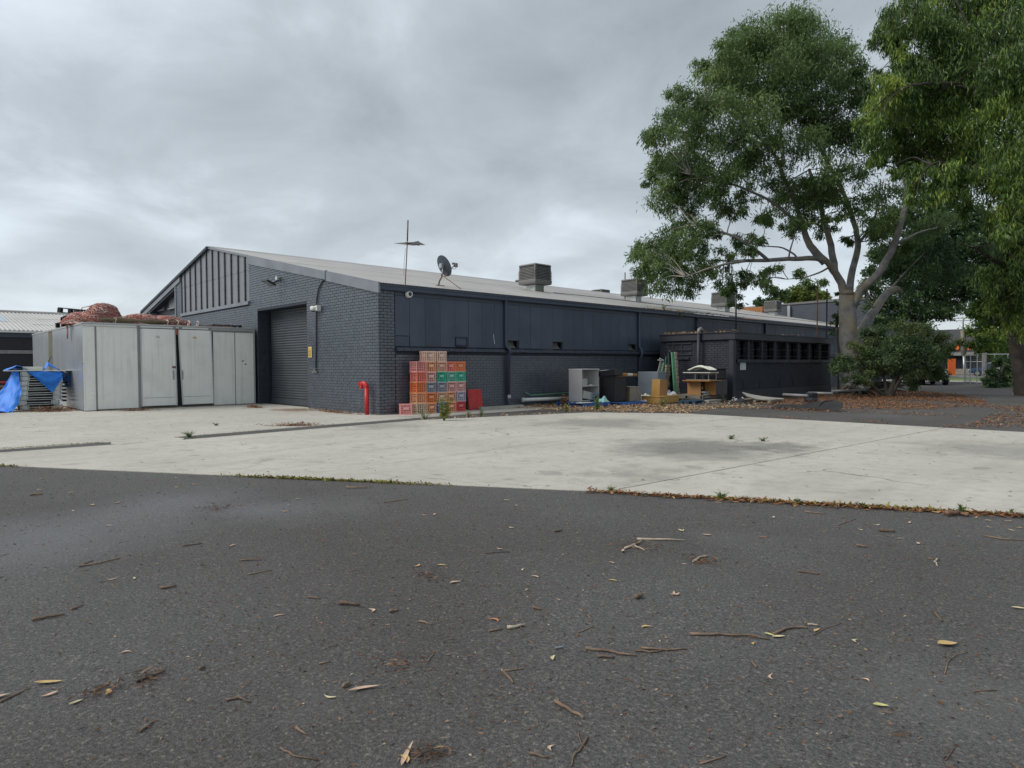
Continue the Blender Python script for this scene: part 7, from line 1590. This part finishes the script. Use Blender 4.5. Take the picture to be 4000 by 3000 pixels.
# --- sticks and single leaves on the asphalt (pixel positions read from the photograph, laid on the ground)
def s4(x, y): return (x/1.508, 1900+y/1.508)
def s5(x, y): return (1300+x/1.508, 1900+y/1.508)
def s6(x, y): return (2600+x/1.508, 1900+y/1.508)
GS = 'dry sticks lying on the asphalt'
SL = 'dry brown stick lying on the dark asphalt'
def stick(pts, r, m='stick', label=SL, fork=None):
    r *= 0.68; P = [gp(u, v) for u, v in pts]; c = sum(P)/len(P); b = MB(); Q = []
    for i in range(len(P)-1):
        for k in range(3): t = k/3; p = P[i]*(1-t)+P[i+1]*t-c; Q.append((p[0]+random.uniform(-r, r)*.8, p[1]+random.uniform(-r, r)*.8, r*.9+random.uniform(0, r*.5)))
    p = P[-1]-c; Q.append((p[0], p[1], r*.9)); k = len(Q); b.tube(Q, [r*(1-.45*i/(k-1)) for i in range(k)], 7)
    if fork is not None: f = gp(*fork)-c; a = Q[1]; b.tube([a, ((a[0]+f[0])/2, (a[1]+f[1])/2, r*1.6), (f[0], f[1], r*1.8)], [r*.7, r*.55, r*.4], 6)
    o = b.build('stick', M[m], smooth=True); o.location = (c[0], c[1], 0.0); tag(o, label, 'stick', GS); return o
stick([s5(1300, 1275), s5(1380, 1320), s5(1475, 1375)], .013, label='thick forked stick near the bottom of the photo', fork=s5(1335, 1272))
stick([s5(1490, 960), s5(1640, 985), s5(1790, 1003)], .011, label='rough brown stick left of the crossed twigs'); stick([s5(1820, 958), s5(1950, 968), s5(2085, 962)], .009, label='upper of two crossed brown twigs'); stick([s5(1785, 975), s5(1900, 980), s5(1975, 960)], .008, label='lower of two crossed brown twigs')
stick([s5(1555, 1006), s5(1660, 1015)], .010); stick([s5(1005, 1098), s5(1062, 1165)], .010, label='short stick touching a thin twig in the middle of the asphalt'); stick([s5(1010, 1090), s5(1125, 1078)], .006, label='thin twig touching a short stick in the middle of the asphalt'); stick([s5(40, 697), s5(155, 710)], .018)
stick([s5(1035, 843), s5(1135, 822)], .014, 'stickw', 'pale flaky piece of bark on the middle of the asphalt'); stick([s5(920, 858), s5(1000, 845)], .008); stick([s5(1155, 1580), s5(1275, 1605)], .008); stick([s5(1502, 1478), s5(1470, 1540), s5(1412, 1600), s5(1402, 1655)], .006, label='thin bent twig at the bottom edge'); stick([s5(1445, 1452), s5(1465, 1520), s5(1500, 1560)], .004)
stick([s5(1790, 317), s5(2070, 323)], .014, 'stickw', 'long straight pale timber offcut on the asphalt'); stick([s5(1727, 372), s5(1820, 325)], .014, 'stickw', 'pale timber offcut slanting toward the long offcut'); stick([s5(1770, 353), s5(1838, 382)], .012, 'stickw', 'short pale timber offcut below the slanting one')
stick([s5(330, 745), s5(385, 733)], .012); stick([s5(1500, 760), s5(1525, 795)], .006); stick([s5(1450, 862), s5(1540, 825)], .005); stick([s5(510, 800), s5(585, 815)], .008); stick([s5(60, 1192), s5(100, 1165)], .014); stick([s5(1790, 665), s5(1822, 652)], .022); stick([s5(1185, 720), s5(1228, 732)], .012); stick([s5(560, 1035), s5(600, 975)], .004); stick([s5(900, 395), s5(1045, 388)], .006); stick([s5(300, 98), s5(440, 78)], .007); stick([s5(1310, 270), s5(1350, 262)], .014); stick([s5(80, 10), s5(200, 12)], .014)
stick([s6(150, 878), s6(310, 878), s6(470, 882), s6(610, 905)], .011, label='long crooked pale brown stick left of the leafy sprig'); stick([s6(630, 878), s6(740, 835), s6(840, 842)], .011, label='bent stick meeting the leafy sprig at the right'); stick([s6(840, 818), s6(900, 822)], .008, 'stickw'); stick([s6(870, 878), s6(950, 835), s6(1040, 805)], .004)
stick([s6(165, 452), s6(200, 425), s6(248, 414)], .014, 'stickw', 'curved whitish stick on a patch of brown bits'); stick([s6(1585, 740), s6(1625, 800)], .012); stick([s6(775, 503), s6(910, 522)], .010); stick([s6(1260, 268), s6(1350, 272)], .018); stick([s6(1545, 428), s6(1612, 432)], .008); stick([s6(1600, 432), s6(1588, 450), s6(1602, 472)], .010, 'stickw', 'small pale hooked stick at the right'); stick([s6(1642, 1108), s6(1660, 1040), s6(1710, 995), s6(1780, 975)], .004); stick([s6(1815, 1210), s6(1950, 1205)], .005); stick([s6(1880, 295), s6(1990, 315), s6(2110, 320)], .010); stick([s6(820, 152), s6(940, 165)], .010); stick([s6(1010, 232), s6(1120, 195)], .006); stick([s6(1130, 355), s6(1190, 362)], .014); stick([s6(510, 1035), s6(535, 1072)], .008); stick([s6(1650, 1615), s6(1700, 1545)], .004); stick([s6(210, 1638), s6(355, 1590)], .005)
stick([s4(185, 798), s4(280, 778), s4(380, 760)], .013, label='dark stick at the left of the asphalt'); stick([s4(460, 477), s4(590, 455), s4(708, 425)], .010, label='long thin stick in the left of the asphalt'); stick([s4(500, 460), s4(550, 438)], .006); stick([s4(820, 1453), s4(880, 1405), s4(930, 1385)], .008, label='pale thin stick near the lower left of the asphalt'); stick([s4(800, 1155), s4(890, 1125), s4(970, 1092)], .009); stick([s4(175, 55), s4(250, 50)], .018); stick([s4(415, 730), s4(490, 703)], .009); stick([s4(0, 1278), s4(80, 1235), s4(180, 1190)], .007); stick([s4(1330, 1268), s4(1410, 1250), s4(1475, 1275)], .008); stick([s4(1650, 1548), s4(1730, 1590), s4(1870, 1618)], .006, label='thin curved twig at the bottom left of centre'); stick([s4(1750, 1428), s4(1805, 1468)], .008); stick([s4(950, 605), s4(1040, 592)], .014); stick([s4(1075, 355), s4(1190, 340)], .008); stick([s4(1465, 522), s4(1600, 495)], .007); stick([s4(1815, 657), s4(1890, 665)], .008); stick([s4(1165, 1085), s4(1210, 1070)], .013); stick([s4(1880, 1050), s4(1945, 1035)], .006); stick([s4(1415, 440), s4(1540, 436)], .008)
GLV = 'fallen gum leaves lying on the asphalt'
def leaf(pt, L_, ang, tone, label='pale curled gum leaf lying on the asphalt', curve=.25, width=.22, curl=.18):
    L_ *= .72; g0 = gp(*pt); b = MB(); n = 9; v = []
    for i in range(n+1):
        t = i/n; x = (t-.5)*L_; w = L_*width*.5*math.sin(math.pi*min(1, t*1.02))**.8*(1.25-.6*t)+.0005; y = curve*L_*(1-(2*t-1)**2); z = .004+curl*L_*.5*(2*t-1)**2
        v += [(x, y-w, z+w*.5), (x, y, z), (x, y+w, z+w*.5)]
    f = []
    for i in range(n): f += [(3*i, 3*i+3, 3*i+4, 3*i+1), (3*i+1, 3*i+4, 3*i+5, 3*i+2)]
    b.add(v, f); o = b.build('fallen_leaf', M['fl%d' % tone], smooth=True); o.location = tuple(g0); o.rotation_euler = (0, 0, ang); tag(o, label, 'leaf', GLV); return o
va = math.atan2(FWD[1], FWD[0])
for pt, L_, a, tone, lab, cu, w in ((s5(185, 1207), .19, .35, 1, 'long pinkish leaf curving at the lower left of centre', .15, .16), (s5(932, 803), .12, -.7, 3, 'hooked orange-brown leaf in the middle of the asphalt', .5, .18), (s5(1302, 1017), .075, 1.3, 2, 'cream leaf standing out in the middle of the asphalt', .15, .35), (s5(1298, 1550), .055, 1.2, 1, 'pink and cream leaf near the bottom edge', .4, .3), (s6(1660, 938), .145, .1, 0, 'large flat golden leaf at the right of the asphalt', .02, .50), (s6(1268, 1299), .085, -.2, 4, 'yellow-green forked leaf in the lower right', .05, .4), (s6(1130, 918), .065, .9, 2, 'cream bent leaf with a dark bit in the right half', .4, .35), (s6(1172, 1150), .055, -1.0, 1, 'small pink hooked leaf in the right half', .5, .3), (s6(632, 1130), .085, 1.2, 1, 'thin tan leaf bent upright below the leafy sprig', .25, .18), (s6(665, 892), .10, .15, 2, 'pale leaf of the sprig between the two long sticks', .05, .3), (s6(612, 880), .08, -.8, 4, 'greenish leaf of the sprig between the two long sticks', .1, .3), (s6(525, 933), .05, 1.0, 0, 'small golden leaf beside the long crooked stick', .3, .35), (s6(892, 855), .085, .7, 0, 'golden leaf on a thin twig right of the sprig', .1, .3),
     (s4(285, 1165), .17, .12, 0, 'long golden leaf at the lower left', .05, .2), (s4(448, 1280), .075, 1.0, 2, 'pale yellow leaf at the lower left', .1, .3), (s4(622, 1222), .075, -1.2, 0, 'golden leaf on brown twigs at the lower left', .25, .4), (s4(740, 990), .075, .5, 1, 'pink curled leaf in the left half', .5, .25), (s4(1640, 770), .085, .6, 1, 'pinkish leaf in the left half above centre', .3, .2), (s4(5, 1250), .09, 1.0, 1, 'pink leaf cut by the left edge', .2, .35), (s5(440, 1595), .21, 1.45, 1, 'long pink bark strip at the bottom edge', .05, .12), (s5(418, 1620), .08, -1.0, 0, 'yellow curl beside the pink bark strip', .2, .35), (s6(575, 305), .10, .1, 3, 'reddish leaf on the right half of the asphalt', .1, .25), (s6(2085, 725), .11, -.3, 2, 'cream leaf cut by the right edge', .1, .3)):
    leaf(pt, L_, a+va-1.57, tone, lab, cu, w)
for i, pt in enumerate([s5(985, 370), s5(1125, 495), s5(1190, 538), s5(720, 572), s5(1640, 455), s5(1650, 560), s5(2015, 635), s5(215, 740), s5(1850, 838), s5(545, 170), s5(590, 168), s5(1025, 85), s5(1090, 115), s5(1700, 382), s5(1055, 245), s5(2045, 262), s6(625, 185), s6(50, 635), s6(1385, 313), s6(1470, 338), s6(1140, 260), s6(240, 288), s6(90, 262), s6(1910, 243), s6(2035, 262), s6(1420, 215), s6(1240, 230), s6(310, 100), s4(660, 547), s4(290, 1232), s4(1375, 352), s4(540, 112), s4(685, 100), s4(425, 148), s4(640, 235), s4(1755, 75), s4(1945, 1243), s4(775, 548), s4(235, 20), s4(1680, 150), s5(490, 470), s5(640, 470), s6(2010, 205), s6(1900, 205), s6(2080, 245), s6(1820, 185), (1665, 1868), (760, 1892), (680, 1870), (690, 1905), (155, 1873), (155, 1915), (275, 1925), (360, 1975), (455, 1965)]):
    leaf(pt, random.uniform(.07, .11), random.uniform(0, 6.28), random.choice((0, 1, 1, 2, 2)), curve=random.uniform(.05, .4), width=random.uniform(.2, .34))
o = stick([(3690, 2018), (3740, 2012), (3780, 2022)], .035, 'rust', 'brown bark curl lying on the slab edge beside the weed'); o['category'] = 'bark'
# clusters of brown bits under some sticks
for i, (pt, n, rr, lab) in enumerate(((s5(1790, 355), 70, .16, 'brown bits under the pale timber offcuts'), (s4(1270, 135), 80, .16, 'nest of brown twigs on the upper left asphalt'), (s4(860, 1140), 60, .08, 'brown twig bits at the lower left'), (s5(560, 525), 55, .10, 'brown bark crumbs left of centre'), (s6(215, 445), 80, .10, 'brown bits round the curved whitish stick'), (s4(580, 1220), 50, .08, 'brown twig tangle with a golden leaf'), (s5(370, 1040), 40, .10, 'reddish bits left of the lower centre'), (s5(560, 1580), 60, .06, 'reddish bits at the bottom edge'))):
    g0 = gp(*pt); r = np.random.default_rng(200+i); P = g0[:2]+r.normal(size=(n, 2))*rr*.55
    flat_leaves('bark_bits', P, .05, M['chip'], lab, 'bark bits', 300+i, .018, .09, .3, .002, tone=(.35, .28))
tag(MB().tube([gp(2168, 2537)+[0, 0, .008], gp(2198, 2532)+[0, 0, .008]], .0045, 6).build('blue_scrap', M['filing']), 'tiny blue-grey plastic scrap on the asphalt', 'scrap')

# every stick and leaf that has no look of its own is named by what it lies beside
MARKS = [('the pale timber offcuts', 2560, 2135), ('the long crooked stick', 2850, 2485), ('the thick forked stick', 2220, 2775), ('the large golden leaf', 3700, 2522), ('the yellow-green leaf', 3440, 2761), ('the blue scrap', 2183, 2535), ('the two crossed twigs', 2590, 2540),
         ('the hooked orange-brown leaf', 1918, 2432), ('the long pinkish leaf', 1422, 2699), ('the long golden leaf', 189, 2672), ('the dark stick', 187, 2415), ('the long thin stick', 390, 2200), ('the curved whitish stick', 2737, 2190), ('the reddish leaf', 2981, 2102), ('the pink curled leaf', 490, 2556),
         ('the brown twig nest', 842, 1990), ('the bark crumbs', 1671, 2248), ('the small pale hooked stick', 3660, 2195), ('the bark curl on the slab edge', 3740, 2015), ('the pink bark strip', 1592, 2957), ('the thin bent twig', 2250, 2940), ('the bright grass tuft on the slab edge', 2818, 1952), ('the golden leaf on brown twigs', 413, 2711), ('the pinkish curled leaf', 2387, 2411)]
seen = {o['label'] for o in COL.objects if 'label' in o}
for o in [o for o in COL.objects if o.get('label') in (SL, 'pale curled gum leaf lying on the asphalt')]:
    u, v = proj(tuple(o.location)); st_ = o['category'] == 'stick'; d_ = o.dimensions
    L0 = max(d_.x, d_.y) if max(d_) > 0 else .1; L0 = max((Vector(c) for c in o.bound_box), key=lambda c: c.length).length*2
    look = (('long ' if L0 > .32 else 'short ' if L0 < .16 else '')+('thin twig' if min(.9, 1) and o.data.vertices and max(x.co.z for x in o.data.vertices) < .013 else 'dry stick')) if st_ else {0: 'golden', 1: 'pinkish tan', 2: 'cream', 3: 'brown', 4: 'yellow-green'}[int(o.active_material.name[-1]) if o.active_material.name[-1].isdigit() else 1]+' fallen leaf'
    done = False
    for (nm, mu, mv) in sorted(MARKS, key=lambda m_: (m_[1]-u)**2+((m_[2]-v)*1.6)**2):
        dx, dy = u-mu, (v-mv)*1.6
        if abs(dx) < 30 and abs(dy) < 30: continue
        ws_ = 'left of' if dx < 0 else 'right of'; wv = 'above' if dy < 0 else 'below'
        wd = ws_ if abs(dx) > 2.2*abs(dy) else wv if abs(dy) > 2.2*abs(dx) else wv+' and '+ws_
        for far in ('', 'farther ', 'well '):
            lab = '%s %s%s %s on the asphalt' % (look, far, wd, nm)
            if lab not in seen and len(lab.split()) <= 16: o['label'] = lab; seen.add(lab); done = True; break
        if done: break
